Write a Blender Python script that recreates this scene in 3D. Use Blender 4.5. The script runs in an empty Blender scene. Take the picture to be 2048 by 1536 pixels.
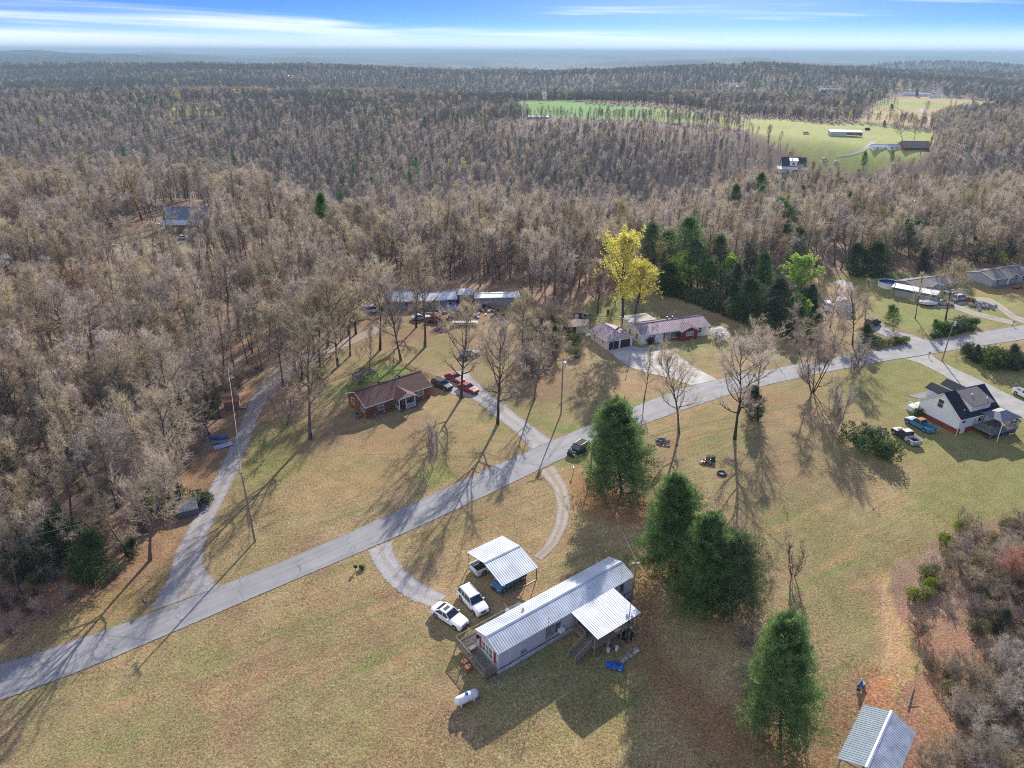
import bpy, math, random
import numpy as np
from math import pi, sin, cos, radians as R, sqrt, atan2, hypot, tan

random.seed(7)
SC = bpy.context.scene
COL = SC.collection

# ------------------------------------------------------------------ camera, light, sky, exposure
FPX, H, HORI, ROLL = 1365.0, 60.0, 105.0, R(0.25)
PITCH = math.atan((768 - HORI) / FPX)
FWD = np.array([0, cos(PITCH), -sin(PITCH)])
RT0 = np.array([1.0, 0, 0]); UP0 = np.cross(RT0, FWD)
RT = RT0 * cos(ROLL) + UP0 * sin(ROLL); UP = -RT0 * sin(ROLL) + UP0 * cos(ROLL)
from mathutils import Matrix, Vector, Euler
camd = bpy.data.cameras.new('camera'); cam = bpy.data.objects.new('camera', camd); COL.objects.link(cam)
camd.sensor_width = 36.0; camd.sensor_fit = 'HORIZONTAL'; camd.lens = 36.0 * FPX / 2048
camd.clip_start = 0.5; camd.clip_end = 90000
mm = Matrix.Identity(4)
for i in range(3):
    mm[i][0], mm[i][1], mm[i][2] = RT[i], UP[i], -FWD[i]
mm[2][3] = H
cam.matrix_world = mm
SC.camera = cam

SUN_EL, SUN_AZ = R(26), R(14)           # azimuth measured from +Y towards +X
sund = bpy.data.lights.new('sun', 'SUN'); sun = bpy.data.objects.new('sun', sund); COL.objects.link(sun)
sund.energy = 4.3; sund.angle = R(0.5); sund.color = (1.0, 0.93, 0.82)
sdir = Vector((sin(SUN_AZ) * cos(SUN_EL), cos(SUN_AZ) * cos(SUN_EL), sin(SUN_EL)))
sun.rotation_euler = sdir.to_track_quat('Z', 'Y').to_euler(); sun.location = (40, 150, 200)

W = bpy.data.worlds.new('World'); SC.world = W; W.use_nodes = True
nt = W.node_tree; nt.nodes.clear()
def N(t, typ, **kw):
    n = t.nodes.new(typ)
    for k, v in kw.items(): setattr(n, k, v)
    return n
def L(t, a, b): t.links.new(a, b)
def mth(t, op, a, b=None, c=None, clamp=False):
    n = N(t, 'ShaderNodeMath', operation=op, use_clamp=clamp)
    for i, v in enumerate((a, b, c)):
        if v is None: continue
        if isinstance(v, (int, float)): n.inputs[i].default_value = v
        else: L(t, v, n.inputs[i])
    return n.outputs[0]
def mixc(t, f, a, b, mode='MIX'):
    n = N(t, 'ShaderNodeMix', data_type='RGBA', blend_type=mode)
    for s, v in ((n.inputs[0], f), (n.inputs[6], a), (n.inputs[7], b)):
        if isinstance(v, (int, float)): s.default_value = v
        elif isinstance(v, tuple): s.default_value = (*v[:3], 1)
        else: L(t, v, s)
    return n.outputs[2]
tc = N(nt, 'ShaderNodeTexCoord'); sep = N(nt, 'ShaderNodeSeparateXYZ'); L(nt, tc.outputs['Generated'], sep.inputs[0])
zc = mth(nt, 'MAXIMUM', sep.outputs[2], 0.0)
# a clear sky whose pale band hugs the horizon: the elevation fed to the sky model rises faster than the true one
zz = mth(nt, 'ADD', mth(nt, 'MULTIPLY', zc, 7.0), 0.02)
cmb = N(nt, 'ShaderNodeCombineXYZ'); L(nt, sep.outputs[0], cmb.inputs[0]); L(nt, sep.outputs[1], cmb.inputs[1]); L(nt, zz, cmb.inputs[2])
nrm = N(nt, 'ShaderNodeVectorMath', operation='NORMALIZE'); L(nt, cmb.outputs[0], nrm.inputs[0])
sky = N(nt, 'ShaderNodeTexSky'); sky.sky_type = 'NISHITA'; sky.sun_disc = False
sky.sun_elevation = SUN_EL + R(15); sky.sun_rotation = SUN_AZ; sky.altitude = 1500; sky.air_density = 1.0; sky.dust_density = 0.3; sky.ozone_density = 3.0
sky.sun_elevation = SUN_EL
L(nt, nrm.outputs[0], sky.inputs[0])
hs = N(nt, 'ShaderNodeHueSaturation'); hs.inputs['Saturation'].default_value = 1.25; hs.inputs['Value'].default_value = 1.0
L(nt, sky.outputs[0], hs.inputs['Color'])
# thin cirrus streaks
azim = mth(nt, 'ARCTAN2', sep.outputs[0], sep.outputs[1])
cv = N(nt, 'ShaderNodeCombineXYZ')
slope = mth(nt, 'ADD', mth(nt, 'MULTIPLY', zc, 62.0), mth(nt, 'MULTIPLY', azim, 1.1))
L(nt, mth(nt, 'MULTIPLY', azim, 2.3), cv.inputs[0]); L(nt, slope, cv.inputs[1]); cv.inputs[2].default_value = 4.3
n1 = N(nt, 'ShaderNodeTexNoise'); n1.inputs['Scale'].default_value = 1.0; n1.inputs['Detail'].default_value = 7; n1.inputs['Roughness'].default_value = 0.52; n1.inputs['Distortion'].default_value = 0.55
L(nt, cv.outputs[0], n1.inputs['Vector'])
leftw = mth(nt, 'MULTIPLY_ADD', azim, -0.17, 0.0)
cl = N(nt, 'ShaderNodeMapRange', interpolation_type='SMOOTHSTEP'); L(nt, mth(nt, 'ADD', n1.outputs[0], leftw), cl.inputs[0])
cl.inputs[1].default_value = 0.47; cl.inputs[2].default_value = 0.76; cl.inputs[3].default_value = 0.0; cl.inputs[4].default_value = 0.72
hz = N(nt, 'ShaderNodeMapRange', interpolation_type='SMOOTHSTEP'); L(nt, zc, hz.inputs[0])
hz.inputs[1].default_value = -0.004; hz.inputs[2].default_value = 0.036; hz.inputs[3].default_value = 0.85; hz.inputs[4].default_value = 0.0
fade = N(nt, 'ShaderNodeMapRange'); L(nt, zc, fade.inputs[0]); fade.inputs[1].default_value = 0.05; fade.inputs[2].default_value = 0.4; fade.inputs[3].default_value = 1; fade.inputs[4].default_value = 0.9  # cirrus kept nearly full above the frame, added there to lift ambient fill
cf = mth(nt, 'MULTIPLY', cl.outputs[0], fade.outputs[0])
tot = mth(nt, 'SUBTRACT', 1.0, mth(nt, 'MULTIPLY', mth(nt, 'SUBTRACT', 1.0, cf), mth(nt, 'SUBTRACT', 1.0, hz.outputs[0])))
SKYBASE = hs.outputs[0]
tint = mixc(nt, 1.0, SKYBASE, (0.66, 0.71, 1.08), 'MULTIPLY')
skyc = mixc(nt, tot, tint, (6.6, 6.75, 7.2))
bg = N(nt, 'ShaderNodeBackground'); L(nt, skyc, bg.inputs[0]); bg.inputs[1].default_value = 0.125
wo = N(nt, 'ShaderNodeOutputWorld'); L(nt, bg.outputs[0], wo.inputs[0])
SC.view_settings.view_transform = 'Standard'; SC.view_settings.look = 'None'
SC.view_settings.exposure = 0.84; SC.view_settings.gamma = 1.0; SC.view_settings.use_curve_mapping = False
SC.render.engine = 'CYCLES'
SC.cycles.max_bounces = 5; SC.cycles.diffuse_bounces = 2; SC.cycles.glossy_bounces = 2; SC.cycles.transmission_bounces = 2
SC.cycles.transparent_max_bounces = 6; SC.cycles.volume_bounces = 0; SC.cycles.use_denoising = False; SC.cycles.filter_width = 1.1
SC.cycles.use_adaptive_sampling = False

# ------------------------------------------------------------------ terrain
def hsh(ix, iy, seed):
    h = (ix.astype(np.int64) * 374761393 + iy.astype(np.int64) * 668265263 + seed * 1442695041) & 0xFFFFFFFF
    h = ((h ^ (h >> 13)) * 1274126177) & 0xFFFFFFFF
    return ((h ^ (h >> 16)) & 0xFFFF) / 65535.0
def vn(x, y, seed=0):
    x = np.asarray(x, float); y = np.asarray(y, float)
    ix = np.floor(x); iy = np.floor(y); fx = x - ix; fy = y - iy
    fx = fx * fx * (3 - 2 * fx); fy = fy * fy * (3 - 2 * fy)
    a = hsh(ix, iy, seed); b = hsh(ix + 1, iy, seed); c = hsh(ix, iy + 1, seed); d = hsh(ix + 1, iy + 1, seed)
    return (a + (b - a) * fx + (c - a) * fy + (a - b - c + d) * fx * fy) * 2 - 1
def fbm(x, y, seed=0, o=4):
    s = 0; a = 1.0; t = 0
    for i in range(o):
        s = s + a * vn(x * 2 ** i + 17.3 * i, y * 2 ** i - 9.1 * i, seed + i); t += a; a *= 0.5
    return s / t
def ss(a, b, x):
    t = np.clip((x - a) / (b - a), 0, 1); return t * t * (3 - 2 * t)
def terrain(x, y):
    x = np.asarray(x, float); y = np.asarray(y, float)
    ye = 232 + 85 * ss(-40, -170, x) + 62 * ss(50, 120, x) + 10 * vn(x / 60, y / 200, 5)
    down = ss(ye, ye + 115, y)
    yc = 790 + 60 * ss(-100, -300, x) - 190 * ss(150, 330, x) + 40 * vn(x / 160, y / 400, 8)
    up = ss(400, 1, y) * 0 + ss(430 - 30 * ss(150, 330, x), yc, y)
    z = -62 * down + 55 * up * down
    z = z + (down * (1 - 0.75 * up)) * 20 * fbm(x / 100, y / 190, 11, 3)
    far = ss(1050, 1700, y)
    z = z + far * (34 * vn(x / 800, y / 480, 21) - 8)
    drop = ss(2100, 3400, y)
    rg = -60 + 200 * fbm(x / 3100 + 3.3, y / 1500, 31, 4)
    z = z + drop * np.where(rg > 0, rg * .35, rg)
    lx = (x + 1.3) * 0.8024 + (y - 52.31) * 0.5968; ly = -(x + 1.3) * 0.5968 + (y - 52.31) * 0.8024
    z = z - 1.7 * ss(0.0, -9.0, ly) * ss(-16, -5, lx) * ss(34, 17, lx)
    z = z + ss(8000, 21000, y) * 42
    z = z + ss(3000, 5200, y) * ss(200, -2500, x) * 48 * ss(11000, 6500, y)
    return z
def px_dir(px, py):
    return FWD * FPX + RT * (px - 1024) + UP * (768 - py)
def G(px, py, z=0.0):
    d = px_dir(px, py); t = (z - H) / d[2]
    if z == 0 and py > 1150:
        for _ in range(12): t += .7 * ((float(terrain(d[0] * t, d[1] * t)) - H) / d[2] - t)
    return (d[0] * t, d[1] * t)
def Gt(px, py):
    d = px_dir(px, py); d = d / np.linalg.norm(d)
    if d[2] < -sin(R(13.2)):
        return G(px, py)
    t = np.geomspace(150, 30000, 1500)
    z = H + d[2] * t; g = terrain(d[0] * t, d[1] * t)
    k = np.argmax(z < g)
    if k == 0: k = len(t) - 1
    a, b = t[k - 1], t[k]
    fa, fb = (z - g)[k - 1], (z - g)[k]
    tt = a + (b - a) * fa / (fa - fb + 1e-9)
    return (d[0] * tt, d[1] * tt)
def PX(X, Y, Z):
    c = Y * FWD[1] + (Z - H) * FWD[2]
    r = X * RT[0] + Y * RT[1] + (Z - H) * RT[2]; u = X * UP[0] + Y * UP[1] + (Z - H) * UP[2]
    return 1024 + FPX * r / c, 768 - FPX * u / c, c
def inpoly(x, y, poly):
    p = np.asarray(poly, float); r = np.zeros(np.shape(x), bool)
    j = len(p) - 1
    for i in range(len(p)):
        xi, yi = p[i]; xj, yj = p[j]
        if yi != yj:
            c = ((yi > y) != (yj > y)) & (x < (xj - xi) * (y - yi) / (yj - yi) + xi)
            r ^= c
        j = i
    return r
def W2(pp): return [Gt(*q) for q in pp]

OPEN = W2([(-500, 1500), (0, 1300), (110, 1222), (180, 1172), (235, 1140), (300, 1085), (335, 1010), (380, 930), (412, 880), (448, 830), (485, 770), (545, 735), (640, 700), (700, 672), (745, 655), (700, 632), (690, 612), (770, 606), (1045, 604), (1122, 632), (1145, 610), (1190, 597), (1320, 573), (1400, 578), (1440, 575), (1560, 565), (1650, 552), (1700, 545), (1850, 540), (1960, 535), (2048, 545), (2300, 560), (2500, 760), (2500, 1000), (2200, 1040), (2048, 1045), (1960, 1040), (1895, 1075), (1835, 1150), (1815, 1235), (1850, 1300), (1845, 1345), (1810, 1400), (1800, 1450), (1820, 1536), (1700, 1800), (-500, 1800)])
FIELDS = [W2([(1000, 208), (1060, 203), (1160, 205), (1280, 213), (1400, 227), (1480, 236), (1600, 242), (1740, 249), (1800, 256), (1860, 262), (1890, 280), (1850, 300), (1840, 322), (1760, 342), (1690, 347), (1640, 340), (1610, 318), (1540, 282), (1480, 258), (1400, 247), (1290, 240), (1180, 236), (1060, 232)]),
          W2([(1705, 243), (1745, 216), (1770, 196), (1850, 193), (1940, 199), (2015, 205), (2020, 213), (1960, 224), (1890, 233), (1860, 252), (1800, 250)]),
          W2([(325, 230), (345, 214), (440, 210), (455, 228)]), W2([(880, 190), (1050, 192), (1050, 197), (880, 197)]),
          W2([(1455, 170), (1540, 172), (1530, 178), (1455, 178)])]
LOTS = [W2([(205, 500), (270, 468), (330, 455), (430, 457), (560, 450), (585, 470), (450, 482), (400, 500), (330, 512), (290, 535), (240, 522)]),
        W2([(183, 660), (207, 660), (240, 755), (272, 800), (246, 812), (212, 768)]),
        W2([(1560, 350), (1640, 352), (1650, 338), (1600, 322), (1550, 330)])]
def is_forest(x, y):
    jx = x + 2.5 * vn(x / 7, y / 7, 41); jy = y + 2.5 * vn(x / 7, y / 7, 42)
    f = ~inpoly(jx, jy, OPEN)
    for p in FIELDS + LOTS: f &= ~inpoly(jx, jy, p)
    return f & (y > 28)

# ------------------------------------------------------------------ materials
MATS = {}
def mat(name, col, rough=0.8, var=0.12, scale=3.0, metal=0.0, bump=0.0, bscale=20.0, rnd=0.0, col2=None, spec=0.3, brick=None, streak=None):
    if name in MATS: return MATS[name]
    m = bpy.data.materials.new(name); m.use_nodes = True; t = m.node_tree
    b = t.nodes['Principled BSDF']; b.inputs['Roughness'].default_value = rough; b.inputs['Metallic'].default_value = metal
    b.inputs['Specular IOR Level'].default_value = spec
    tcn = N(t, 'ShaderNodeTexCoord'); no = N(t, 'ShaderNodeTexNoise'); no.inputs['Scale'].default_value = scale; no.inputs['Detail'].default_value = 5
    if streak:
        mp = N(t, 'ShaderNodeMapping'); mp.inputs['Scale'].default_value = streak; L(t, tcn.outputs['Object'], mp.inputs[0]); L(t, mp.outputs[0], no.inputs['Vector'])
    else: L(t, tcn.outputs['Object'], no.inputs['Vector'])
    mr = N(t, 'ShaderNodeMapRange'); L(t, no.outputs[0], mr.inputs[0]); mr.inputs[1].default_value = 0.3; mr.inputs[2].default_value = 0.7
    c2 = col2 if col2 else tuple(max(0, c * (1 - 2 * var)) for c in col)
    c1 = col if col2 else tuple(c * (1 + var) for c in col)
    c = mixc(t, mr.outputs[0], c2, c1)
    if brick:
        bt = N(t, 'ShaderNodeTexBrick'); bt.inputs['Color1'].default_value = (1.15, 1.1, 1.1, 1); bt.inputs['Color2'].default_value = (0.72, 0.72, 0.72, 1); bt.inputs['Mortar'].default_value = (*brick[2], 1)
        bt.inputs['Scale'].default_value = 1; bt.inputs['Brick Width'].default_value = brick[0]; bt.inputs['Row Height'].default_value = brick[1]; bt.inputs['Mortar Size'].default_value = 0.012
        sp = N(t, 'ShaderNodeSeparateXYZ'); L(t, tcn.outputs['Object'], sp.inputs[0]); cb = N(t, 'ShaderNodeCombineXYZ')
        L(t, mth(t, 'ADD', sp.outputs[0], sp.outputs[1]), cb.inputs[0]); L(t, sp.outputs[2], cb.inputs[1]); L(t, cb.outputs[0], bt.inputs[0])
        c = mixc(t, 1.0, c, bt.outputs[0], 'MULTIPLY')
    if rnd:
        oi = N(t, 'ShaderNodeObjectInfo'); hv = N(t, 'ShaderNodeHueSaturation')
        L(t, mth(t, 'MULTIPLY_ADD', oi.outputs['Random'], rnd * 2, 1 - rnd), hv.inputs['Value'])
        r2 = mth(t, 'FRACT', mth(t, 'MULTIPLY', oi.outputs['Random'], 37.7))
        L(t, mth(t, 'MULTIPLY_ADD', r2, 0.05, 0.475), hv.inputs['Hue']); L(t, mth(t, 'MULTIPLY_ADD', r2, 0.7, 0.6), hv.inputs['Saturation'])
        L(t, c, hv.inputs['Color']); c = hv.outputs[0]
    L(t, c, b.inputs['Base Color'])
    if bump:
        bn = N(t, 'ShaderNodeTexNoise'); bn.inputs['Scale'].default_value = bscale; bn.inputs['Detail'].default_value = 4; L(t, tcn.outputs['Object'], bn.inputs['Vector'])
        bp = N(t, 'ShaderNodeBump'); bp.inputs['Strength'].default_value = bump; bp.inputs['Distance'].default_value = 0.05; L(t, bn.outputs[0], bp.inputs['Height']); L(t, bp.outputs[0], b.inputs['Normal'])
    MATS[name] = m; return m
def leafmat(name, col, rnd=0.2, trans=0.35, var=0.25, scale=1.2):
    if name in MATS: return MATS[name]
    m = mat(name, col, 0.7, var, scale, rnd=rnd, spec=0.15); t = m.node_tree
    b = t.nodes['Principled BSDF']; o = t.nodes['Material Output']; tr = N(t, 'ShaderNodeBsdfTranslucent'); ms = N(t, 'ShaderNodeMixShader'); ms.inputs[0].default_value = trans
    src = b.inputs['Base Color'].links[0].from_socket; L(t, src, tr.inputs[0]); L(t, b.outputs[0], ms.inputs[1]); L(t, tr.outputs[0], ms.inputs[2]); L(t, ms.outputs[0], o.inputs['Surface'])
    return m
M_white = mat('white_paint', (0.72, 0.72, 0.71), 0.5, 0.05)
M_trim = mat('white_trim', (0.78, 0.78, 0.76), 0.5, 0.03)
M_glass = mat('window_glass', (0.035, 0.045, 0.055), 0.08, 0.2, spec=0.8)
M_curt = mat('curtained_glass', (0.22, 0.25, 0.26), 0.15, 0.3, 2.0, spec=0.7)
M_dark = mat('dark_void', (0.012, 0.012, 0.013), 0.9)
M_black = mat('black_plastic', (0.02, 0.02, 0.022), 0.45, spec=0.5)
M_wood = mat('weathered_wood', (0.26, 0.21, 0.165), 0.9, 0.2, 6, bump=0.2)
M_wood2 = mat('grey_wood', (0.17, 0.15, 0.14), 0.9, 0.25, 6, bump=0.2)
M_pole = mat('pole_wood', (0.24, 0.2, 0.165), 0.9, 0.2, 5, streak=(3, 3, .4))
M_rroof = mat('galvanised_roof', (0.60, 0.64, 0.68), 0.48, 0.12, 0.5, metal=0.25, spec=0.5)
M_rroof2 = mat('galvanised_roof_worn', (0.50, 0.53, 0.56), 0.5, 0.15, 1.2, metal=0.2, spec=0.5)
M_mauve = mat('mauve_metal_roof', (0.33, 0.235, 0.265), 0.42, 0.12, 0.9, metal=0.15, spec=0.5)
M_shing = mat('brown_shingle', (0.135, 0.07, 0.06), 0.85, 0.18, 3.0, bump=0.4, bscale=14)
M_shblk = mat('black_shingle', (0.018, 0.024, 0.035), 0.8, 0.2, 6, bump=0.3)
M_shgry = mat('grey_shingle', (0.19, 0.175, 0.175), 0.85, 0.15, 6, bump=0.3)
M_brick = mat('red_brick', (0.27, 0.105, 0.06), 0.85, 0.15, 1.5, brick=(0.4, 0.2, (.9, .9, .9)))
M_brick2 = mat('dark_red_brick', (0.25, 0.06, 0.045), 0.85, 0.12, 1.5, brick=(0.4, 0.2, (.9, .9, .9)))
M_cream = mat('cream_siding', (0.62, 0.58, 0.42), 0.6, 0.06, 2, streak=(1, 1, 9))
M_wsid = mat('white_siding', (0.78, 0.79, 0.80), 0.55, 0.05, 2, streak=(1, 1, 9))
M_gsid = mat('grey_siding', (0.34, 0.35, 0.37), 0.6, 0.06, 2, streak=(1, 1, 9))
M_tan = mat('taupe_siding', (0.34, 0.31, 0.27), 0.6, 0.08, 2, streak=(1, 1, 9))
M_mhw = mat('pale_siding', (0.50, 0.50, 0.535), 0.55, 0.07, 1.2, streak=(1, 1, 0.2))
M_skirt = mat('skirting', (0.58, 0.60, 0.64), 0.6, 0.2, 0.8, col2=(0.36, 0.35, 0.35))
M_red = mat('red_paint', (0.33, 0.03, 0.03), 0.5)
M_rust = mat('rust', (0.30, 0.11, 0.05), 0.9, 0.3, 4, col2=(0.42, 0.27, 0.18))
M_rustroof = mat('rusty_roof', (0.56, 0.53, 0.50), 0.8, 0.3, 1.0, col2=(0.30, 0.13, 0.08), streak=(2.2, .25, .3))
M_tarp = mat('blue_tarp', (0.03, 0.13, 0.5), 0.4, 0.3, 2, bump=0.6, bscale=4)
M_tire = mat('tyre_rubber', (0.02, 0.02, 0.02), 0.8)
M_rim = mat('alloy_rim', (0.4, 0.4, 0.41), 0.35, 0.1, metal=0.6)
M_steel = mat('grey_steel', (0.32, 0.33, 0.35), 0.4, 0.1, metal=0.5)
M_stone = mat('grey_stone', (0.34, 0.34, 0.36), 0.9, 0.3, 5, rnd=0.2)
M_lens = mat('lamp_lens', (0.55, 0.56, 0.58), 0.1, spec=0.8)
M_tail = mat('tail_lens', (0.3, 0.01, 0.01), 0.2)
M_bark = mat('bark', (0.17, 0.14, 0.12), 0.95, 0.3, 3, rnd=0.2)
M_barkd = mat('bark_dark', (0.065, 0.052, 0.045), 0.95, 0.3, 3, rnd=0.2)
M_twig = mat('twigs', (0.54, 0.45, 0.35), 0.95, 0.22, 0.4, rnd=0.24)
M_twigg = mat('grey_twigs', (0.52, 0.46, 0.41), 0.95, 0.2, 0.4, rnd=0.15)
M_twigb = mat('brown_twigs', (0.36, 0.28, 0.215), 0.95, 0.2, 0.4, rnd=0.2)
def glow_through(m, f):
    t = m.node_tree; b = t.nodes['Principled BSDF']; o = t.nodes['Material Output']; tr = N(t, 'ShaderNodeBsdfTranslucent'); ms = N(t, 'ShaderNodeMixShader'); ms.inputs[0].default_value = f
    L(t, b.inputs['Base Color'].links[0].from_socket, tr.inputs[0]); L(t, b.outputs[0], ms.inputs[1]); L(t, tr.outputs[0], ms.inputs[2]); L(t, ms.outputs[0], o.inputs['Surface'])
for m_ in (M_twig, M_twigg, M_twigb): glow_through(m_, .5)
M_pine = leafmat('pine_needles', (0.16, 0.265, 0.085), 0.0, .5, var=.34, scale=.8)
M_pine2 = leafmat('yellowish_pine_needles', (0.12, 0.185, 0.05), 0.1)  # needles of a yellower green than the other pines
M_cedar = leafmat('cedar_foliage', (0.085, 0.12, 0.052), 0.15)
M_ygreen = leafmat('new_leaves', (0.74, 0.68, 0.12), 0.0, 0.6, var=.12)
M_olive = leafmat('olive_buds', (0.26, 0.22, 0.09), 0.15)
M_willow = leafmat('willow_leaves', (0.40, 0.58, 0.10), 0.0, 0.5, var=.12)
M_rustleaf = leafmat('rust_leaves', (0.40, 0.17, 0.08), 0.2)
M_redbud = leafmat('redbud_blossom', (0.36, 0.15, 0.26), 0.15)
M_blossom = leafmat('white_blossom', (0.85, 0.86, 0.80), 0.05, 0.4, var=.08)
M_shrub = leafmat('shrub_leaves', (0.13, 0.165, 0.055), 0.2)
M_magn = leafmat('magnolia_leaves', (0.08, 0.15, 0.035), 0.1, 0.35)
M_hedge = leafmat('hedge_leaves', (0.10, 0.17, 0.04), 0.15)

# ------------------------------------------------------------------ mesh helpers
def tag(o, label=None, cat=None, group=None, kind=None):
    if label: o['label'] = label
    if cat: o['category'] = cat
    if group: o['group'] = group
    if kind: o['kind'] = kind
    return o
def rawmesh(name, V, F=None, tri=None, m=None, parent=None, smooth=False):
    me = bpy.data.meshes.new(name)
    if tri is not None:
        V = np.asarray(V, np.float32); tri = np.asarray(tri, np.int32); k = tri.shape[1]
        me.vertices.add(len(V)); me.vertices.foreach_set('co', V.ravel())
        me.loops.add(tri.size); me.loops.foreach_set('vertex_index', tri.ravel())
        me.polygons.add(len(tri)); me.polygons.foreach_set('loop_start', np.arange(0, tri.size, k, dtype=np.int32))
        try: me.polygons.foreach_set('loop_total', np.full(len(tri), k, np.int32))
        except Exception: pass
        me.update(calc_edges=True)
    else:
        me.from_pydata([tuple(v) for v in V], [], F); me.update()
    if smooth: me.polygons.foreach_set('use_smooth', [True] * len(me.polygons))
    if m: me.materials.append(m)
    o = bpy.data.objects.new(name, me); COL.objects.link(o)
    if parent: o.parent = parent
    return o
class MB:
    def __init__(s, org=(0, 0, 0), rz=0.0):
        s.V = []; s.F = []; s.o = org; s.c = cos(rz); s.s = sin(rz)
    def v(s, pts):
        n = len(s.V)
        for x, y, z in pts:
            s.V.append((s.o[0] + s.c * x - s.s * y, s.o[1] + s.s * x + s.c * y, s.o[2] + z))
        return n
    def box(s, x0, x1, y0, y1, z0, z1, tx=0, ty=0):
        n = s.v([(x0, y0, z0), (x1, y0, z0), (x1, y1, z0), (x0, y1, z0), (x0 + tx, y0 + ty, z1), (x1 - tx, y0 + ty, z1), (x1 - tx, y1 - ty, z1), (x0 + tx, y1 - ty, z1)])
        s.F += [(n, n + 3, n + 2, n + 1), (n + 4, n + 5, n + 6, n + 7), (n, n + 1, n + 5, n + 4), (n + 1, n + 2, n + 6, n + 5), (n + 2, n + 3, n + 7, n + 6), (n + 3, n, n + 4, n + 7)]
        return s
    def bar(s, p, q, w, h=None):
        p = Vector(p); q = Vector(q); d = (q - p).normalized(); h = h or w
        a = Vector((0, 0, 1)) if abs(d.z) < .95 else Vector((1, 0, 0))
        r = d.cross(a).normalized() * w / 2; u = r.cross(d).normalized() * h / 2
        n = s.v([tuple(c) for c in (p - r - u, p + r - u, p + r + u, p - r + u, q - r - u, q + r - u, q + r + u, q - r + u)])
        s.F += [(n, n + 3, n + 2, n + 1), (n + 4, n + 5, n + 6, n + 7), (n, n + 1, n + 5, n + 4), (n + 1, n + 2, n + 6, n + 5), (n + 2, n + 3, n + 7, n + 6), (n + 3, n, n + 4, n + 7)]
        return s
    def tube(s, pts, rad, k=8, cap=True):
        rings = []
        for i, p in enumerate(pts):
            p = Vector(p); a = Vector(pts[max(i - 1, 0)]); b = Vector(pts[min(i + 1, len(pts) - 1)])
            d = (b - a).normalized(); up = Vector((0, 0, 1)) if abs(d.z) < .9 else Vector((1, 0, 0))
            r = d.cross(up).normalized(); u = r.cross(d)
            rr = rad[i] if isinstance(rad, (list, tuple)) else rad
            rings.append(s.v([tuple(p + (r * cos(2 * pi * j / k) + u * sin(2 * pi * j / k)) * rr) for j in range(k)]))
        for a, b in zip(rings, rings[1:]):
            for j in range(k): s.F.append((a + j, a + (j + 1) % k, b + (j + 1) % k, b + j))
        if cap: s.F += [tuple(range(rings[0] + k - 1, rings[0] - 1, -1)), tuple(range(rings[-1], rings[-1] + k))]
        return s
    def poly(s, pts):
        n = s.v(pts); s.F.append(tuple(range(n, n + len(pts)))); return s
    def prism(s, pts, vec):
        k = len(pts); n = s.v(pts); m = s.v([(p[0] + vec[0], p[1] + vec[1], p[2] + vec[2]) for p in pts])
        s.F += [tuple(range(n + k - 1, n - 1, -1)), tuple(range(m, m + k))]
        for j in range(k): s.F.append((n + j, n + (j + 1) % k, m + (j + 1) % k, m + j))
        return s
    def loft(s, secs, cap=True):
        rs = [s.v(c) for c in secs]; k = len(secs[0])
        for a, b in zip(rs, rs[1:]):
            for j in range(k): s.F.append((a + j, b + j, b + (j + 1) % k, a + (j + 1) % k))
        if cap: s.F += [tuple(range(rs[0], rs[0] + k)), tuple(range(rs[-1] + k - 1, rs[-1] - 1, -1))]
        return s
    def build(s, name, m, parent=None, smooth=False, **kw):
        o = rawmesh(name, s.V, s.F, m=m, parent=parent, smooth=smooth)
        tag(o, **kw); return o
def thing(name, label, cat, loc, rz=0, group=None):
    o = bpy.data.objects.new(name, None); COL.objects.link(o); o.empty_display_size = .3
    tz = float(terrain(loc[0], loc[1]))
    o.location = (loc[0], loc[1], tz if len(loc) < 3 else (loc[2] + tz if abs(loc[2]) < .1 and loc[1] < 75 else loc[2]))
    o.rotation_euler = (0, 0, rz); return tag(o, label, cat, group)
def copy_tree(o, parent=None):
    c = o.copy(); COL.objects.link(c)
    if parent: c.parent = parent
    for ch in o.children: copy_tree(ch, c)
    return c

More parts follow.
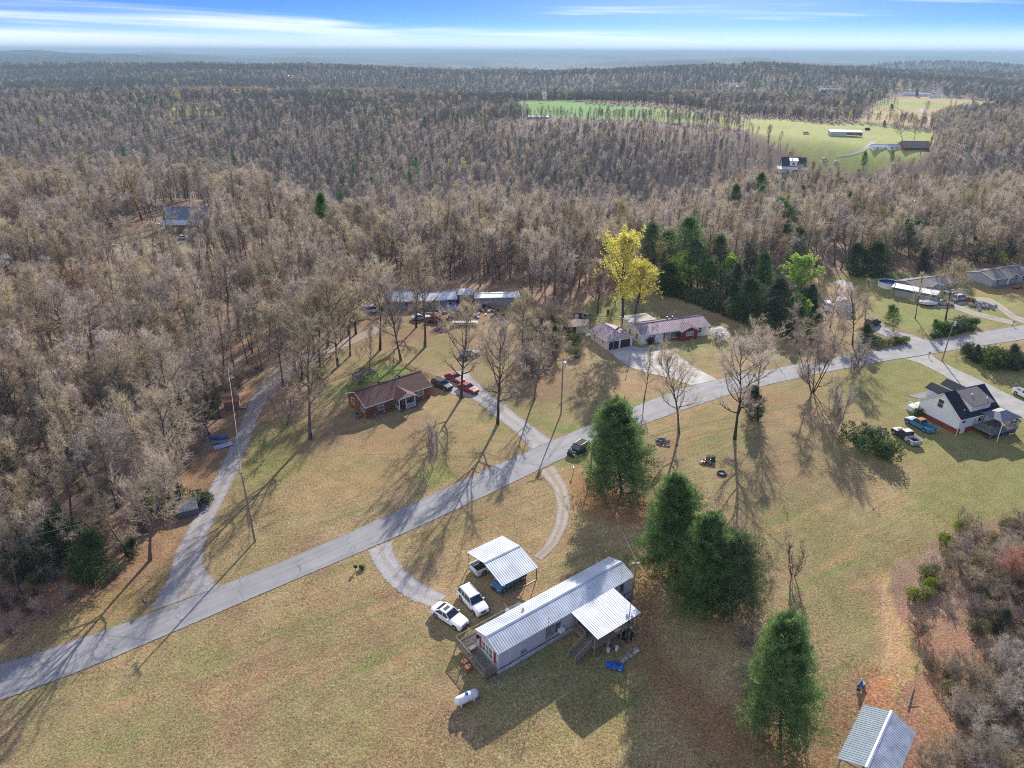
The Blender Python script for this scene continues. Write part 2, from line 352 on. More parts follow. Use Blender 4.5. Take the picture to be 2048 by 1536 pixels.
# ------------------------------------------------------------------ ground
def build_ground():
    ys = np.concatenate([np.arange(24, 250, 0.62), np.geomspace(250, 40000, 330)])
    U = np.linspace(-1, 1, 470)
    wv = 58 + 0.98 * ys
    X = U[None, :] * wv[:, None]; Y = np.repeat(ys[:, None], len(U), 1)
    Z = terrain(X, Y)
    n, k = X.shape
    idx = np.arange(n * k).reshape(n, k)
    q = np.stack([idx[:-1, :-1], idx[:-1, 1:], idx[1:, 1:], idx[1:, :-1]], -1).reshape(-1, 4)
    x = X.ravel(); y = Y.ravel(); z = Z.ravel()
    def near(c): return np.array(c)[None, :]
    n_big = fbm(x / 14, y / 14, 61, 4); n_med = fbm(x / 4, y / 4, 71, 3); n_sm = vn(x / 1.1, y / 1.1, 81)
    tan_ = near((0.35, 0.255, 0.135)); olive = near((0.235, 0.205, 0.09)); green = near((0.15, 0.215, 0.05)); brown = near((0.29, 0.19, 0.11)); leaf = near((0.34, 0.22, 0.145)); clay = near((0.42, 0.19, 0.085)); gravel = near((0.36, 0.335, 0.30))
    def mx(c, d, f): f = np.clip(f, 0, 1)[:, None]; return c * (1 - f) + d * f
    c = mx(tan_, olive, 0.5 + 0.9 * n_big + 0.35 * n_med)
    c = mx(c, brown, 0.9 * ss(0.05, 0.6, fbm(x / 9 + 40, y / 9, 91, 3)))
    # mowing / wheel direction streaks parallel to the road
    th = R(30); al = x * cos(th) + y * sin(th); ac = -x * sin(th) + y * cos(th)
    c = mx(c, green, 0.42 * ss(0.12, 0.7, fbm(al / 14, ac / 1.5, 95, 3)))
    c = mx(c, near((0.42, 0.26, 0.13)), 0.4 * ss(0.1, 0.6, fbm(al / 9 + 30, ac / 2.2, 195, 3)))
    c = c * (1 + 0.10 * np.sin(ac * 2 * pi / 1.15 + 2 * n_med)[:, None] * ss(0, .4, fbm(x / 20, y / 20, 197, 2))[:, None])
    def blob(pts, col, s=0.8, ed=1.4, sd=1):
        nonlocal c
        P_ = np.array(W2(pts)); mnx, mny = P_.min(0) - 4; mxx, mxy = P_.max(0) + 4
        k_ = (x > mnx) & (x < mxx) & (y > mny) & (y < mxy)
        if not k_.any(): return
        f = np.zeros(k_.sum())
        for i in range(5):
            f += inpoly(x[k_] + ed * fbm(x[k_] / 1.7 + 9 * i, y[k_] / 1.7, sd + i, 2) + (i - 2) * .22 * ed, y[k_] + ed * fbm(x[k_] / 1.7, y[k_] / 1.7 + 5 * i, sd + 7 + i, 2), P_) / 5
        c[k_] = mx(c[k_], near(col), f * s * (0.75 + 0.25 * n_med[k_]))
    GR = (0.14, 0.24, 0.04); LF = (0.30, 0.155, 0.095); CL = (0.40, 0.19, 0.085); LG = (0.30, 0.23, 0.10)
    blob([(2100, 700), (1700, 730), (1640, 760), (1760, 850), (1830, 950), (1830, 1060), (1900, 1080), (2100, 1060)], (0.20, 0.22, 0.06), 0.75, 4)
    blob([(1640, 545), (1760, 540), (1960, 580), (2048, 600), (2048, 640), (1840, 670), (1760, 640), (1720, 590)], (0.21, 0.27, 0.07), 0.8, 4)
    blob([(1690, 575), (1750, 570), (1770, 590), (1760, 600), (1690, 595)], (0.42, 0.27, 0.09), 0.6, 2)
    blob([(1930, 540), (1965, 548), (1945, 556), (1900, 548)], CL, 0.7, 2)
    blob([(1935, 575), (1985, 584), (2048, 580), (2048, 588), (1990, 592), (1930, 584)], CL, 0.8, 1.5)
    blob([(640, 795), (700, 770), (760, 725), (830, 735), (820, 755), (700, 790)], GR, 0.75, 2)
    blob([(520, 870), (600, 830), (640, 900), (560, 950), (470, 990), (480, 930)], (0.15, 0.19, 0.04), 0.55, 4)
    blob([(620, 900), (760, 870), (900, 850), (1000, 860), (960, 900), (800, 960), (640, 1010), (560, 1000)], (0.33, 0.225, 0.11), 0.6, 5)
    blob([(830, 930), (900, 930), (910, 960), (840, 980)], GR, 0.6, 3)
    blob([(1065, 830), (1110, 845), (1190, 842), (1240, 815), (1345, 775), (1300, 800), (1200, 850), (1110, 868)], GR, 0.7, 1.6)
    blob([(1330, 695), (1400, 680), (1420, 690), (1370, 712)], GR, 0.85, 1.2)
    blob([(1150, 605), (1250, 600), (1300, 620), (1260, 640), (1180, 650), (1150, 640)], (0.16, 0.2, 0.05), 0.7, 3)
    blob([(1460, 640), (1560, 660), (1600, 700), (1520, 730), (1440, 745), (1380, 730)], (0.27, 0.215, 0.08), 0.5, 4)
    blob([(1020, 760), (1060, 650), (1140, 660), (1135, 700), (1110, 740), (1180, 740), (1230, 770), (1130, 800), (1060, 820)], (0.24, 0.15, 0.085), 0.7, 4)
    blob([(0, 1290), (170, 1160), (290, 1060), (390, 880), (500, 760), (540, 770), (470, 900), (430, 980), (380, 1070), (340, 1130), (250, 1180), (100, 1250), (0, 1310)], LF, 0.9, 3)
    blob([(0, 1330), (120, 1230), (300, 1160), (340, 1150), (330, 1180), (180, 1260), (0, 1325)], (0.34, 0.20, 0.085), 0.6, 3)
    blob([(560, 760), (700, 700), (820, 690), (1000, 640), (1060, 610), (760, 610), (690, 660), (600, 720)], (0.27, 0.16, 0.10), 0.85, 4)
    blob([(1500, 880), (1640, 820), (1700, 900), (1740, 1000), (1500, 1000), (1400, 900)], (0.27, 0.185, 0.105), 0.6, 6)
    blob([(1290, 1020), (1330, 1300), (1450, 1400), (1560, 1480), (1660, 1560), (1440, 1560), (1250, 1300), (1270, 1150)], (0.27, 0.135, 0.07), 0.8, 2.5)
    blob([(1140, 960), (1180, 955), (1310, 1010), (1290, 1040), (1250, 1060), (1150, 1010)], (0.32, 0.125, 0.06), 0.85, 2)
    blob([(1650, 1400), (1720, 1340), (1745, 1300), (1760, 1330), (1740, 1400), (1700, 1460), (1680, 1536), (1600, 1600)], LF, 0.85, 2)
    blob([(1740, 1350), (1775, 1345), (1790, 1410), (1780, 1440), (1710, 1430)], (0.52, 0.23, 0.10), 0.9, 1.0)
    blob([(1760, 1150), (1800, 1160), (1830, 1290), (1850, 1330), (1820, 1400), (1780, 1440), (1760, 1300)], (0.47, 0.29, 0.135), 0.9, 1.2)
    blob([(1762, 1170), (1768, 1170), (1783, 1290), (1776, 1345), (1768, 1345), (1773, 1290)], (0.52, 0.40, 0.28), 0.6, .4)
    blob([(1795, 1190), (1799, 1190), (1806, 1290), (1799, 1360), (1794, 1360), (1800, 1290)], (0.50, 0.37, 0.25), 0.55, .4)
    blob([(1140, 1330), (1175, 1335), (1180, 1370), (1150, 1375)], (0.36, 0.22, 0.15), 0.7, 1.2)
    blob([(1060, 1320), (1290, 1290), (1290, 1440), (1120, 1460)], (0.14, 0.17, 0.045), 0.5, 3)
    blob([(1840, 1060), (2048, 1040), (2300, 1040), (2300, 1700), (1860, 1700), (1850, 1400), (1860, 1320), (1835, 1230)], (0.27, 0.205, 0.135), 0.85, 2)
    blob([(1880, 1250), (1920, 1260), (1960, 1340), (2000, 1420), (1960, 1430), (1900, 1330)], (0.44, 0.26, 0.13), 0.7, 1.5)
    blob([(780, 1090), (860, 1120), (940, 1160), (1000, 1180), (920, 1240), (880, 1210), (820, 1150)], (0.36, 0.25, 0.15), 0.55, 2)
    blob([(860, 1060), (960, 1040), (1060, 1000), (1100, 990), (1090, 1070), (1020, 1080), (940, 1100), (850, 1110)], (0.33, 0.225, 0.12), 0.5, 3)
    blob([(700, 1440), (1000, 1400), (1240, 1440), (1260, 1536), (700, 1536)], (0.33, 0.25, 0.10), 0.45, 4)
    blob([(1835, 1060), (1960, 1040), (2048, 1040), (2048, 1080), (1980, 1150), (1900, 1250), (1830, 1200)], (0.20, 0.175, 0.045), 0.5, 3)
    fo = is_forest(x, y)
    lf = mx(leaf, near((0.20, 0.14, 0.10)), 0.5 + n_med * .8)
    lf = mx(lf, near((0.38, 0.19, 0.10)), 0.6 * ss(0.1, 0.6, fbm(x / 25, y / 25, 101, 3)))
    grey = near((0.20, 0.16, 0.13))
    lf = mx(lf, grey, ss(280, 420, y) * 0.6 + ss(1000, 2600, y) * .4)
    frb = mx(np.repeat(near((0.10, 0.085, 0.065)), len(x), 0), near((0.06, 0.07, 0.045)), 0.5 + fbm(x / 300, y / 300, 111, 4))
    frb = mx(frb, near((0.2, 0.19, 0.12)), ss(0.42, 0.5, fbm(x / 420, y / 260, 117, 3)) * .8)
    frb = mx(frb, near((0.045, 0.055, 0.045)), ss(-30, 15, z)); frb = mx(frb, near((0.24, 0.22, 0.15)), .7 * ss(-45, -85, z))
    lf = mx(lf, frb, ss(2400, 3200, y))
    c = np.where(fo[:, None], lf, c)
    f1 = inpoly(x, y, FIELDS[0]); f2 = inpoly(x, y, FIELDS[1])
    fc = mx(near((0.13, 0.30, 0.05)), near((0.34, 0.35, 0.11)), ss(1180 * .0 + 120, 260, x) + .3 * fbm(x / 40, y / 30, 121))
    c = np.where((f1)[:, None], fc, c)
    fc2 = mx(near((0.30, 0.33, 0.10)), near((0.42, 0.29, 0.15)), 0.5 + fbm(x / 60, y / 60, 131, 3) * 1.5 + .4 * ss(700, 600, y))
    c = np.where(f2[:, None], fc2, c)
    for p in FIELDS[2:]: c = np.where(inpoly(x, y, p)[:, None], near((0.36, 0.38, 0.10)), c)
    c = np.where(inpoly(x, y, LOTS[0])[:, None], mx(near((0.36, 0.30, 0.21)), near((0.2, 0.19, 0.08)), .5 + n_med), c)
    c = np.where(inpoly(x, y, LOTS[1])[:, None], near((0.27, 0.25, 0.24)), c)
    c = c * (1 + 0.12 * n_sm[:, None])
    m = bpy.data.materials.new('ground_cover'); m.use_nodes = True; t = m.node_tree; b = t.nodes['Principled BSDF']
    b.inputs['Roughness'].default_value = 0.95; b.inputs['Specular IOR Level'].default_value = 0.1
    at = N(t, 'ShaderNodeAttribute', attribute_name='Col')
    ge = N(t, 'ShaderNodeNewGeometry')
    def noi(s, d=5, r=.6):
        n_ = N(t, 'ShaderNodeTexNoise'); n_.inputs['Scale'].default_value = s; n_.inputs['Detail'].default_value = d; n_.inputs['Roughness'].default_value = r
        L(t, ge.outputs['Position'], n_.inputs['Vector']); return n_.outputs[0]
    a1 = noi(3.6, 5, .72); a2 = noi(0.8, 4); a3 = noi(11.0, 3, .75)
    def mr(v, a, b_, c_, d_):
        q_ = N(t, 'ShaderNodeMapRange'); L(t, v, q_.inputs[0])
        for i_, w_ in enumerate((a, b_, c_, d_)): q_.inputs[i_ + 1].default_value = w_
        return q_.outputs[0]
    v1 = mth(t, 'MULTIPLY', mr(a1, .3, .7, .5, 1.5), mr(a3, .34, .66, .38, 1.6))
    cc = mixc(t, 1.0, at.outputs['Color'], v1, 'MULTIPLY')
    hv = N(t, 'ShaderNodeHueSaturation'); L(t, mr(a2, .3, .7, .478, .522), hv.inputs['Hue']); L(t, mr(a1, .3, .7, 1.2, .8), hv.inputs['Saturation']); L(t, cc, hv.inputs['Color'])
    L(t, hv.outputs[0], b.inputs['Base Color'])
    bp = N(t, 'ShaderNodeBump'); bp.inputs['Strength'].default_value = 1.0; bp.inputs['Distance'].default_value = 0.10
    L(t, mth(t, 'ADD', a1, mth(t, 'MULTIPLY', a3, .35)), bp.inputs['Height']); L(t, bp.outputs[0], b.inputs['Normal'])
    o = rawmesh('ground', np.stack([x, y, z], 1), tri=q, m=m)
    ca = o.data.color_attributes.new('Col', 'FLOAT_COLOR', 'POINT')
    ca.data.foreach_set('color', np.concatenate([np.clip(c, 0.01, 1), np.ones((len(c), 1))], 1).astype(np.float32).ravel())
    o.data.polygons.foreach_set('use_smooth', [True] * len(o.data.polygons))
    tag(o, 'dormant grass, leaf litter and rolling wooded ground out to the horizon', kind='structure')
build_ground()

# ------------------------------------------------------------------ roads
def resample(pts, n):
    p = np.array(pts, float); d = np.r_[0, np.cumsum(np.hypot(*np.diff(p, axis=0).T))]
    s = np.linspace(0, d[-1], n); return np.stack([np.interp(s, d, p[:, 0]), np.interp(s, d, p[:, 1])], 1)
def smooth(p, k):
    for _ in range(k): p[1:-1] = (p[:-2] + 2 * p[1:-1] + p[2:]) / 4
    return p
def strip(name, e1, e2, m, n, w=6, dz=0.03, label=None, sm=0, jag=0.0, kind='structure'):
    A = smooth(resample([Gt(*q) for q in e1], n), sm); B = smooth(resample([Gt(*q) for q in e2], n), sm)
    if jag:
        i = np.arange(n); A += np.stack([vn(i * .7, i * 0 + 3, 5), vn(i * .7, i * 0 + 9, 6)], 1) * jag; B += np.stack([vn(i * .7, i * 0 + 5, 7), vn(i * .7, i * 0 + 1, 8)], 1) * jag
    t = np.linspace(0, 1, w)[None, :, None]; P_ = A[:, None] * (1 - t) + B[:, None] * t
    Z = terrain(P_[..., 0], P_[..., 1]) + dz
    V = np.concatenate([P_, Z[..., None]], 2).reshape(-1, 3); idx = np.arange(n * w).reshape(n, w)
    q = np.stack([idx[:-1, :-1], idx[1:, :-1], idx[1:, 1:], idx[:-1, 1:]], -1).reshape(-1, 4)
    # make normals face up
    a, b_, c_ = V[q[0, 0]], V[q[0, 1]], V[q[0, 2]]
    if np.cross(b_ - a, c_ - a)[2] < 0: q = q[:, ::-1]
    o = rawmesh(name, V, tri=q, m=m)
    C = (A + B) / 2; s = np.r_[0, np.cumsum(np.hypot(*np.diff(C, axis=0).T))]
    uv = o.data.uv_layers.new(name='UVMap'); vi = np.empty(len(o.data.loops), np.int32); o.data.loops.foreach_get('vertex_index', vi)
    uvv = np.stack([np.tile(np.linspace(0, 1, w), n), np.repeat(s, w)], 1)[vi]; uv.data.foreach_set('uv', uvv.astype(np.float32).ravel())
    tag(o, label, kind=kind); return o
def asphalt():
    m = bpy.data.materials.new('asphalt'); m.use_nodes = True; t = m.node_tree; b = t.nodes['Principled BSDF']; b.inputs['Roughness'].default_value = 0.85
    uv = N(t, 'ShaderNodeUVMap'); sp = N(t, 'ShaderNodeSeparateXYZ'); L(t, uv.outputs[0], sp.inputs[0]); ge = N(t, 'ShaderNodeNewGeometry')
    def noi(s, d=5, vec=None):
        n_ = N(t, 'ShaderNodeTexNoise'); n_.inputs['Scale'].default_value = s; n_.inputs['Detail'].default_value = d; L(t, vec or ge.outputs['Position'], n_.inputs['Vector']); return n_.outputs[0]
    def mr(v, a, b_, c_, d_):
        q_ = N(t, 'ShaderNodeMapRange'); L(t, v, q_.inputs[0])
        for i_, w_ in enumerate((a, b_, c_, d_)): q_.inputs[i_ + 1].default_value = w_
        return q_.outputs[0]
    base = mixc(t, mr(noi(.35), .35, .65, 0, 1), (0.235, 0.235, 0.245), (0.29, 0.285, 0.29))
    base = mixc(t, 1.0, base, mr(noi(14, 3), .3, .7, .86, 1.14), 'MULTIPLY')
    st = N(t, 'ShaderNodeCombineXYZ'); L(t, mth(t, 'MULTIPLY', sp.outputs[0], 9), st.inputs[0]); L(t, mth(t, 'MULTIPLY', sp.outputs[1], .05), st.inputs[1])
    base = mixc(t, 1.0, base, mr(noi(1.0, 4, st.outputs[0]), .3, .7, .87, 1.13), 'MULTIPLY')
    # transverse cracks
    cr = mth(t, 'ABSOLUTE', mth(t, 'SUBTRACT', mth(t, 'FRACT', mth(t, 'ADD', mth(t, 'MULTIPLY', sp.outputs[1], 1 / 7.3), mth(t, 'MULTIPLY', noi(.8, 3), .42))), .5))
    crk = mth(t, 'MULTIPLY', mth(t, 'LESS_THAN', cr, 0.009), mr(noi(.5), .40, .43, 0, 1))
    base = mixc(t, mth(t, 'MULTIPLY', crk, .5), base, (0.06, 0.06, 0.06))
    # seam down the middle, faded yellow
    sm_ = mth(t, 'LESS_THAN', mth(t, 'ABSOLUTE', mth(t, 'SUBTRACT', sp.outputs[0], .5)), 0.012)
    base = mixc(t, mth(t, 'MULTIPLY', sm_, mr(noi(1.5), .4, .6, .05, .45)), base, (0.28, 0.22, 0.12))
    ed = mth(t, 'GREATER_THAN', mth(t, 'ABSOLUTE', mth(t, 'SUBTRACT', sp.outputs[0], .5)), mr(noi(2), .3, .7, .475, .5))
    base = mixc(t, mth(t, 'MULTIPLY', ed, .6), base, (0.11, 0.10, 0.09))
    L(t, mr(mth(t, 'ADD', mth(t, 'SUBTRACT', .5, mth(t, 'ABSOLUTE', mth(t, 'SUBTRACT', sp.outputs[0], .5))), mth(t, 'MULTIPLY_ADD', noi(1.6, 5), .10, -.052)), 0.0, .008, 0, 1), b.inputs['Alpha'])
    L(t, base, b.inputs['Base Color'])
    bp = N(t, 'ShaderNodeBump'); bp.inputs['Strength'].default_value = .3; bp.inputs['Distance'].default_value = .02; L(t, noi(25, 3), bp.inputs['Height']); L(t, bp.outputs[0], b.inputs['Normal'])
    return m
def gravelmat(name, c1, c2, c3, longm=0.0):
    m = bpy.data.materials.new(name); m.use_nodes = True; t = m.node_tree; b = t.nodes['Principled BSDF']; b.inputs['Roughness'].default_value = 0.95
    uv = N(t, 'ShaderNodeUVMap'); sp = N(t, 'ShaderNodeSeparateXYZ'); L(t, uv.outputs[0], sp.inputs[0]); ge = N(t, 'ShaderNodeNewGeometry')
    def noi(s, d=5):
        n_ = N(t, 'ShaderNodeTexNoise'); n_.inputs['Scale'].default_value = s; n_.inputs['Detail'].default_value = d; L(t, ge.outputs['Position'], n_.inputs['Vector']); return n_.outputs[0]
    def mr(v, a, b_, c_, d_):
        q_ = N(t, 'ShaderNodeMapRange'); L(t, v, q_.inputs[0])
        for i_, w_ in enumerate((a, b_, c_, d_)): q_.inputs[i_ + 1].default_value = w_
        return q_.outputs[0]
    base = mixc(t, mr(noi(.45), .38, .62, 0, 1), c1, c2)
    # wheel ruts at 0.27 and 0.73 of the width, paler; crown and edges carry dirt
    ru = mth(t, 'ABSOLUTE', mth(t, 'SUBTRACT', mth(t, 'ABSOLUTE', mth(t, 'SUBTRACT', sp.outputs[0], .5)), .22))
    base = mixc(t, mr(mth(t, 'ADD', ru, mth(t, 'MULTIPLY', noi(1.5), .12)), .1, .24, 0, .55), base, c3)
    ff = mth(t, 'SUBTRACT', 1.0, mth(t, 'MULTIPLY', mth(t, 'ABSOLUTE', mth(t, 'SUBTRACT', sp.outputs[0], .5)), 2.0))
    fa = mr(mth(t, 'ADD', ff, mth(t, 'MULTIPLY_ADD', noi(2.2, 4), .55, -.30)), .02, .16, 0, 1)
    vfar = mr(sp.outputs[1], 28, 66, 0, .85)
    base = mixc(t, mth(t, 'MULTIPLY', vfar, longm), base, (.31, .235, .165))
    vo = N(t, 'ShaderNodeTexVoronoi'); vo.inputs['Scale'].default_value = 9; L(t, ge.outputs['Position'], vo.inputs['Vector'])
    base = mixc(t, 1.0, base, mr(vo.outputs['Color'], 0, 1, .72, 1.28), 'MULTIPLY'); L(t, base, b.inputs['Base Color'])
    bp = N(t, 'ShaderNodeBump'); bp.inputs['Strength'].default_value = .7; bp.inputs['Distance'].default_value = .05; L(t, noi(12, 3), bp.inputs['Height']); L(t, bp.outputs[0], b.inputs['Normal']); L(t, fa, b.inputs['Alpha'])
    return m
M_asph = asphalt()
M_grav = gravelmat('gravel', (0.34, 0.335, 0.345), (0.40, 0.39, 0.38), (0.30, 0.25, 0.19))
M_grav2 = gravelmat('long_gravel', (0.33, 0.32, 0.325), (0.38, 0.365, 0.35), (0.29, 0.24, 0.18), 1.0)
M_dirt = gravelmat('dirt_gravel', (0.36, 0.30, 0.235), (0.38, 0.35, 0.32), (0.26, 0.19, 0.11))
M_conc = mat('concrete', (0.50, 0.475, 0.43), 0.85, 0.14, 0.4, bump=.15)
M_concg = mat('grey_concrete', (0.36, 0.345, 0.325), 0.85, 0.12, 0.5, bump=.15)
north = [(-330, 1400), (-160, 1365), (0, 1330), (103, 1297), (171, 1273), (273, 1239), (359, 1205), (448, 1169), (506, 1147), (598, 1109), (700, 1065), (820, 1010), (900, 973), (980, 935), (1080, 892), (1198, 842), (1245, 824), (1306, 798), (1381, 772), (1434, 759), (1520, 743), (1600, 728), (1680, 713), (1762, 699), (1832, 685), (1899, 675), (1955, 666), (2048, 650), (2150, 636), (2300, 618)]
south = [(-330, 1500), (-160, 1450), (0, 1403), (137, 1352), (232, 1314), (342, 1267), (478, 1208), (581, 1164), (700, 1114), (850, 1049), (1000, 978), (1100, 930), (1152, 906), (1276, 853), (1381, 815), (1477, 785), (1560, 764), (1640, 747), (1714, 733), (1768, 722), (1813, 716), (1856, 709), (1928, 697), (2048, 679), (2150, 663), (2300, 643)]
strip('road', north, south, M_asph, 320, 9, 0.05, 'worn grey two-lane asphalt road crossing the whole scene', sm=12)
strip('gravel_drive', [(292, 1226), (300, 1205), (330, 1165), (345, 1110), (372, 1060), (400, 1010), (440, 930), (470, 870), (490, 820), (505, 783), (535, 748), (590, 718), (650, 693), (715, 668), (765, 645)],
      [(450, 1170), (436, 1155), (412, 1135), (410, 1105), (418, 1070), (445, 1010), (470, 960), (498, 890), (520, 830), (540, 795), (585, 755), (645, 715), (715, 685), (785, 655)], M_grav2, 110, 7, 0.03, 'pale gravel drive climbing from the road into the woods at left', sm=2)
strip('paved_drive', [(1058, 901), (1040, 876), (1012, 852), (985, 832), (950, 802), (920, 792), (890, 787), (872, 775), (880, 752), (893, 745)], [(1108, 880), (1075, 858), (1035, 828), (1004, 803), (978, 785), (965, 768), (950, 757), (945, 748), (938, 742), (930, 740)], M_grav, 70, 6, 0.03, 'grey gravel drive leading up to the brick house', sm=2)
strip('gravel_entrance', [(732, 1102), (748, 1135), (775, 1170), (812, 1198), (862, 1217)], [(787, 1080), (790, 1108), (815, 1142), (850, 1168), (897, 1190)], M_grav, 34, 6, 0.03, 'loose grey gravel entrance curving in beside the white cars', sm=2)
strip('dirt_track', [(1074, 944), (1104, 978), (1113, 1015), (1106, 1055), (1088, 1090), (1065, 1112)], [(1112, 930), (1138, 975), (1143, 1010), (1137, 1050), (1118, 1088), (1085, 1122)], M_dirt, 50, 6, 0.03, 'curved dirt and gravel track running from the road to the carport', sm=2)
strip('concrete_drive', [(1214, 700), (1236, 718), (1262, 736), (1296, 746), (1345, 757), (1383, 771)], [(1263, 692), (1290, 699), (1330, 697), (1352, 707), (1385, 733), (1434, 759)], M_conc, 30, 8, 0.035, 'pale concrete driveway fanning out from the double garage', sm=1)
strip('farmhouse_drive', [(1811, 718), (1839, 726), (1875, 744), (1903, 760), (1945, 784), (1991, 808), (2048, 838), (2120, 880)], [(1861, 709), (1875, 720), (1919, 742), (1959, 760), (1990, 775), (2018, 790), (2070, 812), (2140, 850)], M_concg, 50, 6, 0.035, 'long concrete drive running past the white farmhouse', sm=2)
strip('walkway', [(1262, 697), (1275, 697), (1300, 694), (1330, 692)], [(1264, 702), (1290, 703), (1310, 700), (1336, 696)], M_concg, 16, 4, 0.045, 'short concrete path along the cream ranch house front')
strip('gravel_loop', [(2060, 640), (2030, 628), (2003, 607), (1980, 595), (1945, 593), (1910, 600)], [(2060, 652), (2022, 640), (1993, 617), (1972, 604), (1948, 602), (1920, 612)], M_dirt, 40, 5, 0.03, 'curving gravel loop drive below the grey manufactured homes', sm=2)
strip('gravel_loop', [(2030, 642), (2000, 634), (1950, 622), (1912, 606), (1880, 605)], [(2030, 651), (1990, 643), (1945, 632), (1905, 618), (1868, 616)], M_dirt, 40, 4, 0.026, 'lower branch of the gravel loop running past the boulder pile', sm=2)
strip('gravel_pad', [(1735, 660), (1760, 670), (1795, 682), (1822, 690)], [(1755, 640), (1785, 660), (1825, 669), (1862, 681)], M_grav, 20, 5, 0.03, 'small gravel parking pad beside the road behind the hedge', sm=1)
strip('farm_lane', [(1672, 313), (1700, 308), (1722, 300), (1733, 290), (1740, 283)], [(1674, 315), (1706, 311), (1731, 303), (1745, 292), (1756, 283)], M_grav, 30, 3, 0.12, 'narrow pale farm lane leading up to the long metal barn', sm=1)
strip('farm_lane', [(1838, 217), (1843, 228), (1856, 240), (1868, 252)], [(1851, 217), (1850, 227), (1866, 240), (1882, 252)], M_grav, 30, 3, 0.15, 'winding grey farm lane crossing the far pasture', sm=1)

# ------------------------------------------------------------------ building helpers
def window(parent, x, y, z, w, h, face, glass=None, frame=None, mull=1, cols=1, fw=.09):
    """face: 0 looks to -y, 1 to +y, 2 to -x, 3 to +x; (x, y) is the window's centre on the wall plane"""
    rz = (0, pi, -pi / 2, pi / 2)[face]
    f = MB((x, y, z), rz); d = .05
    f.box(-w/2 - fw, w/2 + fw, -d, .02, -h/2 - fw, -h/2); f.box(-w/2 - fw, w/2 + fw, -d, .02, h/2, h/2 + fw)
    f.box(-w/2 - fw, -w/2, -d, .02, -h/2, h/2); f.box(w/2, w/2 + fw, -d, .02, -h/2, h/2)
    for i in range(1, cols): q = -w/2 + w * i / cols; f.box(q - .04, q + .04, -d, .02, -h/2, h/2)
    if mull: f.box(-w/2, w/2, -d + .01, .02, -.03, .03)
    fo = f.build('window', frame or M_trim, parent)
    g = MB((x, y, z), rz).box(-w/2, w/2, -.022, .01, -h/2, h/2).build('pane', glass or M_glass, fo)
    return fo
def door(parent, x, y, z, w, h, face, m, frame=None):
    rz = (0, pi, -pi / 2, pi / 2)[face]
    f = MB((x, y, z), rz).box(-w/2, w/2, -.04, .02, 0, h)
    fo = f.build('door', m, parent)
    MB((x, y, z), rz).box(w/2 - .14, w/2 - .08, -.09, -.035, h*.45, h*.5).build('handle', M_steel, fo)
    q = MB((x, y, z), rz); q.box(-w/2 - .09, -w/2, -.05, .02, 0, h + .09); q.box(w/2, w/2 + .09, -.05, .02, 0, h + .09); q.box(-w/2, w/2, -.05, .02, h, h + .09); q.build('door_frame', frame or M_trim, fo)
def gable_walls(parent, Ln, Wd, hw, hr, m, z0=0.0, found=None, fh=0.5):
    s = MB(); yb = Wd / 2
    zb = z0 + (fh if found else 0)
    prof = [(0, 0, zb), (0, Wd, zb), (0, Wd, z0 + hw), (0, yb, z0 + hr), (0, 0, z0 + hw)]
    s.prism(prof, (Ln, 0, 0)); o = s.build('wall', m, parent)
    if found:
        MB().box(-.02 + .05, Ln - .03, .03, Wd - .03, z0 - .6, zb).build('foundation', found, parent)
    return o
def roof_slab(name, parent, x0, x1, ya, za, yb, zb, th, m, rib=0.0, rh=0.034, mrib=None, axis='x', org=(0, 0, 0), rz=0):
    """one roof plane running along x from (ya, za) at the eave to (yb, zb) at the ridge"""
    s = MB(org, rz); s.prism([(x0, ya, za), (x0, yb, zb), (x0, yb, zb + th), (x0, ya, za + th)], (x1 - x0, 0, 0))
    if rib:
        n = max(2, int(round((x1 - x0) / rib)))
        for i in range(n + 1):
            c = x0 + (x1 - x0) * i / n; w = .03 if 0 < i < n else .05
            s.prism([(c - w, ya, za + th - .01), (c - w, yb, zb + th - .01), (c, yb, zb + th + rh), (c, ya, za + th + rh)], (.001, 0, 0)) if False else s.prism([(c - w, ya, za + th), (c + w, ya, za + th), (c, ya, za + th + rh)], (0, yb - ya, zb - za))
    return s.build(name, m, parent)
def gable_roof(parent, Ln, Wd, hw, hr, m, ov=.35, ovg=.3, th=.1, rib=0, z0=0, x0=0, fascia=None, cap=None, y0=0):
    sl = (hr - hw) / (Wd / 2); yb = Wd / 2
    xa, xb = x0 - ovg, x0 + Ln + ovg
    a = roof_slab('roof_slope', parent, xa, xb, y0 - ov, z0 + hw - ov * sl + .02, y0 + yb, z0 + hr + .02, th, m, rib)
    b = roof_slab('roof_slope', parent, xa, xb, y0 + Wd + ov, z0 + hw - ov * sl + .02, y0 + yb, z0 + hr + .02, th, m, rib)
    c = MB(); zt = z0 + hr + .02 + th
    c.prism([(xa - .01, y0 + yb - .18, zt - .18 * sl + .05), (xa - .01, y0 + yb + .18, zt - .18 * sl + .05), (xa - .01, y0 + yb, zt + .09)], (xb - xa + .02, 0, 0)); c.build('ridge_cap', cap or m, parent)
    if fascia:
        f = MB(); ze = z0 + hw - ov * sl
        f.box(xa, xb, y0 - ov - .03, y0 - ov - .002, ze - .1, ze + th + .0); f.box(xa, xb, y0 + Wd + ov + .002, y0 + Wd + ov + .03, ze - .1, ze + th)
        for xx in (xa - .03, xb + .003):
            for sg in (1, -1):
                ye = y0 - ov if sg > 0 else y0 + Wd + ov
                f.prism([(xx, ye, ze - .1), (xx, y0 + yb, z0 + hr - .08), (xx, y0 + yb, z0 + hr + .1), (xx, ye, ze + .1)], (.027, 0, 0))
        f.build('fascia', fascia, parent)
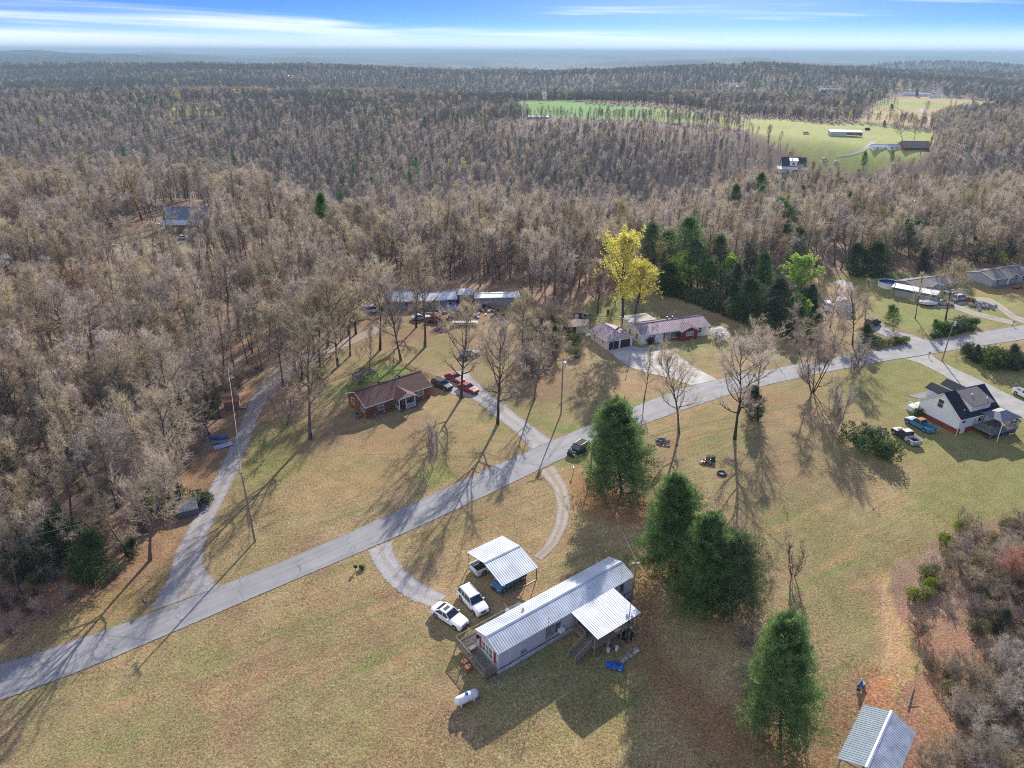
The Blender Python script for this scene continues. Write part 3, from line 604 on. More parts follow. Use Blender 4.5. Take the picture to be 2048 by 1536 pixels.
def cross_gable(parent, xc, w, yf, yb_, hw, hr, m, ov=.25, ovg=.3, th=.09, rib=0, fascia=None, wall=None, wz0=0, face=None):
    """a gable whose ridge runs along y, from the front yf back into the main roof at yb_"""
    for sg in (-1, 1):
        xe = xc + sg * (w / 2 + ov); sl = (hr - hw) / (w / 2); ze = hw - ov * sl
        s = MB(); s.prism([(xe, yf - ovg, ze), (xc, yf - ovg, hr), (xc, yf - ovg, hr + th), (xe, yf - ovg, ze + th)], (0, yb_ - yf + ovg, 0))
        if rib:
            n = int((yb_ - yf + ovg) / rib)
            for i in range(n + 1):
                y = yf - ovg + (yb_ - yf + ovg) * i / n
                s.prism([(xe, y - .03, ze + th), (xe, y + .03, ze + th), (xe, y, ze + th + .045)], (xc - xe, 0, hr - ze))
        s.build('roof_slope', m, parent)
    if wall:
        MB().prism([(xc - w/2, yf, wz0), (xc + w/2, yf, wz0), (xc + w/2, yf, hw), (xc, yf, hr - .01), (xc - w/2, yf, hw)], (0, yb_ - yf, 0)).build('wall', wall, parent)
    if face:
        MB().prism([(xc - w/2, yf - .02, hw - .02), (xc + w/2, yf - .02, hw - .02), (xc, yf - .02, hr - .02)], (0, .12, 0)).build('gable_panel', face, parent)
    if fascia:
        f = MB()
        for sg in (-1, 1):
            xe = xc + sg * (w / 2 + ov); sl = (hr - hw) / (w / 2); ze = hw - ov * sl
            f.prism([(xe, yf - ovg - .03, ze - .1), (xc, yf - ovg - .03, hr - .1), (xc, yf - ovg - .03, hr + .09), (xe, yf - ovg - .03, ze + .09)], (0, .027, 0))
        f.build('fascia', fascia, parent)
def railing(parent, p, q, h=.95, m=None, step=.16, top=.09, name='railing', w=.035):
    s = MB(); p = Vector(p); q = Vector(q); L_ = (q - p).length; n = max(2, int(L_ / step))
    s.bar(p + Vector((0, 0, h)), q + Vector((0, 0, h)), top, .05); s.bar(p + Vector((0, 0, .12)), q + Vector((0, 0, .12)), .05, .08)
    for i in range(n + 1):
        c = p + (q - p) * i / n; s.bar(c + Vector((0, 0, .12)), c + Vector((0, 0, h)), w)
    return s.build(name, m or M_wood, parent)
def posts(parent, pts, z0, z1, w, m, name='post'):
    for x, y in pts: MB((x, y, 0)).box(-w/2, w/2, -w/2, w/2, z0, z1).build(name, m, parent)
def vent(parent, x, y, z, m=None, h=.5, r=.1):
    MB((x, y, z)).tube([(0, 0, 0), (0, 0, h)], r, 8).tube([(0, 0, h), (0, 0, h + .12)], r * 1.6, 8).build('roof_vent', m or M_steel, parent)
def planks(parent, x0, x1, y0, y1, z, along='x', pw=.3, m=None, name='plank', th=.04, gap=.02):
    n = max(1, int(round(((y1 - y0) if along == 'x' else (x1 - x0)) / pw)))
    for i in range(n):
        if along == 'x':
            a = y0 + (y1 - y0) * i / n; b = y0 + (y1 - y0) * (i + 1) / n - gap
            MB().box(x0 + random.uniform(-.03, .03), x1, a, b, z - th, z + random.uniform(-.006, .006)).build(name, m or M_wood, parent)
        else:
            a = x0 + (x1 - x0) * i / n; b = x0 + (x1 - x0) * (i + 1) / n - gap
            MB().box(a, b, y0, y1 + random.uniform(-.03, .03), z - th, z + random.uniform(-.006, .006)).build(name, m or M_wood, parent)

# ------------------------------------------------------------------ the silver-roofed mobile home and what stands round it
MH = (-1.30, 52.31, R(36.65)); MHL, MHW = 19.96, 4.14
def mobile_home():
    t = thing('mobile_home', 'long pale mobile home with ribbed silver metal roof in the foreground', 'mobile home', (MH[0], MH[1], 0), MH[2]); t.location.z = 0
    b0, hw, hr = .62, 2.96, 3.68
    gable_walls(t, MHL, MHW, hw, hr, M_mhw, found=None)
    bpy.data.objects  # walls start at the skirting band
    sk = MB()
    for i in range(27):
        a = -.04 + i * (MHL + .08) / 27; sk.box(a, a + (MHL + .08) / 27 - .015, -.10, -.03, -.5, .66 - .03 * (i % 3 == 1))
    for i in range(27): a = -.04 + i * (MHL + .08) / 27; sk.box(a, a + (MHL + .08) / 27 - .015, MHW + .03, MHW + .10, -.3, .66)
    sk.build('skirting', M_skirt, t, kind='stuff')
    MB().box(-.10, -.03, 0, MHW, -.3, .66).build('end_skirting', M_skirt, t)
    MB().box(-.05, MHL + .05, -.125, -.105, .66, .73).box(-.05, MHL + .05, MHW + .105, MHW + .125, .66, .73).build('drip_rail', M_dark, t)
    gable_roof(t, MHL, MHW, hw, hr, M_rroof, ov=.14, ovg=.12, th=.07, rib=.29, cap=M_rroof)
    MB().box(1.9, 2.0, -.03, -.01, 0, .1)
    for x, w, h, g in ((7.0, .95, 1.35, M_curt), (8.15, .75, 1.1, M_glass)):
        window(t, x, 0, 1.85, w, h, 0, g, M_steel)
    window(t, MHL - 1.75, 0, 2.05, .45, .95, 0, M_glass, M_steel)
    MB().box(8.2, 8.85, -.5, .05, 1.15, 1.6).build('air_conditioner', M_white, t)
    # end wall facing the small deck: three-light window, red shutters, red door
    window(t, 0, MHW * .50, 1.75, 1.9, 1.35, 2, M_curt, M_trim, cols=3)
    MB().box(-.07, -.01, .50, .82, 1.0, 2.6).build('shutter', M_red, t); MB().box(-.07, -.01, 3.2, 3.52, 1.0, 2.6).build('shutter', M_red, t)
    MB((0, MHW * .9, 2.35)).box(-.28, -.05, -.12, .12, -.2, .2).build('wall_lamp', M_black, t)
    for x, y, z in ((5.5, 3.0, 3.25), (13.9, 1.25, 3.22)): vent(t, x, y, z, M_rust if x < 9 else M_steel, .35, .09)
    MB((6.55, -.22, 0)).tube([(0, 0, .1), (0, 0, 4.6)], .03, 6).bar((-.35, 0, 4.4), (.35, .2, 4.4), .03).bar((-.25, -.15, 4.15), (.25, .2, 4.15), .03).build('aerial', M_steel, t)
    MB((6.75, .35, 3.1)).box(0, .04, 0, .9, .0, .03).box(.3, .34, 0, .9, 0, .03).build('patch_strip', M_white, t)
    dbl = MB()
    for i in range(8): a = random.uniform(0, pi); dbl.bar((3.4 + random.uniform(-.5, .6), -.04, 1.0 + random.uniform(-.2, .6)), (3.4 + random.uniform(-.5, .6), -.04, 1.0 + random.uniform(-.2, .8)), .03)
    dbl.build('bare_vine', M_barkd, t, kind='stuff')
    return t
mobile_home()
def loc(x, y, z=0, base=MH):
    return (base[0] + cos(base[2]) * x - sin(base[2]) * y, base[1] + sin(base[2]) * x + cos(base[2]) * y, z)
# porch at the right
def porch():
    px, py = 10.15, -4.05; Wp, Dp, fz = 6.1, 3.75, .95
    t = thing('covered_porch', 'raised timber porch with white ribbed metal roof beside the mobile home', 'porch', loc(px, py), MH[2]); t.location.z = 0
    za, zb = 2.62, 3.02
    roof_slab('roof', t, -.15, Wp + .35, -.55, za, Dp + .12, zb, .05, M_rroof2 if False else M_rroof, rib=.26)
    MB().box(-.1, Wp + .3, -.5, -.42, za - .16, za - .02).build('roof_beam', M_wood, t)
    planks(t, 0, Wp, 0, Dp, fz, 'x', .42, M_wood2)
    MB().box(0, Wp, -.05, .0, fz - .28, fz - .05).box(-.05, 0, 0, Dp, fz - .28, fz - .05).box(Wp, Wp + .05, 0, Dp, fz - .28, fz - .05).build('rim_joist', M_wood, t)
    posts(t, [(0.06, 0.06), (2.1, .06), (4.2, .06), (Wp - .06, .06)], -1.2, za, .12, M_wood); posts(t, [(.06, Dp - .1), (Wp - .06, Dp - .1)], -.1, zb - .1, .12, M_wood)
    railing(t, (.1, .03, fz), (Wp - .1, .03, fz), .95, M_wood, .17); railing(t, (Wp - .03, .1, fz), (Wp - .03, Dp, fz), .95, M_wood, .17); railing(t, (.03, 1.6, fz), (.03, Dp, fz), .95, M_wood, .17)
    s = thing('timber_stairs', 'weathered wooden stairs leading up to the porch of the mobile home', 'stairs', loc(px - 2.0, py + .35), MH[2]); s.location.z = 0
    for i in range(7): MB().box(.3 * i - .3, .3 * i, 0, 1.15, -.1 + .155 * i, -.06 + .155 * i).build('tread', M_wood2, s)
    for y in (0, 1.15):
        MB().bar((-.4, y, -.2), (1.95, y, fz - .05), .05, .2).build('stringer', M_wood2, s)
        MB().bar((-.4, y, .85), (1.95, y, fz + .95), .08, .05).bar((-.4, y, .4), (1.95, y, fz + .5), .04, .08).build('handrail', M_wood, s)
        MB().box(-.5, -.4, y - .05, y + .05, -.5, .85).build('post', M_wood, s)
    # things under and beside the porch
    tr = MB((0, 0, 0)); V = []
    for i in range(11):
        for j in range(6): V.append((i * .2 + .04 * sin(j), j * .2 + .05 * sin(i * 2), .1 + .18 * abs(sin(i * 1.3 + j * 1.7)) * (1 - abs(i - 5) / 7)))
    F_ = [(a * 6 + b, a * 6 + b + 1, a * 6 + b + 7, a * 6 + b + 6) for a in range(10) for b in range(5)]
    o = rawmesh('tarpaulin', V, F_, m=M_tarp); o.location = (*loc(px + .3, py - 1.5)[:2], float(terrain(*loc(px + .3, py - 1.5)[:2]))); o.rotation_euler = (0, 0, MH[2] - .9); tag(o, 'crumpled bright blue tarpaulin on the ground in front of the porch', 'tarpaulin')
    for k, (x, y, lab) in enumerate(((2.0, -.2, 'white plastic bucket lying nearest the blue tarpaulin'), (2.7, .55, 'white plastic bucket deepest under the porch'), (3.0, -.55, 'white plastic bucket standing farthest out by the paving slabs'))):
        b = thing('bucket', lab, 'bucket', loc(px + x, py + y), k)
        MB().tube([(0, 0, 0), (0, 0, .42)], [.17, .21], 10).build('pail', M_white, b); MB().tube([(0, 0, .42), (0, 0, .46)], .225, 10).build('rim', M_trim, b)
    pv = thing('paving', 'scattered square concrete slabs laid in the grass below the porch', 'paving', loc(px + 2.6, py - 1.6), MH[2])
    for i in range(15):
        x = (i % 5) * .62 + random.uniform(-.1, .1); y = (i // 5) * .6 - .3 + random.uniform(-.12, .12)
        if (i * 7) % 5 == 1 and i > 8: continue
        MB((x, y, 0), random.uniform(-.15, .15)).box(-.24, .24, -.24, .24, .0, .05 + .01 * (i % 3)).build('slab', M_concg, pv)
    tp = thing('trampoline', 'small round black trampoline under the right end of the porch', 'trampoline', loc(px + 5.1, py + .2))
    r = 1.05; MB().tube([(r * cos(a * pi / 9), r * sin(a * pi / 9), .32) for a in range(19)], .05, 6, False).build('rim', M_black, tp); MB().poly([(r * .93 * cos(a * pi / 9), r * .93 * sin(a * pi / 9), .31) for a in range(18)]).build('mat', M_dark, tp)
    for a in range(4): MB().tube([(r * cos(a * pi / 2), r * sin(a * pi / 2), 0), (r * cos(a * pi / 2), r * sin(a * pi / 2), .32)], .03, 6).build('leg', M_black, tp)
porch()
def front_deck():
    fz = .75; x0, x1 = -1.75, -.12
    t = thing('timber_deck', 'weathered timber deck with railing wrapping the near end of the mobile home', 'deck', loc(0, 0), MH[2]); t.location.z = 0
    planks(t, x0, x1, .1, MHW + 1.6, fz, 'y', .27, M_wood2)
    planks(t, -.1, 4.6, MHW + .14, MHW + 1.6, fz, 'x', .24, M_wood2)
    for a, b in (((x0, .1), (x0, MHW + 1.6)), ((x0, .1), (-.15, .1)), ((x0, MHW + 1.6), (6.2, MHW + 1.6))):
        railing(t, (*a, fz), (*b, fz), .95, M_wood, .17)
    MB().box(x0 - .05, x0, .1, MHW + 1.6, fz - .3, fz - .03).box(x0, -.1, .03, .08, fz - .3, fz - .03).build('rim_joist', M_wood, t)
    posts(t, [(x0, .1), (x0, 1.9), (x0, 3.8), (x0, MHW + 1.6), (1.6, MHW + 1.6), (4.0, MHW + 1.6), (6.2, MHW + 1.6)], -.7, fz + .98, .1, M_wood)
    MB().box(-1.2, -.5, 3.6, 4.1, fz, fz + .35).build('crate', M_wood, t)
    for k, (x, y, lab) in enumerate(((-2.25, 3.2, 'orange wooden cable reel, the farther of two beside the deck'), (-2.35, 2.35, 'orange wooden cable reel, the nearer of two beside the deck'))):
        s = thing('cable_reel', lab, 'cable reel', loc(x, y), 0)
        for z in (.05, .5): MB().tube([(0, 0, z), (0, 0, z + .06)], .36, 14).build('flange', M_rust if z > .1 else mat('orange_paint', (.45, .10, .03), .6), s)
        MB().tube([(0, 0, .1), (0, 0, .5)], .17, 10).build('drum', M_wood, s)
    # rubble by the corner
    r = MB()
    for i in range(26):
        x, y = -.6 + random.gauss(0, .45), -.35 + random.gauss(0, .35); q = random.uniform(.04, .12)
        r.o = (*loc(x, y)[:2], float(terrain(*loc(x, y)[:2]))); r.box(-q, q, -q * .7, q, 0, q * 1.3, q * .2, q * .2)
    o = r.build('rubble', M_stone); tag(o, 'small heap of broken rubble at the near corner of the mobile home', 'rubble', kind='stuff')
front_deck()
def side_deck():
    bx, by = 5.6, MHW + .15
    t = thing('side_deck', 'small grey corrugated landing with timber rails behind the mobile home', 'deck', loc(bx, by), MH[2])
    s = MB(); n = 17
    for i in range(n): s.prism([(i * 2.1 / n, 0, .98), ((i + 1) * 2.1 / n, 0, .98), ((i + .5) * 2.1 / n, 0, 1.06)], (0, 2.1, -.06))
    s.build('corrugated_top', M_rroof2, t)
    MB().box(0, 2.1, 0, 2.1, .85, .96).build('frame', M_wood2, t)
    posts(t, [(-.15, 0.05), (-.15, 2.2), (2.25, 2.2)], 0, 1.8, .1, M_wood); posts(t, [(2.2, .05)], 0, 1.7, .1, M_wood)
    MB().bar((-.15, 0, 1.75), (-.15, 2.3, 1.75), .12, .05).bar((-.15, 0, 1.35), (-.15, 2.3, 1.35), .12, .05).bar((-.45, .2, .3), (-.45, 2.6, .9), .12, .05).build('rail', M_wood2, t)
    MB().bar((2.3, .1, 1.6), (4.3, .1, 1.6), .12, .05).bar((2.3, .35, 1.1), (4.3, .35, 1.1), .12, .05).bar((2.9, .1, 0.1), (3.6, .3, 1.7), .07).build('rail', M_wood, t)
    d = thing('satellite_dish', 'white satellite dish mounted low behind the mobile home roof', 'satellite dish', loc(4.6, MHW + .5, 2.6), MH[2] + 2)
    s = MB(); s.tube([(0, 0, 0), (0, .06, .02)], [.33, .3], 12); s.build('dish', M_white, d); MB().tube([(0, 0, 0), (0, .1, -.5), (0, 0, -1.9)], .025, 6).build('mast', M_steel, d)
side_deck()
# carport
def carport():
    X0, Y0, th = -1.05, 63.62, R(36.86); Ln, Wd, hw, hr = 5.38, 7.51, 2.0, 2.85
    t = thing('carport', 'open steel carport with silver ribbed gable roof over two parked vehicles', 'carport', (X0, Y0, 0), th)
    gable_roof(t, Ln, Wd, hw, hr, M_rroof, ov=.12, ovg=.1, th=.05, rib=.3)
    # ribs of this roof run along the ridge in part: lengthwise laps
    posts(t, [(.05, .05), (1.8, .05), (3.6, .05), (Ln - .05, .05), (.05, Wd - .05), (2.7, Wd - .05), (Ln - .05, Wd - .05)], 0, hw, .07, M_black)
    for y in (.05, Wd - .05): MB().box(0, Ln, y - .04, y + .04, 0, .07).build('base_rail', M_steel, t)
    for x in (.05, Ln / 2, Ln - .05): MB().bar((x, 0, hw), (x, Wd / 2, hr - .02), .06).bar((x, Wd, hw), (x, Wd / 2, hr - .02), .06).build('rafter', M_steel, t)
carport()

# ------------------------------------------------------------------ vehicles
def paint(name, col, rough=.38): 
    return mat('paint_' + name, col, rough, .04, 1.0, spec=.3)
P_white = paint('white', (.82, .82, .82)); P_red = paint('red', (.34, .03, .03)); P_blue = paint('blue', (.05, .16, .30)); P_teal = paint('teal_blue', (.04, .21, .38), .5)
P_grey = paint('grey', (.27, .29, .33)); P_silver = paint('silver', (.50, .51, .52)); P_green = paint('dark_green', (.03, .045, .04)); P_black = paint('black', (.018, .018, .022)); P_slate = paint('slate', (.16, .21, .29)); P_purple = paint('dark_plum', (.03, .02, .04))
def vehicle(name, label, cat, pos, rz, kind='sedan', Ln=4.7, Wd=1.82, Ht=1.45, body=None, roofm=None, cabm=None, group=None, sunroof=False, bedm=None, hoodm=None):
    """x points forward, the origin is the centre of the footprint"""
    t = thing(name, label, cat, pos, rz, group); body = body or P_white; w = Wd / 2; g = .20; L2 = Ln / 2
    K = {'sedan': dict(belt=.66, hood=.60, xa=.17, xb=.015, xc=-.20, xd=-.36, deck=.64),
         'suv': dict(belt=.62, hood=.60, xa=.22, xb=.08, xc=-.42, xd=-.485, deck=.62),
         'van': dict(belt=.56, hood=.53, xa=.33, xb=.14, xc=-.44, xd=-.485, deck=.56),
         'pickup': dict(belt=.62, hood=.59, xa=.20, xb=.10, xc=-.10, xd=-.125, deck=.60)}[kind]
    belt = K['belt'] * Ht; hood = K['hood'] * Ht; deck = K['deck'] * Ht
    def sec(x, zt, hwid, zb=g, sh=.06):
        return [(x, -hwid * .96, zb), (x, -hwid, zb + .18), (x, -hwid, zt - .14), (x, -hwid * .93, zt - sh), (x, -hwid * .72, zt), (x, hwid * .72, zt), (x, hwid * .93, zt - sh), (x, hwid, zt - .14), (x, hwid, zb + .18), (x, hwid * .96, zb)]
    xd = K['xd'] * Ln; xa = K['xa'] * Ln; bed = kind == 'pickup'
    xrear = -L2 if not bed else xd - .05
    S = []
    if not bed: S += [sec(-L2, deck * .82, w * .86, g + .12), sec(-L2 + .06, deck * .93, w * .93, g + .05), sec(-L2 + .35, deck * .99, w * .99)]
    else: S += [sec(xrear, belt, w)]
    S += [sec(xd, belt, w), sec(xa, belt * .99, w), sec(xa + .25, hood + .04, w * .99), sec(L2 - .45, hood * .94, w * .96), sec(L2 - .12, hood * .84, w * .88), sec(L2, hood * .66, w * .80, g + .08)]
    MB().loft(S[::-1]).build('body', body, t, smooth=False)
    if hoodm: MB().loft([[(xa + .1, -w * .86, hood + .045), (xa + .1, w * .86, hood + .045), (xa + .1, w * .86, hood + .03)], [(L2 - .3, -w * .8, hood * .93), (L2 - .3, w * .8, hood * .93), (L2 - .3, w * .8, hood * .9)]][::-1]).build('hood', hoodm, t, label='white hood')
    if bed:
        hb = belt * .97; b = MB(); b.box(-L2, xrear - .03, -w, -w + .1, g + .08, hb); b.box(-L2, xrear - .03, w - .1, w, g + .08, hb); b.box(-L2, -L2 + .09, -w + .1, w - .1, g + .2, hb); b.box(xrear - .11, xrear - .03, -w + .1, w - .1, g + .2, hb); b.box(-L2 + .09, xrear - .11, -w + .1, w - .1, g + .1, g + .34)
        b.build('cargo_bed', bedm or body, t)
        MB().box(-L2 + .1, xrear - .12, -w + .13, w - .13, g + .343, g + .36).build('bed_liner', M_black if body is not P_teal else P_teal, t)
        MB().box(-L2 - .16, -L2 - .01, -w * .95, w * .95, g + .12, g + .3).build('rear_bumper', M_steel, t)
        for y in (-.75, .75): MB().box(-L2 + .7 - .25, -L2 + 1.35, y * w * 1.0 - .12, y * w * 1.0 + .12, g + .36, g + .5).build('wheel_well', body, t)
    xb, xc = K['xb'] * Ln, K['xc'] * Ln; wi = w * .76; rz_ = Ht - .05
    gl = MB(); gl.loft([[(xa, -w * .92, belt - .03), (xa, w * .92, belt - .03), (xd, w * .92, belt - .03), (xd, -w * .92, belt - .03)], [(xb, -wi, rz_), (xb, wi, rz_), (xc, wi, rz_), (xc, -wi, rz_)]]); gl.build('windows', M_glass, t)
    rf = MB(); e = .05
    rf.loft([[(xb + .04, -wi - .03, rz_ - .01), (xb + .04, wi + .03, rz_ - .01), (xc - .04, wi + .03, rz_ - .01), (xc - .04, -wi - .03, rz_ - .01)], [(xb - .05, -wi + e, Ht), (xb - .05, wi - e, Ht), (xc + .05, wi - e, Ht), (xc + .05, -wi + e, Ht)]]); ro = rf.build('roof', roofm or body, t)
    if sunroof: MB().box(xb - .75, xb - .3, -.42, .42, Ht + .002, Ht + .012).build('sunroof', M_black, t)
    if kind in ('suv', 'van'):
        for sg in (-1, 1): MB().bar((xb - .2, sg * (wi - .05), Ht + .03), (xc + .2, sg * (wi - .05), Ht + .03), .04, .03).build('roof_rail', M_steel if kind == 'suv' else body, t)
    pm = cabm or body
    for sg in (-1, 1):
        bars = [((xa - .01, sg * w * .925, belt - .04), (xb, sg * (wi + .01), rz_), .07, .06), ((xd + .01, sg * w * .925, belt - .04), (xc, sg * (wi + .01), rz_), .13 if kind != 'pickup' else .1, .07)]
        if kind != 'pickup' or Ln > 5.3:
            xm = (xb * .5 + xc * .5) + .12; bars.append(((xm, sg * w * .935, belt - .04), (xm - .03, sg * (wi + .015), rz_), .08, .05))
        if kind in ('suv', 'van'): xm = xc + .75; bars.append(((xm, sg * w * .935, belt - .04), (xm, sg * (wi + .015), rz_), .1, .05))
        for b_ in bars: MB().bar(*b_).build('pillar', pm, t)
    R_ = .33 if kind in ('sedan', 'van') else .37
    wb = Ln * .295
    for sx in (1, -1):
        for sg in (-1, 1):
            x = sx * wb + (.03 * Ln if sx > 0 else (0 if not bed else -.02 * Ln)); y0, y1 = sg * (w - .21), sg * (w + .015)
            wh = MB().tube([(x, y0, R_), (x, y1, R_)], R_, 16).build('tyre', M_tire, t, smooth=False)
            MB().tube([(x, y1 - sg * .03, R_), (x, y1 + sg * .012, R_)], R_ * .62, 12).build('rim', M_rim, wh)
            MB().prism([(x - R_ * 1.18, y1 - sg * .012, .18), (x - R_ * 1.1, y1 - sg * .012, R_ * 1.6), (x - R_ * .6, y1 - sg * .012, R_ * 2.1), (x + R_ * .6, y1 - sg * .012, R_ * 2.1), (x + R_ * 1.1, y1 - sg * .012, R_ * 1.6), (x + R_ * 1.18, y1 - sg * .012, .18)], (0, -sg * .012, 0)).build('wheel_arch', M_dark, t)
    for sg in (-1, 1):
        MB((L2 - .17, sg * w * .70, hood * .74), sg * .35).box(-.1, .1, -.15, .15, -.07, .07).build('headlight', M_lens, t)
        MB((-L2 + .03, sg * w * .80, deck * .80), 0).box(-.05, .03, -.13 if not bed else -.06, .13 if not bed else .06, -.09, .09 if not bed else .2).build('taillight', M_tail, t)
        MB((xa - .22, sg * (w + .06), belt + .02)).box(-.07, .07, -.1, .1, -.02, .13).build('mirror', body, t)
        MB().box(-wb + R_ + .1, wb - R_ + .05, sg * w * .995 - .01, sg * w * .995 + .01, g + .05, g + .14).build('sill', M_black, t)
    MB().box(L2 - .05, L2 + .015, -w * .42, w * .42, hood * .52, hood * .74).build('grille', M_black, t)
    MB().box(L2 - .08, L2 + .03, -w * .7, w * .7, g + .05, g + .16).build('front_bumper', M_steel if kind == 'pickup' else M_black, t)
    MB().box(-L2 - .02, -L2 + .03, -.26, .26, deck * .55, deck * .55 + .13).build('number_plate', M_lens, t)
    return t
def wheelpos(rear, front, side, Wd):
    a = np.array(G(*rear)); b = np.array(G(*front)); d = (b - a) / np.hypot(*(b - a)); pr = np.array([-d[1], d[0]]) * (1 if side == 'R' else -1)
    c = (a + b) / 2 + pr * Wd / 2; return (c[0], c[1], 0.02), atan2(d[1], d[0])
def car(rear, front, side, name, label, cat, **kw):
    p, a = wheelpos(rear, front, side, kw.get('Wd', 1.82)); return vehicle(name, label, cat, p, a, **kw)
car((873, 1237), (905, 1258), 'R', 'parked_car', 'white sedan with a dark sunroof parked nearest the gravel entrance', 'car', sunroof=True, Ln=4.85)
car((921, 1201), (946, 1230), 'R', 'parked_suv', 'white sport utility vehicle parked between the sedan and the carport', 'suv', kind='suv', Ln=4.7, Wd=1.85, Ht=1.7)
car((1042, 1163), (1013, 1183), 'L', 'parked_minivan', 'blue minivan with white upper half nosing out from under the carport', 'minivan', kind='van', Ln=4.9, Wd=1.9, Ht=1.72, body=P_blue, roofm=P_white, cabm=P_white)
cp, ca = (-4.0 + 1.55, 71.2, .02), R(36.86)
def onbase(x, y): return (-1.05 + cos(ca) * x - sin(ca) * y, 63.62 + sin(ca) * x + cos(ca) * y, .02)
vehicle('parked_pickup', 'white pickup truck with its bed sticking out from under the carport', 'pickup truck', onbase(2.3, 5.6), ca, kind='pickup', Ln=5.7, Wd=1.95, Ht=1.8, body=P_white)
car((1174, 902), (1156, 914), 'L', 'moving_suv', 'black sport utility vehicle on the road edge behind the big pine', 'suv', kind='suv', body=P_black, roofm=M_tire, Ln=4.4, Ht=1.6)
car((894, 760), (912, 768), 'R', 'parked_car', 'red sedan parked farther back on the brick house drive', 'car', body=P_red, group='cars parked by the brick house')
car((921, 781), (939, 788), 'R', 'parked_car', 'red sedan parked nearest the road on the brick house drive', 'car', body=P_red, group='cars parked by the brick house')
car((868, 774), (887, 782), 'R', 'parked_suv', 'dark green sport utility vehicle parked against the brick house', 'suv', kind='suv', body=P_green, Ht=1.7, group='cars parked by the brick house')
car((931, 716), (953, 713), 'R', 'parked_car', 'slate blue sedan parked under the bare tree on the upper lawn', 'car', body=P_slate, Ln=4.7)
car((866, 646), (888, 643), 'R', 'parked_pickup', 'red pickup truck in the junk yard before the trailers', 'pickup truck', kind='pickup', Ln=5.3, Ht=1.7, body=P_red)
car((1843, 863), (1817, 849), 'L', 'parked_pickup', 'teal blue pickup truck with rusty cab and white hood by the farmhouse', 'pickup truck', kind='pickup', Ln=5.2, Wd=1.9, Ht=1.7, body=P_teal, roofm=M_rust, cabm=M_rust, hoodm=P_white)
car((1814, 888), (1788, 870), 'L', 'parked_pickup', 'dark pickup truck with white cab roof next to the magnolia', 'pickup truck', kind='pickup', Ln=5.4, Wd=1.9, Ht=1.75, body=P_purple, roofm=P_white, hoodm=P_white, bedm=P_silver)
car((2030, 790), (2062, 806), 'R', 'parked_pickup', 'white pickup truck on the farmhouse driveway at the right edge', 'pickup truck', kind='pickup', Ln=5.5, Ht=1.8, body=P_white)
car((1916, 604), (1934, 601), 'R', 'parked_suv', 'silver sport utility vehicle parked above the boulder pile', 'suv', kind='suv', body=P_silver, Ln=5.0, Ht=1.8)
car((1879, 611), (1896, 613), 'R', 'parked_car', 'grey sedan parked between the covered boat and the silver vehicle', 'car', body=P_grey)
car((1744, 655), (1759, 650), 'R', 'parked_suv', 'black vehicle on the gravel pad behind the road hedge', 'suv', kind='suv', body=P_black, Ht=1.75, group='cars on the gravel pad by the road')
car((1738, 684), (1754, 684), 'R', 'parked_car', 'black car half hidden by the cedar at the roadside hedge', 'car', body=P_black, group='cars on the gravel pad by the road')
car((835, 642), (850, 641), 'R', 'parked_car', 'pale grey junked car beside the red pickup', 'car', body=P_silver)
car((737, 628), (752, 626), 'R', 'parked_van', 'white junked van at the left end of the trailer', 'van', kind='van', body=P_white, Ht=1.9)
car((1643, 612), (1650, 625), 'R', 'parked_van', 'white van beside the rust streaked trailer', 'van', kind='van', body=P_white, Ht=1.9)
car((300, 452), (312, 452), 'R', 'parked_car', 'white car on the lot left of the woodland barn', 'car', body=P_white, group='cars on the woodland lot')
car((214, 498), (228, 494), 'R', 'parked_car', 'grey car at the left end of the woodland lot', 'car', body=P_silver, group='cars on the woodland lot')
car((362, 480), (376, 478), 'R', 'parked_car', 'white car below the woodland barn', 'car', body=P_white, group='cars on the woodland lot')

# propane tanks
def propane(label, pa, pb, r=.48, Ln=2.7):
    a = np.array(G(*pa)); b = np.array(G(*pb)); c = (a + b) / 2
    t = thing('propane_tank', label, 'propane tank', (c[0], c[1], 0), atan2(b[1] - a[1], b[0] - a[0])); h = Ln / 2
    xs = [-h, -h + .06, -h + .2, -h + .42, h - .42, h - .2, h - .06, h]; rs = [.03, r * .5, r * .84, r, r, r * .84, r * .5, .03]
    MB().tube([(x, 0, r + .22) for x in xs], rs, 20).build('tank', M_white, t, smooth=True)
    MB().tube([(0, 0, 2 * r + .18), (0, 0, 2 * r + .38), (0, 0, 2 * r + .44)], [.17, .17, .08], 12).build('valve_dome', mat('blue_plastic', (.02, .2, .5), .4), t)
    MB().tube([(h - .55, 0, 2 * r + .2), (h - .55, 0, 2 * r + .3)], .04, 6).build('relief_valve', M_steel, t)
    MB().tube([(.0, -.17, 2 * r + .25), (.1, -r, r + .3), (.12, -r, .1)], .02, 5).build('pipe', M_black, t)
    for x in (-h * .55, h * .55): MB().box(x - .06, x + .06, -r * .7, r * .7, 0, .32).build('foot', M_trim, t)
propane('white propane tank with blue valve dome on the foreground lawn', (912, 1414), (955, 1394))
propane('small white propane tank behind the cream garage', (1172, 676), (1185, 672), .4, 2.2)

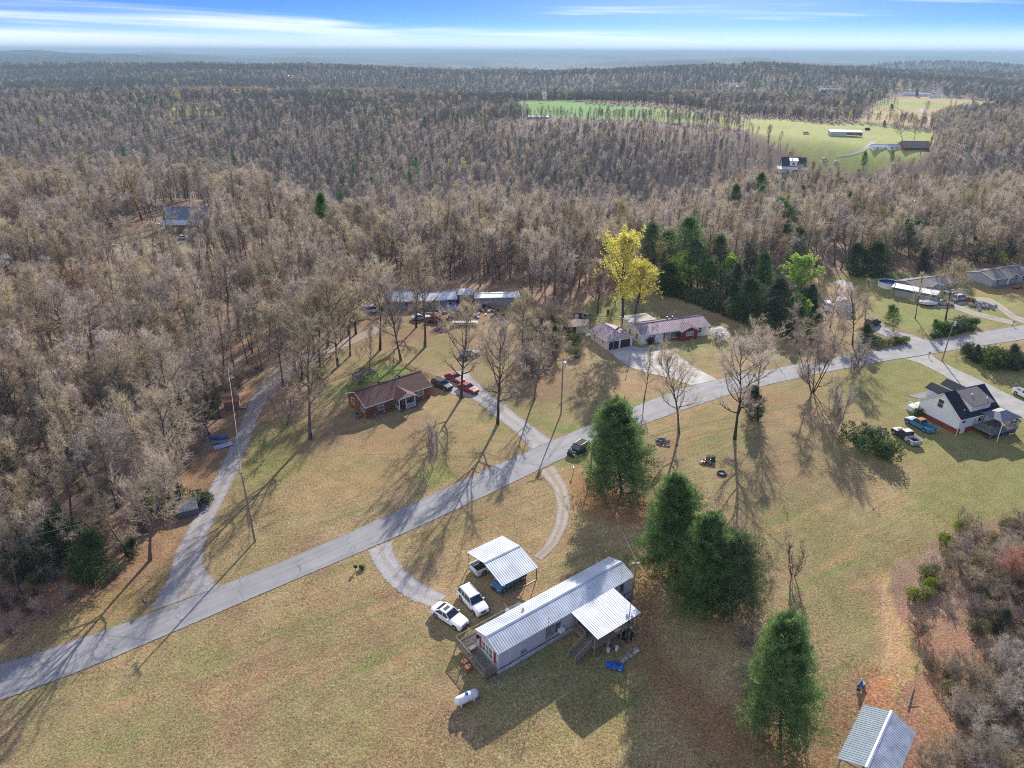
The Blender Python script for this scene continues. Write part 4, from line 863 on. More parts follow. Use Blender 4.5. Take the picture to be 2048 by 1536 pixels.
# ------------------------------------------------------------------ houses
def brick_house():
    t = thing('brick_house', 'low red brick house with brown shingle roof and white gabled porch', 'house', (-26.33, 108.80, 0), R(39.86))
    Ln, Wd, hw, hr = 13.8, 6.9, 2.62, 4.15
    gable_walls(t, Ln, Wd, hw, hr, M_brick); gable_roof(t, Ln, Wd, hw, hr, M_shing, ov=.4, ovg=.3, th=.1, fascia=M_trim)
    xc, w = 7.6, 3.5
    cross_gable(t, xc, w, -1.75, 2.2, 2.6, 3.55, M_shing, ov=.25, ovg=.2, fascia=M_trim, face=M_wsid)
    MB().box(xc - w/2, xc + w/2, -1.75, 0, -.3, .32).build('porch_floor', M_brick, t)
    MB().box(xc - .6, xc + .5, -2.2, -1.75, -.1, .16).build('step', M_concg, t)
    posts(t, [(xc - w/2 + .08, -1.67), (xc - .25, -1.67), (xc + w/2 - .08, -1.67)], .32, 2.6, .13, M_trim)
    MB().box(xc - w/2, xc + w/2, -1.72, -1.6, 2.5, 2.64).build('porch_beam', M_trim, t)
    s = MB(); s.box(xc - .2, xc + w/2 - .1, -1.71, -1.65, .42, 1.1); s.build('lattice_panel', mat('pale_blue_panel', (.27, .36, .45), .6), t)
    MB().box(xc - .2, xc + w/2 - .1, -1.73, -1.62, 1.1, 1.2).box(xc - .2, xc + w/2 - .1, -1.73, -1.62, .34, .42).build('rail', M_trim, t)
    MB().box(xc - w/2 + .02, xc - w/2 + .08, -1.6, -.1, .42, 1.25).build('lattice_panel', mat('pale_blue_panel', (.27, .36, .45), .6), t)
    door(t, xc - .7, 0, .32, .95, 2.0, 0, P_black); window(t, xc + .8, 0, 1.7, 1.2, 1.1, 0)
    window(t, 3.0, 0, 1.6, 1.15, 1.25, 0, M_curt); window(t, 11.6, 0, 1.65, 1.2, 1.25, 0, M_curt)
    window(t, 0, 1.25, 1.65, .9, 1.2, 2); window(t, 0, 5.0, 1.65, .9, 1.2, 2)
    for x in (1.6, 3.6, 12.2): MB().box(x - .2, x + .2, -.03, 0.01, .22, .38).build('foundation_vent', M_trim, t)
    for x in (5.2, 9.6): MB((x, Wd/2 + .7, hr - .35)).box(-.17, .17, -.17, .17, 0, .55).build('roof_vent', M_black, t)
    vent(t, 6.1, Wd/2 + 1.2, hr - .5, M_white, .3, .05)
    a = thing('air_conditioner', 'dark grey air conditioning unit beside the brick house end wall', 'air conditioner', (-28.2, 109.3), R(40))
    MB().box(-.55, .55, -.45, .45, 0, .8).build('cabinet', M_steel, a); MB().tube([(0, 0, .8), (0, 0, .86)], .4, 14).build('fan_grille', M_black, a)
brick_house()
def ranch():
    o = (29.43, 144.32); th = R(20.62); t = thing('ranch_house', 'cream and brick ranch house with long mauve metal roof', 'house', (*o, 0), th)
    Ln, Wd, hw, hr = 18.0, 6.85, 2.45, 3.65
    gable_walls(t, Ln, Wd, hw, hr, M_cream); gable_roof(t, Ln, Wd, hw, hr, M_mauve, ov=.35, ovg=.35, th=.08, rib=.45, fascia=M_trim)
    MB().box(0.02, 5.6, -.05, -.003, .0, hw - .2).build('siding', M_wsid, t)
    MB().box(5.6, 10.6, -.06, -.004, .0, hw - .2).build('brick_facing', M_brick2, t)
    cross_gable(t, 12.0, 4.4, -1.2, 3.0, 2.4, 3.35, M_mauve, ov=.25, ovg=.3, rib=.45, fascia=M_trim, wall=M_brick2, wz0=-.2)
    MB().box(14.25, Ln - .02, -.05, -.003, 0, hw - .2).build('siding', M_wsid, t)
    window(t, 3.2, -.05, 1.45, .8, 1.1, 0, M_curt); door(t, 6.9, -.06, .15, 1.0, 2.05, 0, M_curt)
    window(t, 9.0, -.06, 1.35, 2.6, 1.4, 0, mat('green_curtain_glass', (.06, .16, .13), .2), M_trim, 0, 3)
    window(t, 12.1, -1.2, 1.55, 1.7, .9, 0, M_curt, M_trim, 1, 3); window(t, 15.6, -.05, 1.55, .85, 1.15, 0)
    window(t, 0, 2.0, 1.4, .75, 1.2, 2); window(t, 0, 5.2, 1.4, .75, 1.2, 2)
    s = MB(); s.prism([(1.0, Wd + .2, 2.5), (8.2, Wd + .2, 2.5), (8.2, Wd + .2, 2.7), (1.0, Wd + .2, 2.7)], (0, 5.2, -.15)); s.build('flat_roof', mat('stained_flat_roof', (.52, .49, .46), .9, .3, 1.2, col2=(.34, .30, .28)), t)
    MB().box(1.2, 8.0, Wd, Wd + 5.2, 0, 2.46).build('rear_wing_wall', M_cream, t)
    for x in (9.2, 10.6): MB((x, Wd/2 + .9, hr - .3)).box(-.12, .12, -.12, .12, 0, .8).build('chimney_pipe', M_black, t)
    g = thing('garage', 'detached cream double garage with mauve metal roof and two dark doors', 'garage', (27.25, 143.73, 0), R(114.17))
    Ln, Wd, hw, hr = 7.18, 6.74, 2.3, 3.5
    gable_walls(g, Ln, Wd, hw, hr, M_cream, found=M_concg, fh=.25); gable_roof(g, Ln, Wd, hw, hr, M_mauve, ov=.3, ovg=.3, th=.08, rib=.45, fascia=M_trim)
    for y in (1.85, 4.85):
        d = MB().box(-.05, .0, y - 1.3, y + 1.3, .02, 1.95).build('garage_door', mat('plum_door', (.055, .03, .035), .5), g)
        for k in range(4): MB().box(-.065, -.052, y - 1.25, y + 1.25, .06 + k * .48, .5 + k * .48).build('door_panel', mat('plum_door', (.055, .03, .035), .5), d)
        MB().box(-.07, -.0, y - 1.42, y - 1.3, .02, 2.1).box(-.07, 0, y + 1.3, y + 1.42, .02, 2.1).box(-.07, 0, y - 1.3, y + 1.3, 1.95, 2.1).build('door_frame', M_trim, d)
    MB().box(-.06, -.0, 3.15, 3.55, .1, 2.2).box(-.06, 0, .0, .4, .1, 2.2).box(-.06, 0, 6.3, 6.72, .1, 2.2).build('pier', M_wsid, g)
    window(g, 1.6, Wd, 1.45, .6, .9, 1); window(g, 5.2, Wd, 1.45, .6, .9, 1)
ranch()
def box_home(label, o, th, Ln, Wd, hw, hr, wall, roof, name='manufactured_home', cat='house', rib=0, found=None, wins=(), ends=(), fascia=M_trim, fh=.5, ov=.3):
    t = thing(name, label, cat, (*o, float(terrain(*o))), th)
    gable_walls(t, Ln, Wd, hw, hr, wall, found=found, fh=fh); gable_roof(t, Ln, Wd, hw, hr, roof, ov=ov, ovg=ov * .8, th=.08, rib=rib, fascia=fascia)
    for x, w, h in wins: window(t, x, 0, hw * .6, w, h, 0)
    for y, w, h in ends: window(t, 0, y, hw * .58, w, h, 2)
    return t
g1 = box_home('taupe manufactured home with grey roof and white porch near the pool', (111.65, 181.13), R(21.3), 16.2, 7.19, 2.1, 3.0, M_tan, M_shgry, wins=((2.9, .9, 1.2), (12.2, .9, 1.1), (14.6, .8, 1.0)), ends=())
cross_gable(g1, 6.6, 4.2, -.5, 2.6, 2.1, 2.75, M_shgry, ov=.2, fascia=M_trim, wall=M_tan)
window(g1, 5.3, -.5, 1.3, .8, 1.3, 0, M_glass); window(g1, 7.6, -.5, 1.3, 1.4, 1.2, 0, M_curt, M_trim, 1, 2)
pd = thing('white_porch', 'white railed entry deck on the taupe manufactured home', 'deck', (g1.location.x + 1.5, g1.location.y - 1.9), R(21.3))
planks(pd, .3, 4.4, -1.0, 1.3, .55, 'x', .5, M_trim); railing(pd, (.3, -1, .55), (4.4, -1, .55), .9, M_trim, .3); railing(pd, (4.4, -1, .55), (4.4, 1.2, .55), .9, M_trim, .3); railing(pd, (.3, -1, .55), (.3, 1.2, .55), .9, M_trim, .3)
pd = thing('white_porch', 'white railed ramp deck at the right half of the taupe manufactured home', 'deck', (g1.location.x + 8.6, g1.location.y + .9), R(21.3))
planks(pd, .3, 4.4, -1.0, 1.3, .55, 'x', .5, M_trim); railing(pd, (.3, -1, .55), (4.4, -1, .55), .9, M_trim, .3); railing(pd, (4.4, -1, .3), (7.2, -1.6, 0), .9, M_trim, .3)
MB((g1.location.x - .4, g1.location.y + 4.5, 0)).tube([(0, 0, 0), (0, 0, 4.2)], .06, 6).build('stove_pipe', M_steel, None, label='thin metal stove pipe standing behind the taupe home', cat='pipe')
g2 = box_home('grey manufactured home with hip porch and wooden steps at the right edge', (136.33, 186.99), R(21.6), 19.5, 8.2, 2.75, 3.9, M_gsid, M_shgry, found=M_steel, fh=.7, wins=((2.0, 1.1, 1.4), (12.6, 1.1, 1.5), (16.5, 1.1, 1.4)))
cross_gable(g2, 7.6, 4.8, -.6, 3.2, 2.7, 3.7, M_shgry, ov=.2, fascia=M_trim)
MB().box(5.4, 9.8, -.03, -.005, .6, 2.6).build('porch_recess', mat('slate_wall', (.10, .11, .15), .6), g2)
window(g2, 8.4, -.04, 1.6, 1.6, 1.3, 0, M_curt, M_trim, 1, 2); door(g2, 6.3, -.04, .6, .95, 2.0, 0, M_trim)
pd = thing('wooden_steps', 'brown wooden landing and steps before the grey home door', 'steps', (142.2, 187.7), R(21.6))
planks(pd, 0, 2.6, -1.6, 0, .6, 'x', .4, M_rust); railing(pd, (0, -1.6, .6), (2.6, -1.6, .6), .9, M_rust, .25)
for i in range(3): MB().box(2.6 + i * .3, 2.9 + i * .3, -1.5, -.3, .35 - .15 * i, .45 - .15 * i).build('tread', M_rust, pd)
sh = thing('storage_building', 'long tan storage building with green band and white roof', 'shed', (104.55, 180.75, 0), R(-40))
MB().box(0, 10.6, 0, 3.3, 0, 2.2).build('wall', M_tan, sh); MB().box(-.02, 10.62, -.03, -.004, 1.75, 2.36).build('band', mat('teal_band', (.02, .17, .15), .5), sh)
roof_slab('roof', sh, -.2, 10.8, -.25, 2.36, 3.45, 2.62, .07, M_rroof, rib=.5)
MB().box(10.6, 10.64, .3, 3.0, .1, 2.1).build('end_door', M_wsid, sh)
MB().box(.5, .7, -.35, -.25, 0, 3.6).build('post', M_pole, sh)
# a round above-ground pool
px_, py_ = G(1777, 573)
pool = thing('swimming_pool', 'round above-ground pool with white wall and dark blue inside', 'pool', (px_, py_, 0))
r = 2.9
MB().tube([(0, 0, 0), (0, 0, 1.3)], r, 32, False).build('wall', M_wsid, pool, smooth=True); MB().tube([(0, 0, .2), (0, 0, 1.3)], r - .12, 32, False).build('liner', mat('pool_liner', (.03, .07, .2), .4), pool)
MB().tube([(r * cos(a * pi / 16), r * sin(a * pi / 16), 1.33) for a in range(33)], .11, 6, False).build('top_rail', M_trim, pool)
MB().poly([(r * .95 * cos(a * pi / 16), r * .95 * sin(a * pi / 16), .55) for a in range(32)]).build('water', mat('grey_pool_water', (.18, .22, .28), .2, .3, 1), pool)
wt = box_home('narrow white trailer with rust streaked metal roof among the trees', (87.49, 166.67), R(67.2), 19.0, 3.8, 2.5, 3.05, M_wsid, M_rustroof, 'trailer_home', 'trailer', rib=.5, fascia=None, ov=.15)
MB().box(-.03, 0, .15, 3.65, .45, 1.7).build('end_panel', mat('pale_blue_siding', (.42, .52, .58), .5), wt); MB().box(-.06, -.031, .1, 3.7, -.1, .45).build('end_skirting', M_skirt, wt)
# trailers in the wood
def at_home(label, p0, p1, Wd, hw, hr, wall, roof, **kw):
    a = G(*p0); b = G(*p1); th = atan2(b[1] - a[1], b[0] - a[0]); Ln = hypot(b[0] - a[0], b[1] - a[1])
    return box_home(label, a, th, Ln, Wd, hw, hr, wall, roof, **kw), Ln
h1, L1 = at_home('long grey trailer with pale blue-white metal roof behind the junk yard', (826, 619), (913, 613), 6.2, 2.2, 3.2, M_gsid, M_rroof, name='trailer_home', cat='trailer', rib=.6)
for i in range(4): window(h1, 1.6 + i * (L1 - 3.2) / 3, 0, 1.3, .95, 1.2, 0)
MB().box(L1 - 1.1, L1 - .3, -.05, -.01, 1.2, 1.9).build('blue_sheet', M_tarp, h1)
h2, L2_ = at_home('left grey trailer with pale metal roof behind bare trees', (768, 619), (826, 619), 7.5, 2.3, 3.6, M_gsid, M_rroof, name='trailer_home', cat='trailer', rib=.6)
for i in range(2): window(h2, 2 + i * 4.2, 0, 1.3, 1.3, 1.3, 0, M_glass, M_black)
h3, L3 = at_home('low lavender-grey trailer with white parapet roof right of the tractor', (951, 613), (1038, 611), 4.0, 2.4, 2.75, mat('lavender_siding', (.36, .34, .37), .6), M_rroof, name='trailer_home', cat='trailer')
aw = thing('lean_to', 'open lean-to with pale metal roof between the two trailers', 'shed', (*G(915, 603), 0), .0)
roof_slab('roof', aw, 0, 4.2, -1.6, 2.3, 2.6, 2.7, .06, M_rroof2, rib=.5); posts(aw, [(.1, -1.5), (4.1, -1.5), (.1, 2.5), (4.1, 2.5)], 0, 2.4, .1, M_wood)
# white farmhouse
FH = (77.86, 103.96, R(22.0)); FL, FW, FHW, FHR = 9.7, 8.0, 3.2, 6.2
def farmhouse():
    t = thing('farmhouse', 'white gabled farmhouse with black shingle roof, dormers and brick foundation', 'house', (FH[0], FH[1], 0), FH[2])
    gable_walls(t, FL, FW, FHW, FHR, M_wsid, found=M_brick2, fh=1.05)
    gable_roof(t, FL, FW, FHW, FHR, M_shblk, ov=.3, ovg=.25, th=.12, fascia=M_trim)
    for x in (2.3, 6.2):       # front dormers, on the far slope
        w = 2.3; yb = FW * .52
        for sg in (-1, 1):
            MB().prism([(x + sg * (w/2 + .2), FW + .5, 5.15), (x, FW + .5, 5.95), (x, FW + .5, 6.07), (x + sg * (w/2 + .2), FW + .5, 5.27)], (0, -(FW + .5 - yb), 0)).build('dormer_roof', M_shblk, t)
        MB().prism([(x - w/2, FW + .1, 3.6), (x + w/2, FW + .1, 3.6), (x + w/2, FW + .1, 5.2), (x, FW + .1, 5.92), (x - w/2, FW + .1, 5.2)], (0, -(FW + .1 - yb), 0)).build('dormer_wall', M_wsid, t)
    # rear shed dormer with grey roof
    x0, x1 = 2.8, 7.6
    MB().prism([(x0, .5, 3.3), (x0, .5, 5.0), (x0, FW/2, 6.1), (x0, FW/2, 4.0)], (x1 - x0, 0, 0)).build('dormer_wall', M_wsid, t)
    MB().prism([(x0 - .25, .1, 4.88), (x0 - .25, .1, 5.0), (x0 - .25, FW/2 + .1, 6.42), (x0 - .25, FW/2 + .1, 6.3)], (x1 - x0 + .5, 0, 0)).build('dormer_roof', M_shgry, t)
    vent(t, 4.8, 2.4, 5.6, M_trim, .35, .08); vent(t, 6.9, 1.0, 5.2, M_trim, .35, .08); vent(t, 1.7, .9, 3.8, M_trim, .3, .06)
    # front porch roof on the far side
    MB().prism([(-.2, FW + .1, 3.15), (-.2, FW + .1, 3.27), (-.2, FW + 2.4, 2.8), (-.2, FW + 2.4, 2.7)], (FL + .4, 0, 0)).build('porch_roof', M_shgry, t)
    posts(t, [(.1, FW + 2.2), (3.6, FW + 2.2), (7.2, FW + 2.2), (FL - .1, FW + 2.2)], .9, 2.75, .16, M_trim); MB().box(0, FL, FW, FW + 2.3, .0, .95).build('porch_floor', M_wsid, t)
    railing(t, (.05, FW + .1, .95), (.05, FW + 2.2, .95), .85, M_trim, .2)
    window(t, 0, FW * .52, 4.15, 1.0, 1.5, 2); window(t, 1.1, 0, 2.5, .8, .8, 0); window(t, 5.2, 0, 2.4, 1.0, 1.5, 0); door(t, 6.7, 0, 1.3, 1.1, 2.0, 0, M_trim); door(t, 1.35, -.01, .0, .9, 1.55, 0, M_trim)
    MB().tube([(-.1, -.12, FHW - .1), (-.1, -.14, .1), (-.35, -.2, .02)], .06, 6).build('downspout', M_trim, t)
    d = thing('raised_deck', 'slate blue raised deck behind the white farmhouse', 'deck', (*loc(3.6, -3.6, 0, FH)[:2], 0), FH[2])
    z = 1.35; M_bl = mat('slate_blue_paint', (.14, .21, .27), .6)
    planks(d, 0, 6.6, 0, 3.45, z, 'x', .35, mat('deck_brown', (.22, .16, .12), .8)); railing(d, (0, 0, z), (6.6, 0, z), .95, M_bl, .17); railing(d, (0, 0, z), (0, 3.4, z), .95, M_bl, .17); railing(d, (6.6, 0, z), (6.6, 3.4, z), .95, M_bl, .17)
    MB().box(0, 6.6, -.05, 0, z - .3, z - .04).box(-.05, 0, 0, 3.4, z - .3, z - .04).build('rim_joist', M_bl, d)
    posts(d, [(.1, .1), (1.7, .1), (3.3, .1), (4.9, .1), (6.5, .1)], 0, z, .12, M_bl)
    MB().box(3.3, 6.5, .2, .26, .1, z - .1).build('skirt_panel', mat('dark_blue_panel', (.03, .05, .09), .6), d)
    MB().box(.9, 1.5, .9, 1.5, z, z + .5).build('planter', M_wood, d)
    gz = thing('gazebo', 'grey metal roofed gazebo standing on the blue deck', 'gazebo', (*loc(5.2, -3.5, z, FH)[:2], z), FH[2])
    posts(gz, [(.1, .1), (4.2, .1), (.1, 3.0), (4.2, 3.0)], 0, 2.1, .09, M_black)
    M_gz = mat('gazebo_metal', (.16, .17, .21), .4, .1, 1, metal=.4); zt = 2.9; c = (2.15, 1.55)
    pts = [(-.4, -.4), (4.7, -.4), (4.7, 3.5), (-.4, 3.5)]; rd = [(1.4, 1.55), (2.9, 1.55)]
    R4 = [[pts[0], pts[1], rd[1], rd[0]], [pts[1], pts[2], rd[1]], [pts[2], pts[3], rd[0], rd[1]], [pts[3], pts[0], rd[0]]]
    for f in R4:
        MB().prism([(x, y, zt if (x, y) in rd else 2.1) for x, y in f], (0, 0, .05)).build('roof_panel', M_gz, gz)
    MB().tube([(4.75 - 4.7 - .3, -.45, 2.1), (-.35, -.5, 1.9), (-.9, -.9, -1.3)], .06, 6).build('downspout', M_trim, gz)
    rm = thing('riding_mower', 'red riding mower parked under the blue deck', 'mower', (*loc(4.6, -2.9, 0, FH)[:2], 0), FH[2])
    MB().box(-.3, .8, -.35, .35, .35, .75, .08, .05).build('hood', P_red, rm); MB().box(-.9, -.3, -.4, .4, .3, .45).build('deck', P_red, rm); MB().box(-.85, -.4, -.22, .22, .5, .85).build('seat', M_black, rm)
    for x, r_ in ((.55, .2), (-.65, .27)):
        for y in (-.42, .42): MB().tube([(x, y - .08, r_), (x, y + .08, r_)], r_, 12).build('tyre', M_tire, rm)
farmhouse()
rw = MB(); 
for a, b in (((1984, 812), (2040, 842)), ((1985, 822), (2028, 845)), ((2040, 842), (2003, 851)),):
    p = Gt(*a); q = Gt(*b); rw.bar((p[0], p[1], .08), (q[0], q[1], .08), .2, .25)
rw.build('landscape_edging', mat('dark_timber', (.05, .04, .035), .9), None, label='dark timber edging between the farmhouse lawn and driveway', cat='edging')
# barn shed at the bottom right
def barn_shed():
    t = thing('open_shed', 'open pole shed with blue-grey ribbed metal gable roof at bottom right', 'shed', (*G(1688, 1560), 0), 0)
    e = [(1674, 1517), (1727, 1410), (1782, 1427), (1836, 1467)]
    hwz, hrz = 2.6, 3.6
    a = np.array(G(1674, 1517, hwz)); b = np.array(G(1727, 1410, hwz)); r1 = np.array(G(1783, 1426, hrz)); c = np.array(G(1832, 1466, hwz))
    t.location = (*a, 0); th = atan2(*(b - a)[::-1]); t.rotation_euler = (0, 0, th); Ln = hypot(*(b - a)); pr = np.array([sin(th), -cos(th)]); Wd = max(4.5, min(8, float((c - b) @ pr)))
    sl = (hrz - hwz) / (Wd / 2)
    for ya, yb in ((0, -Wd/2), (-Wd, -Wd/2)): roof_slab('roof_slope', t, 0, Ln, ya, hwz, yb, hrz, .05, M_rroof2 if ya else mat('blue_grey_roof', (.24, .30, .34), .65, .08, 1.5, spec=.2), rib=.27)
    MB().prism([(-.05, -Wd/2 - .16, hrz + .03), (-.05, -Wd/2 + .16, hrz + .03), (-.05, -Wd/2, hrz + .12)], (Ln + .1, 0, 0)).build('ridge_cap', M_rroof, t)
    for x in (.3, Ln/2, Ln - .3): posts(t, [(x, -.25), (x, -Wd + .25)], 0, hwz, .14, M_wood)
    for x in (.25, Ln/2, Ln - .25): MB().bar((x, -.2, hwz - .02), (x, -Wd/2, hrz - .05), .06, .12).bar((x, -Wd + .2, hwz - .02), (x, -Wd/2, hrz - .05), .06, .12).bar((x, -.2, hwz - .05), (x, -Wd + .2, hwz - .05), .06, .12).build('truss', M_wood, t)
    MB().box(.2, .26, -Wd + .3, -.3, 1.3, 1.5).box(.2, .26, -Wd + .3, -.3, .5, .7).build('wall_board', M_wood, t)
barn_shed()
def small_shed(label, px, rz, Ln, Wd, hw, hr, wall, roof, name='shed', rib=.3, win=False):
    t = thing(name, label, 'shed', Gt(*px), rz)
    gable_walls(t, Ln, Wd, hw, hr, wall); gable_roof(t, Ln, Wd, hw, hr, roof, ov=.15, ovg=.15, th=.05, rib=rib)
    if win: door(t, Ln * .5, 0, 0, .8, 1.7, 0, M_trim)
    return t
s1 = small_shed('rusty orange metal garden shed with an open grey end beside the gravel drive', (450, 822), R(18), 2.6, 2.2, 1.7, 2.2, M_rust, mat('rust_roof', (.38, .17, .09), .8, .3, 2))
MB().box(2.6, 2.64, .2, 1.0, 0, 1.6).build('door', M_wsid, s1); MB().bar((2.9, .4, .05), (3.8, -1.0, .6), .5, .06).build('fallen_panel', M_gsid, s1)
s2 = thing('low_shed', 'low shed with grey slatted lean roof at the edge of the leafy woods', 'shed', (*Gt(357, 1040),), R(28))
for i in range(12): MB().prism([(i * .235, -.1, 1.15), (i * .235 + .19, -.1, 1.15), (i * .235 + .19, -.1, 1.19), (i * .235, -.1, 1.19)], (0, 2.0, .75)).build('roof_slat', mat('slate_slat', (.20, .23, .27), .7, .25), s2)
MB().box(0, 2.8, 0, 1.8, 0, 1.1).build('wall', M_wood2, s2)
small_shed('tiny dark shed with rusty roof and white door behind the garage', (1142, 643), R(15), 2.8, 2.6, 2.1, 2.7, mat('charcoal_siding', (.07, .07, .08), .8), M_rust, win=True)
ls = thing('equipment_shed', 'low equipment shed with sagging brown roof left of the garage', 'shed', (*G(1133, 668), 0), R(3))
roof_slab('roof', ls, -1.2, 5.6, -.4, 1.9, 3.0, 2.5, .08, mat('brown_tin', (.20, .14, .13), .7, .3), rib=.5); MB().box(2.2, 5.3, -.05, .05, .1, 1.8).build('panel', M_cream, ls); MB().box(-1, 5.3, 2.4, 2.6, 0, 2.2).build('rear_wall', M_wood2, ls); posts(ls, [(-1, 0), (1.5, 0), (5.3, 0)], 0, 1.9, .1, M_wood)
kn = thing('dog_pen', 'black dog pen with arched slatted top behind the brick house', 'dog pen', (*Gt(718, 771), 0), R(40))
for i in range(9): MB().box(i * .5, i * .5 + .42, .5, 2.3, 1.5, 1.56).build('roof_slat', mat('purple_slat', (.13, .10, .13), .5), kn)
MB().bar((0, .2, 0), (0, .2, 1.5), .08).bar((4.4, .2, 0), (4.4, .2, 1.5), .08).bar((0, 2.6, 0), (0, 2.6, 1.5), .08).bar((0, .2, 1.5), (4.4, .2, 1.5), .1).bar((0, 2.6, 1.5), (4.4, 2.6, 1.5), .1).bar((0, .2, 1.5), (0, 2.6, 1.5), .1).build('frame', M_black, kn)
MB().box(-.02, .02, .3, 2.5, .05, 1.45).build('mesh_panel', M_steel, kn)
# barn hidden in the left woods
bn = thing('woodland_barn', 'barn with dark blue-grey metal roof and cream end wall deep in the woods', 'barn', (*Gt(332, 463), 0), R(3))
gable_walls(bn, 15, 10, 4.6, 7.8, M_cream); gable_roof(bn, 15, 10, 4.6, 7.8, mat('slate_metal_roof', (.12, .16, .21), .4, .15, .8, metal=.2), ov=.4, ovg=.4, th=.1, rib=.9); roof_slab('lean_roof', bn, 0, 15, -4.2, 3.2, -.1, 4.4, .08, M_rroof2, rib=.9); posts(bn, [(.2, -4), (5, -4), (10, -4), (14.8, -4)], 0, 3.2, .15, M_wood)
rd = thing('red_trailer', 'small red and white camper in the woodland clearing', 'camper', (*Gt(500, 468), 0), R(5)); MB().box(0, 4.5, 0, 2.2, .5, 1.5).build('lower_body', P_red, rd); MB().box(0, 4.5, 0, 2.2, 1.5, 2.4, .2, .1).build('upper_body', M_white, rd); MB().box(4.6, 8, .3, 2, .4, 1.8, .3, .2).build('covered_load', M_wsid, rd)

# ------------------------------------------------------------------ distant farms
def far_house(label, px, rz, Ln, Wd, hw, hr, wall, roof, name='farm_building', cat='house', wins=3, lean=0):
    p = Gt(*px); t = thing(name, label, cat, p, rz)
    gable_walls(t, Ln, Wd, hw, hr, wall, z0=-1, ); gable_roof(t, Ln, Wd, hw - 1, hr - 1, roof, ov=.4, ovg=.4, th=.12)
    for i in range(wins): window(t, Ln * (i + .5) / wins, 0, (hw - 1) * .55, 1.0, 1.3, 0)
    if lean: roof_slab('porch_roof', t, -1, Ln + 1, -3.2, hw - 2.2, -.1, hw - 1.1, .1, roof)
    return t
fb = thing('metal_barn', 'long open metal barn with pale roof on the far green pasture', 'barn', Gt(1660, 272), R(-8)); fb.scale = (.8,) * 3
roof_slab('roof', fb, 0, 34, -.4, 4.4, 11, 5.6, .15, M_rroof, rib=1.2); MB().box(0, 17, 0, .3, 0, 4.2).box(0, .3, 0, 11, 0, 4.6).box(0, 34, 10.6, 11, 0, 5.3).box(33.7, 34, 0, 11, 0, 4.6).build('wall', M_rroof2, fb); posts(fb, [(20, .1), (24, .1), (28, .1), (33, .1)], 0, 4.4, .3, M_wood)
hh = far_house('white house with dark roof and wide wraparound porch on the opposite hillside', (1562, 346), R(-14), 13, 10, 5.0, 9.4, M_wsid, M_shblk, 'hillside_house', 'house', 3); hh.scale = (1.4,) * 3
MB().prism([(-3, -3.4, 2.6), (16, -3.4, 2.6), (16, 0, 3.8), (-3, 0, 3.8)], (0, 0, .15)).build('porch_roof', M_rroof, hh); MB().box(4.2, 8.2, .2, 4, 4.0, 7.0).build('dormer', M_wsid, hh); MB().prism([(3.8, -.2, 7.0), (8.6, -.2, 7.0), (8.6, 4.6, 8.2), (3.8, 4.6, 8.2)], (0, 0, .15)).build('dormer_roof', M_rroof, hh)
posts(hh, [(-2.8, -3.2), (2, -3.2), (7, -3.2), (12, -3.2), (15.8, -3.2)], -3, 2.7, .25, M_trim); window(hh, 6.2, .2, 5.4, 1.4, 1.2, 0)
far_house('pale roofed farm outbuildings beside the gravel farm lane', (1746, 301), R(-4), 18, 8, 3.6, 5.2, M_wsid, M_rroof, cat='farm shed')
far_house('low pale shed between the farm lane and the brown roofed farmhouse', (1778, 300), R(-4), 12, 7, 3.4, 5.0, M_wsid, M_rroof2, cat='farm shed')
far_house('brown roofed farmhouse with orange porch across the valley', (1806, 300), R(-4), 20, 10, 4.2, 7.2, M_brick, mat('brown_tin2', (.23, .17, .15), .8), lean=1)
far_house('white house and barn on the crest behind the far pasture', (1808, 191), R(0), 34, 14, 5, 8, M_wsid, M_rroof, cat='farmhouse')
far_house('second white building on the crest behind the far pasture', (1838, 192), R(0), 26, 12, 5, 7, M_wsid, M_rroof, cat='farmhouse')
far_house('white sheds at the right end of the far crest', (1860, 196), R(0), 22, 10, 4, 6, M_wsid, M_rroof2, cat='farm shed')
far_house('long low white building edging the green field', (1055, 238), R(-2), 24, 7, 3.5, 4.6, M_wsid, M_rroof, cat='farm shed')
far_house('pale houses in the trees beyond the blossoming tree', (1125, 178), R(0), 36, 14, 5, 8, M_wsid, M_rroof, cat='house')
far_house('pale house in the far woodland right of centre', (1462, 177), R(0), 34, 14, 5, 8, M_cream, M_rroof2, cat='house')
far_house('white house in the far woodland above the pasture', (1640, 183), R(0), 40, 14, 5, 8, M_wsid, M_rroof, cat='house')
far_house('small white house above the far pasture, partly hidden', (1662, 190), R(0), 26, 12, 4, 7, M_wsid, M_rroof, cat='house')
far_house('long white building on the distant left ridge', (460, 150), R(0), 60, 16, 6, 9, M_wsid, M_rroof, cat='farm building')
far_house('small grey building among trees right of the winding lane', (1955, 252), R(-10), 12, 8, 4, 6, M_wsid, M_rroof, cat='farm shed')
for k, (px, lab) in enumerate((((1612, 268), 'white trailer parked left of the far metal barn'), ((1649, 322), 'white vehicle left of two parked above the hillside house'), ((1672, 328), 'white vehicle right of two parked above the hillside house'), ((1735, 260), 'dark truck at the right end of the far metal barn'))):
    p = Gt(*px); vehicle('parked_van', lab, 'van', (*p, float(terrain(*p))), .1 * k, kind='van', Ln=5.5, Wd=2.2, Ht=2.3, body=P_black if 'dark' in lab else P_white)

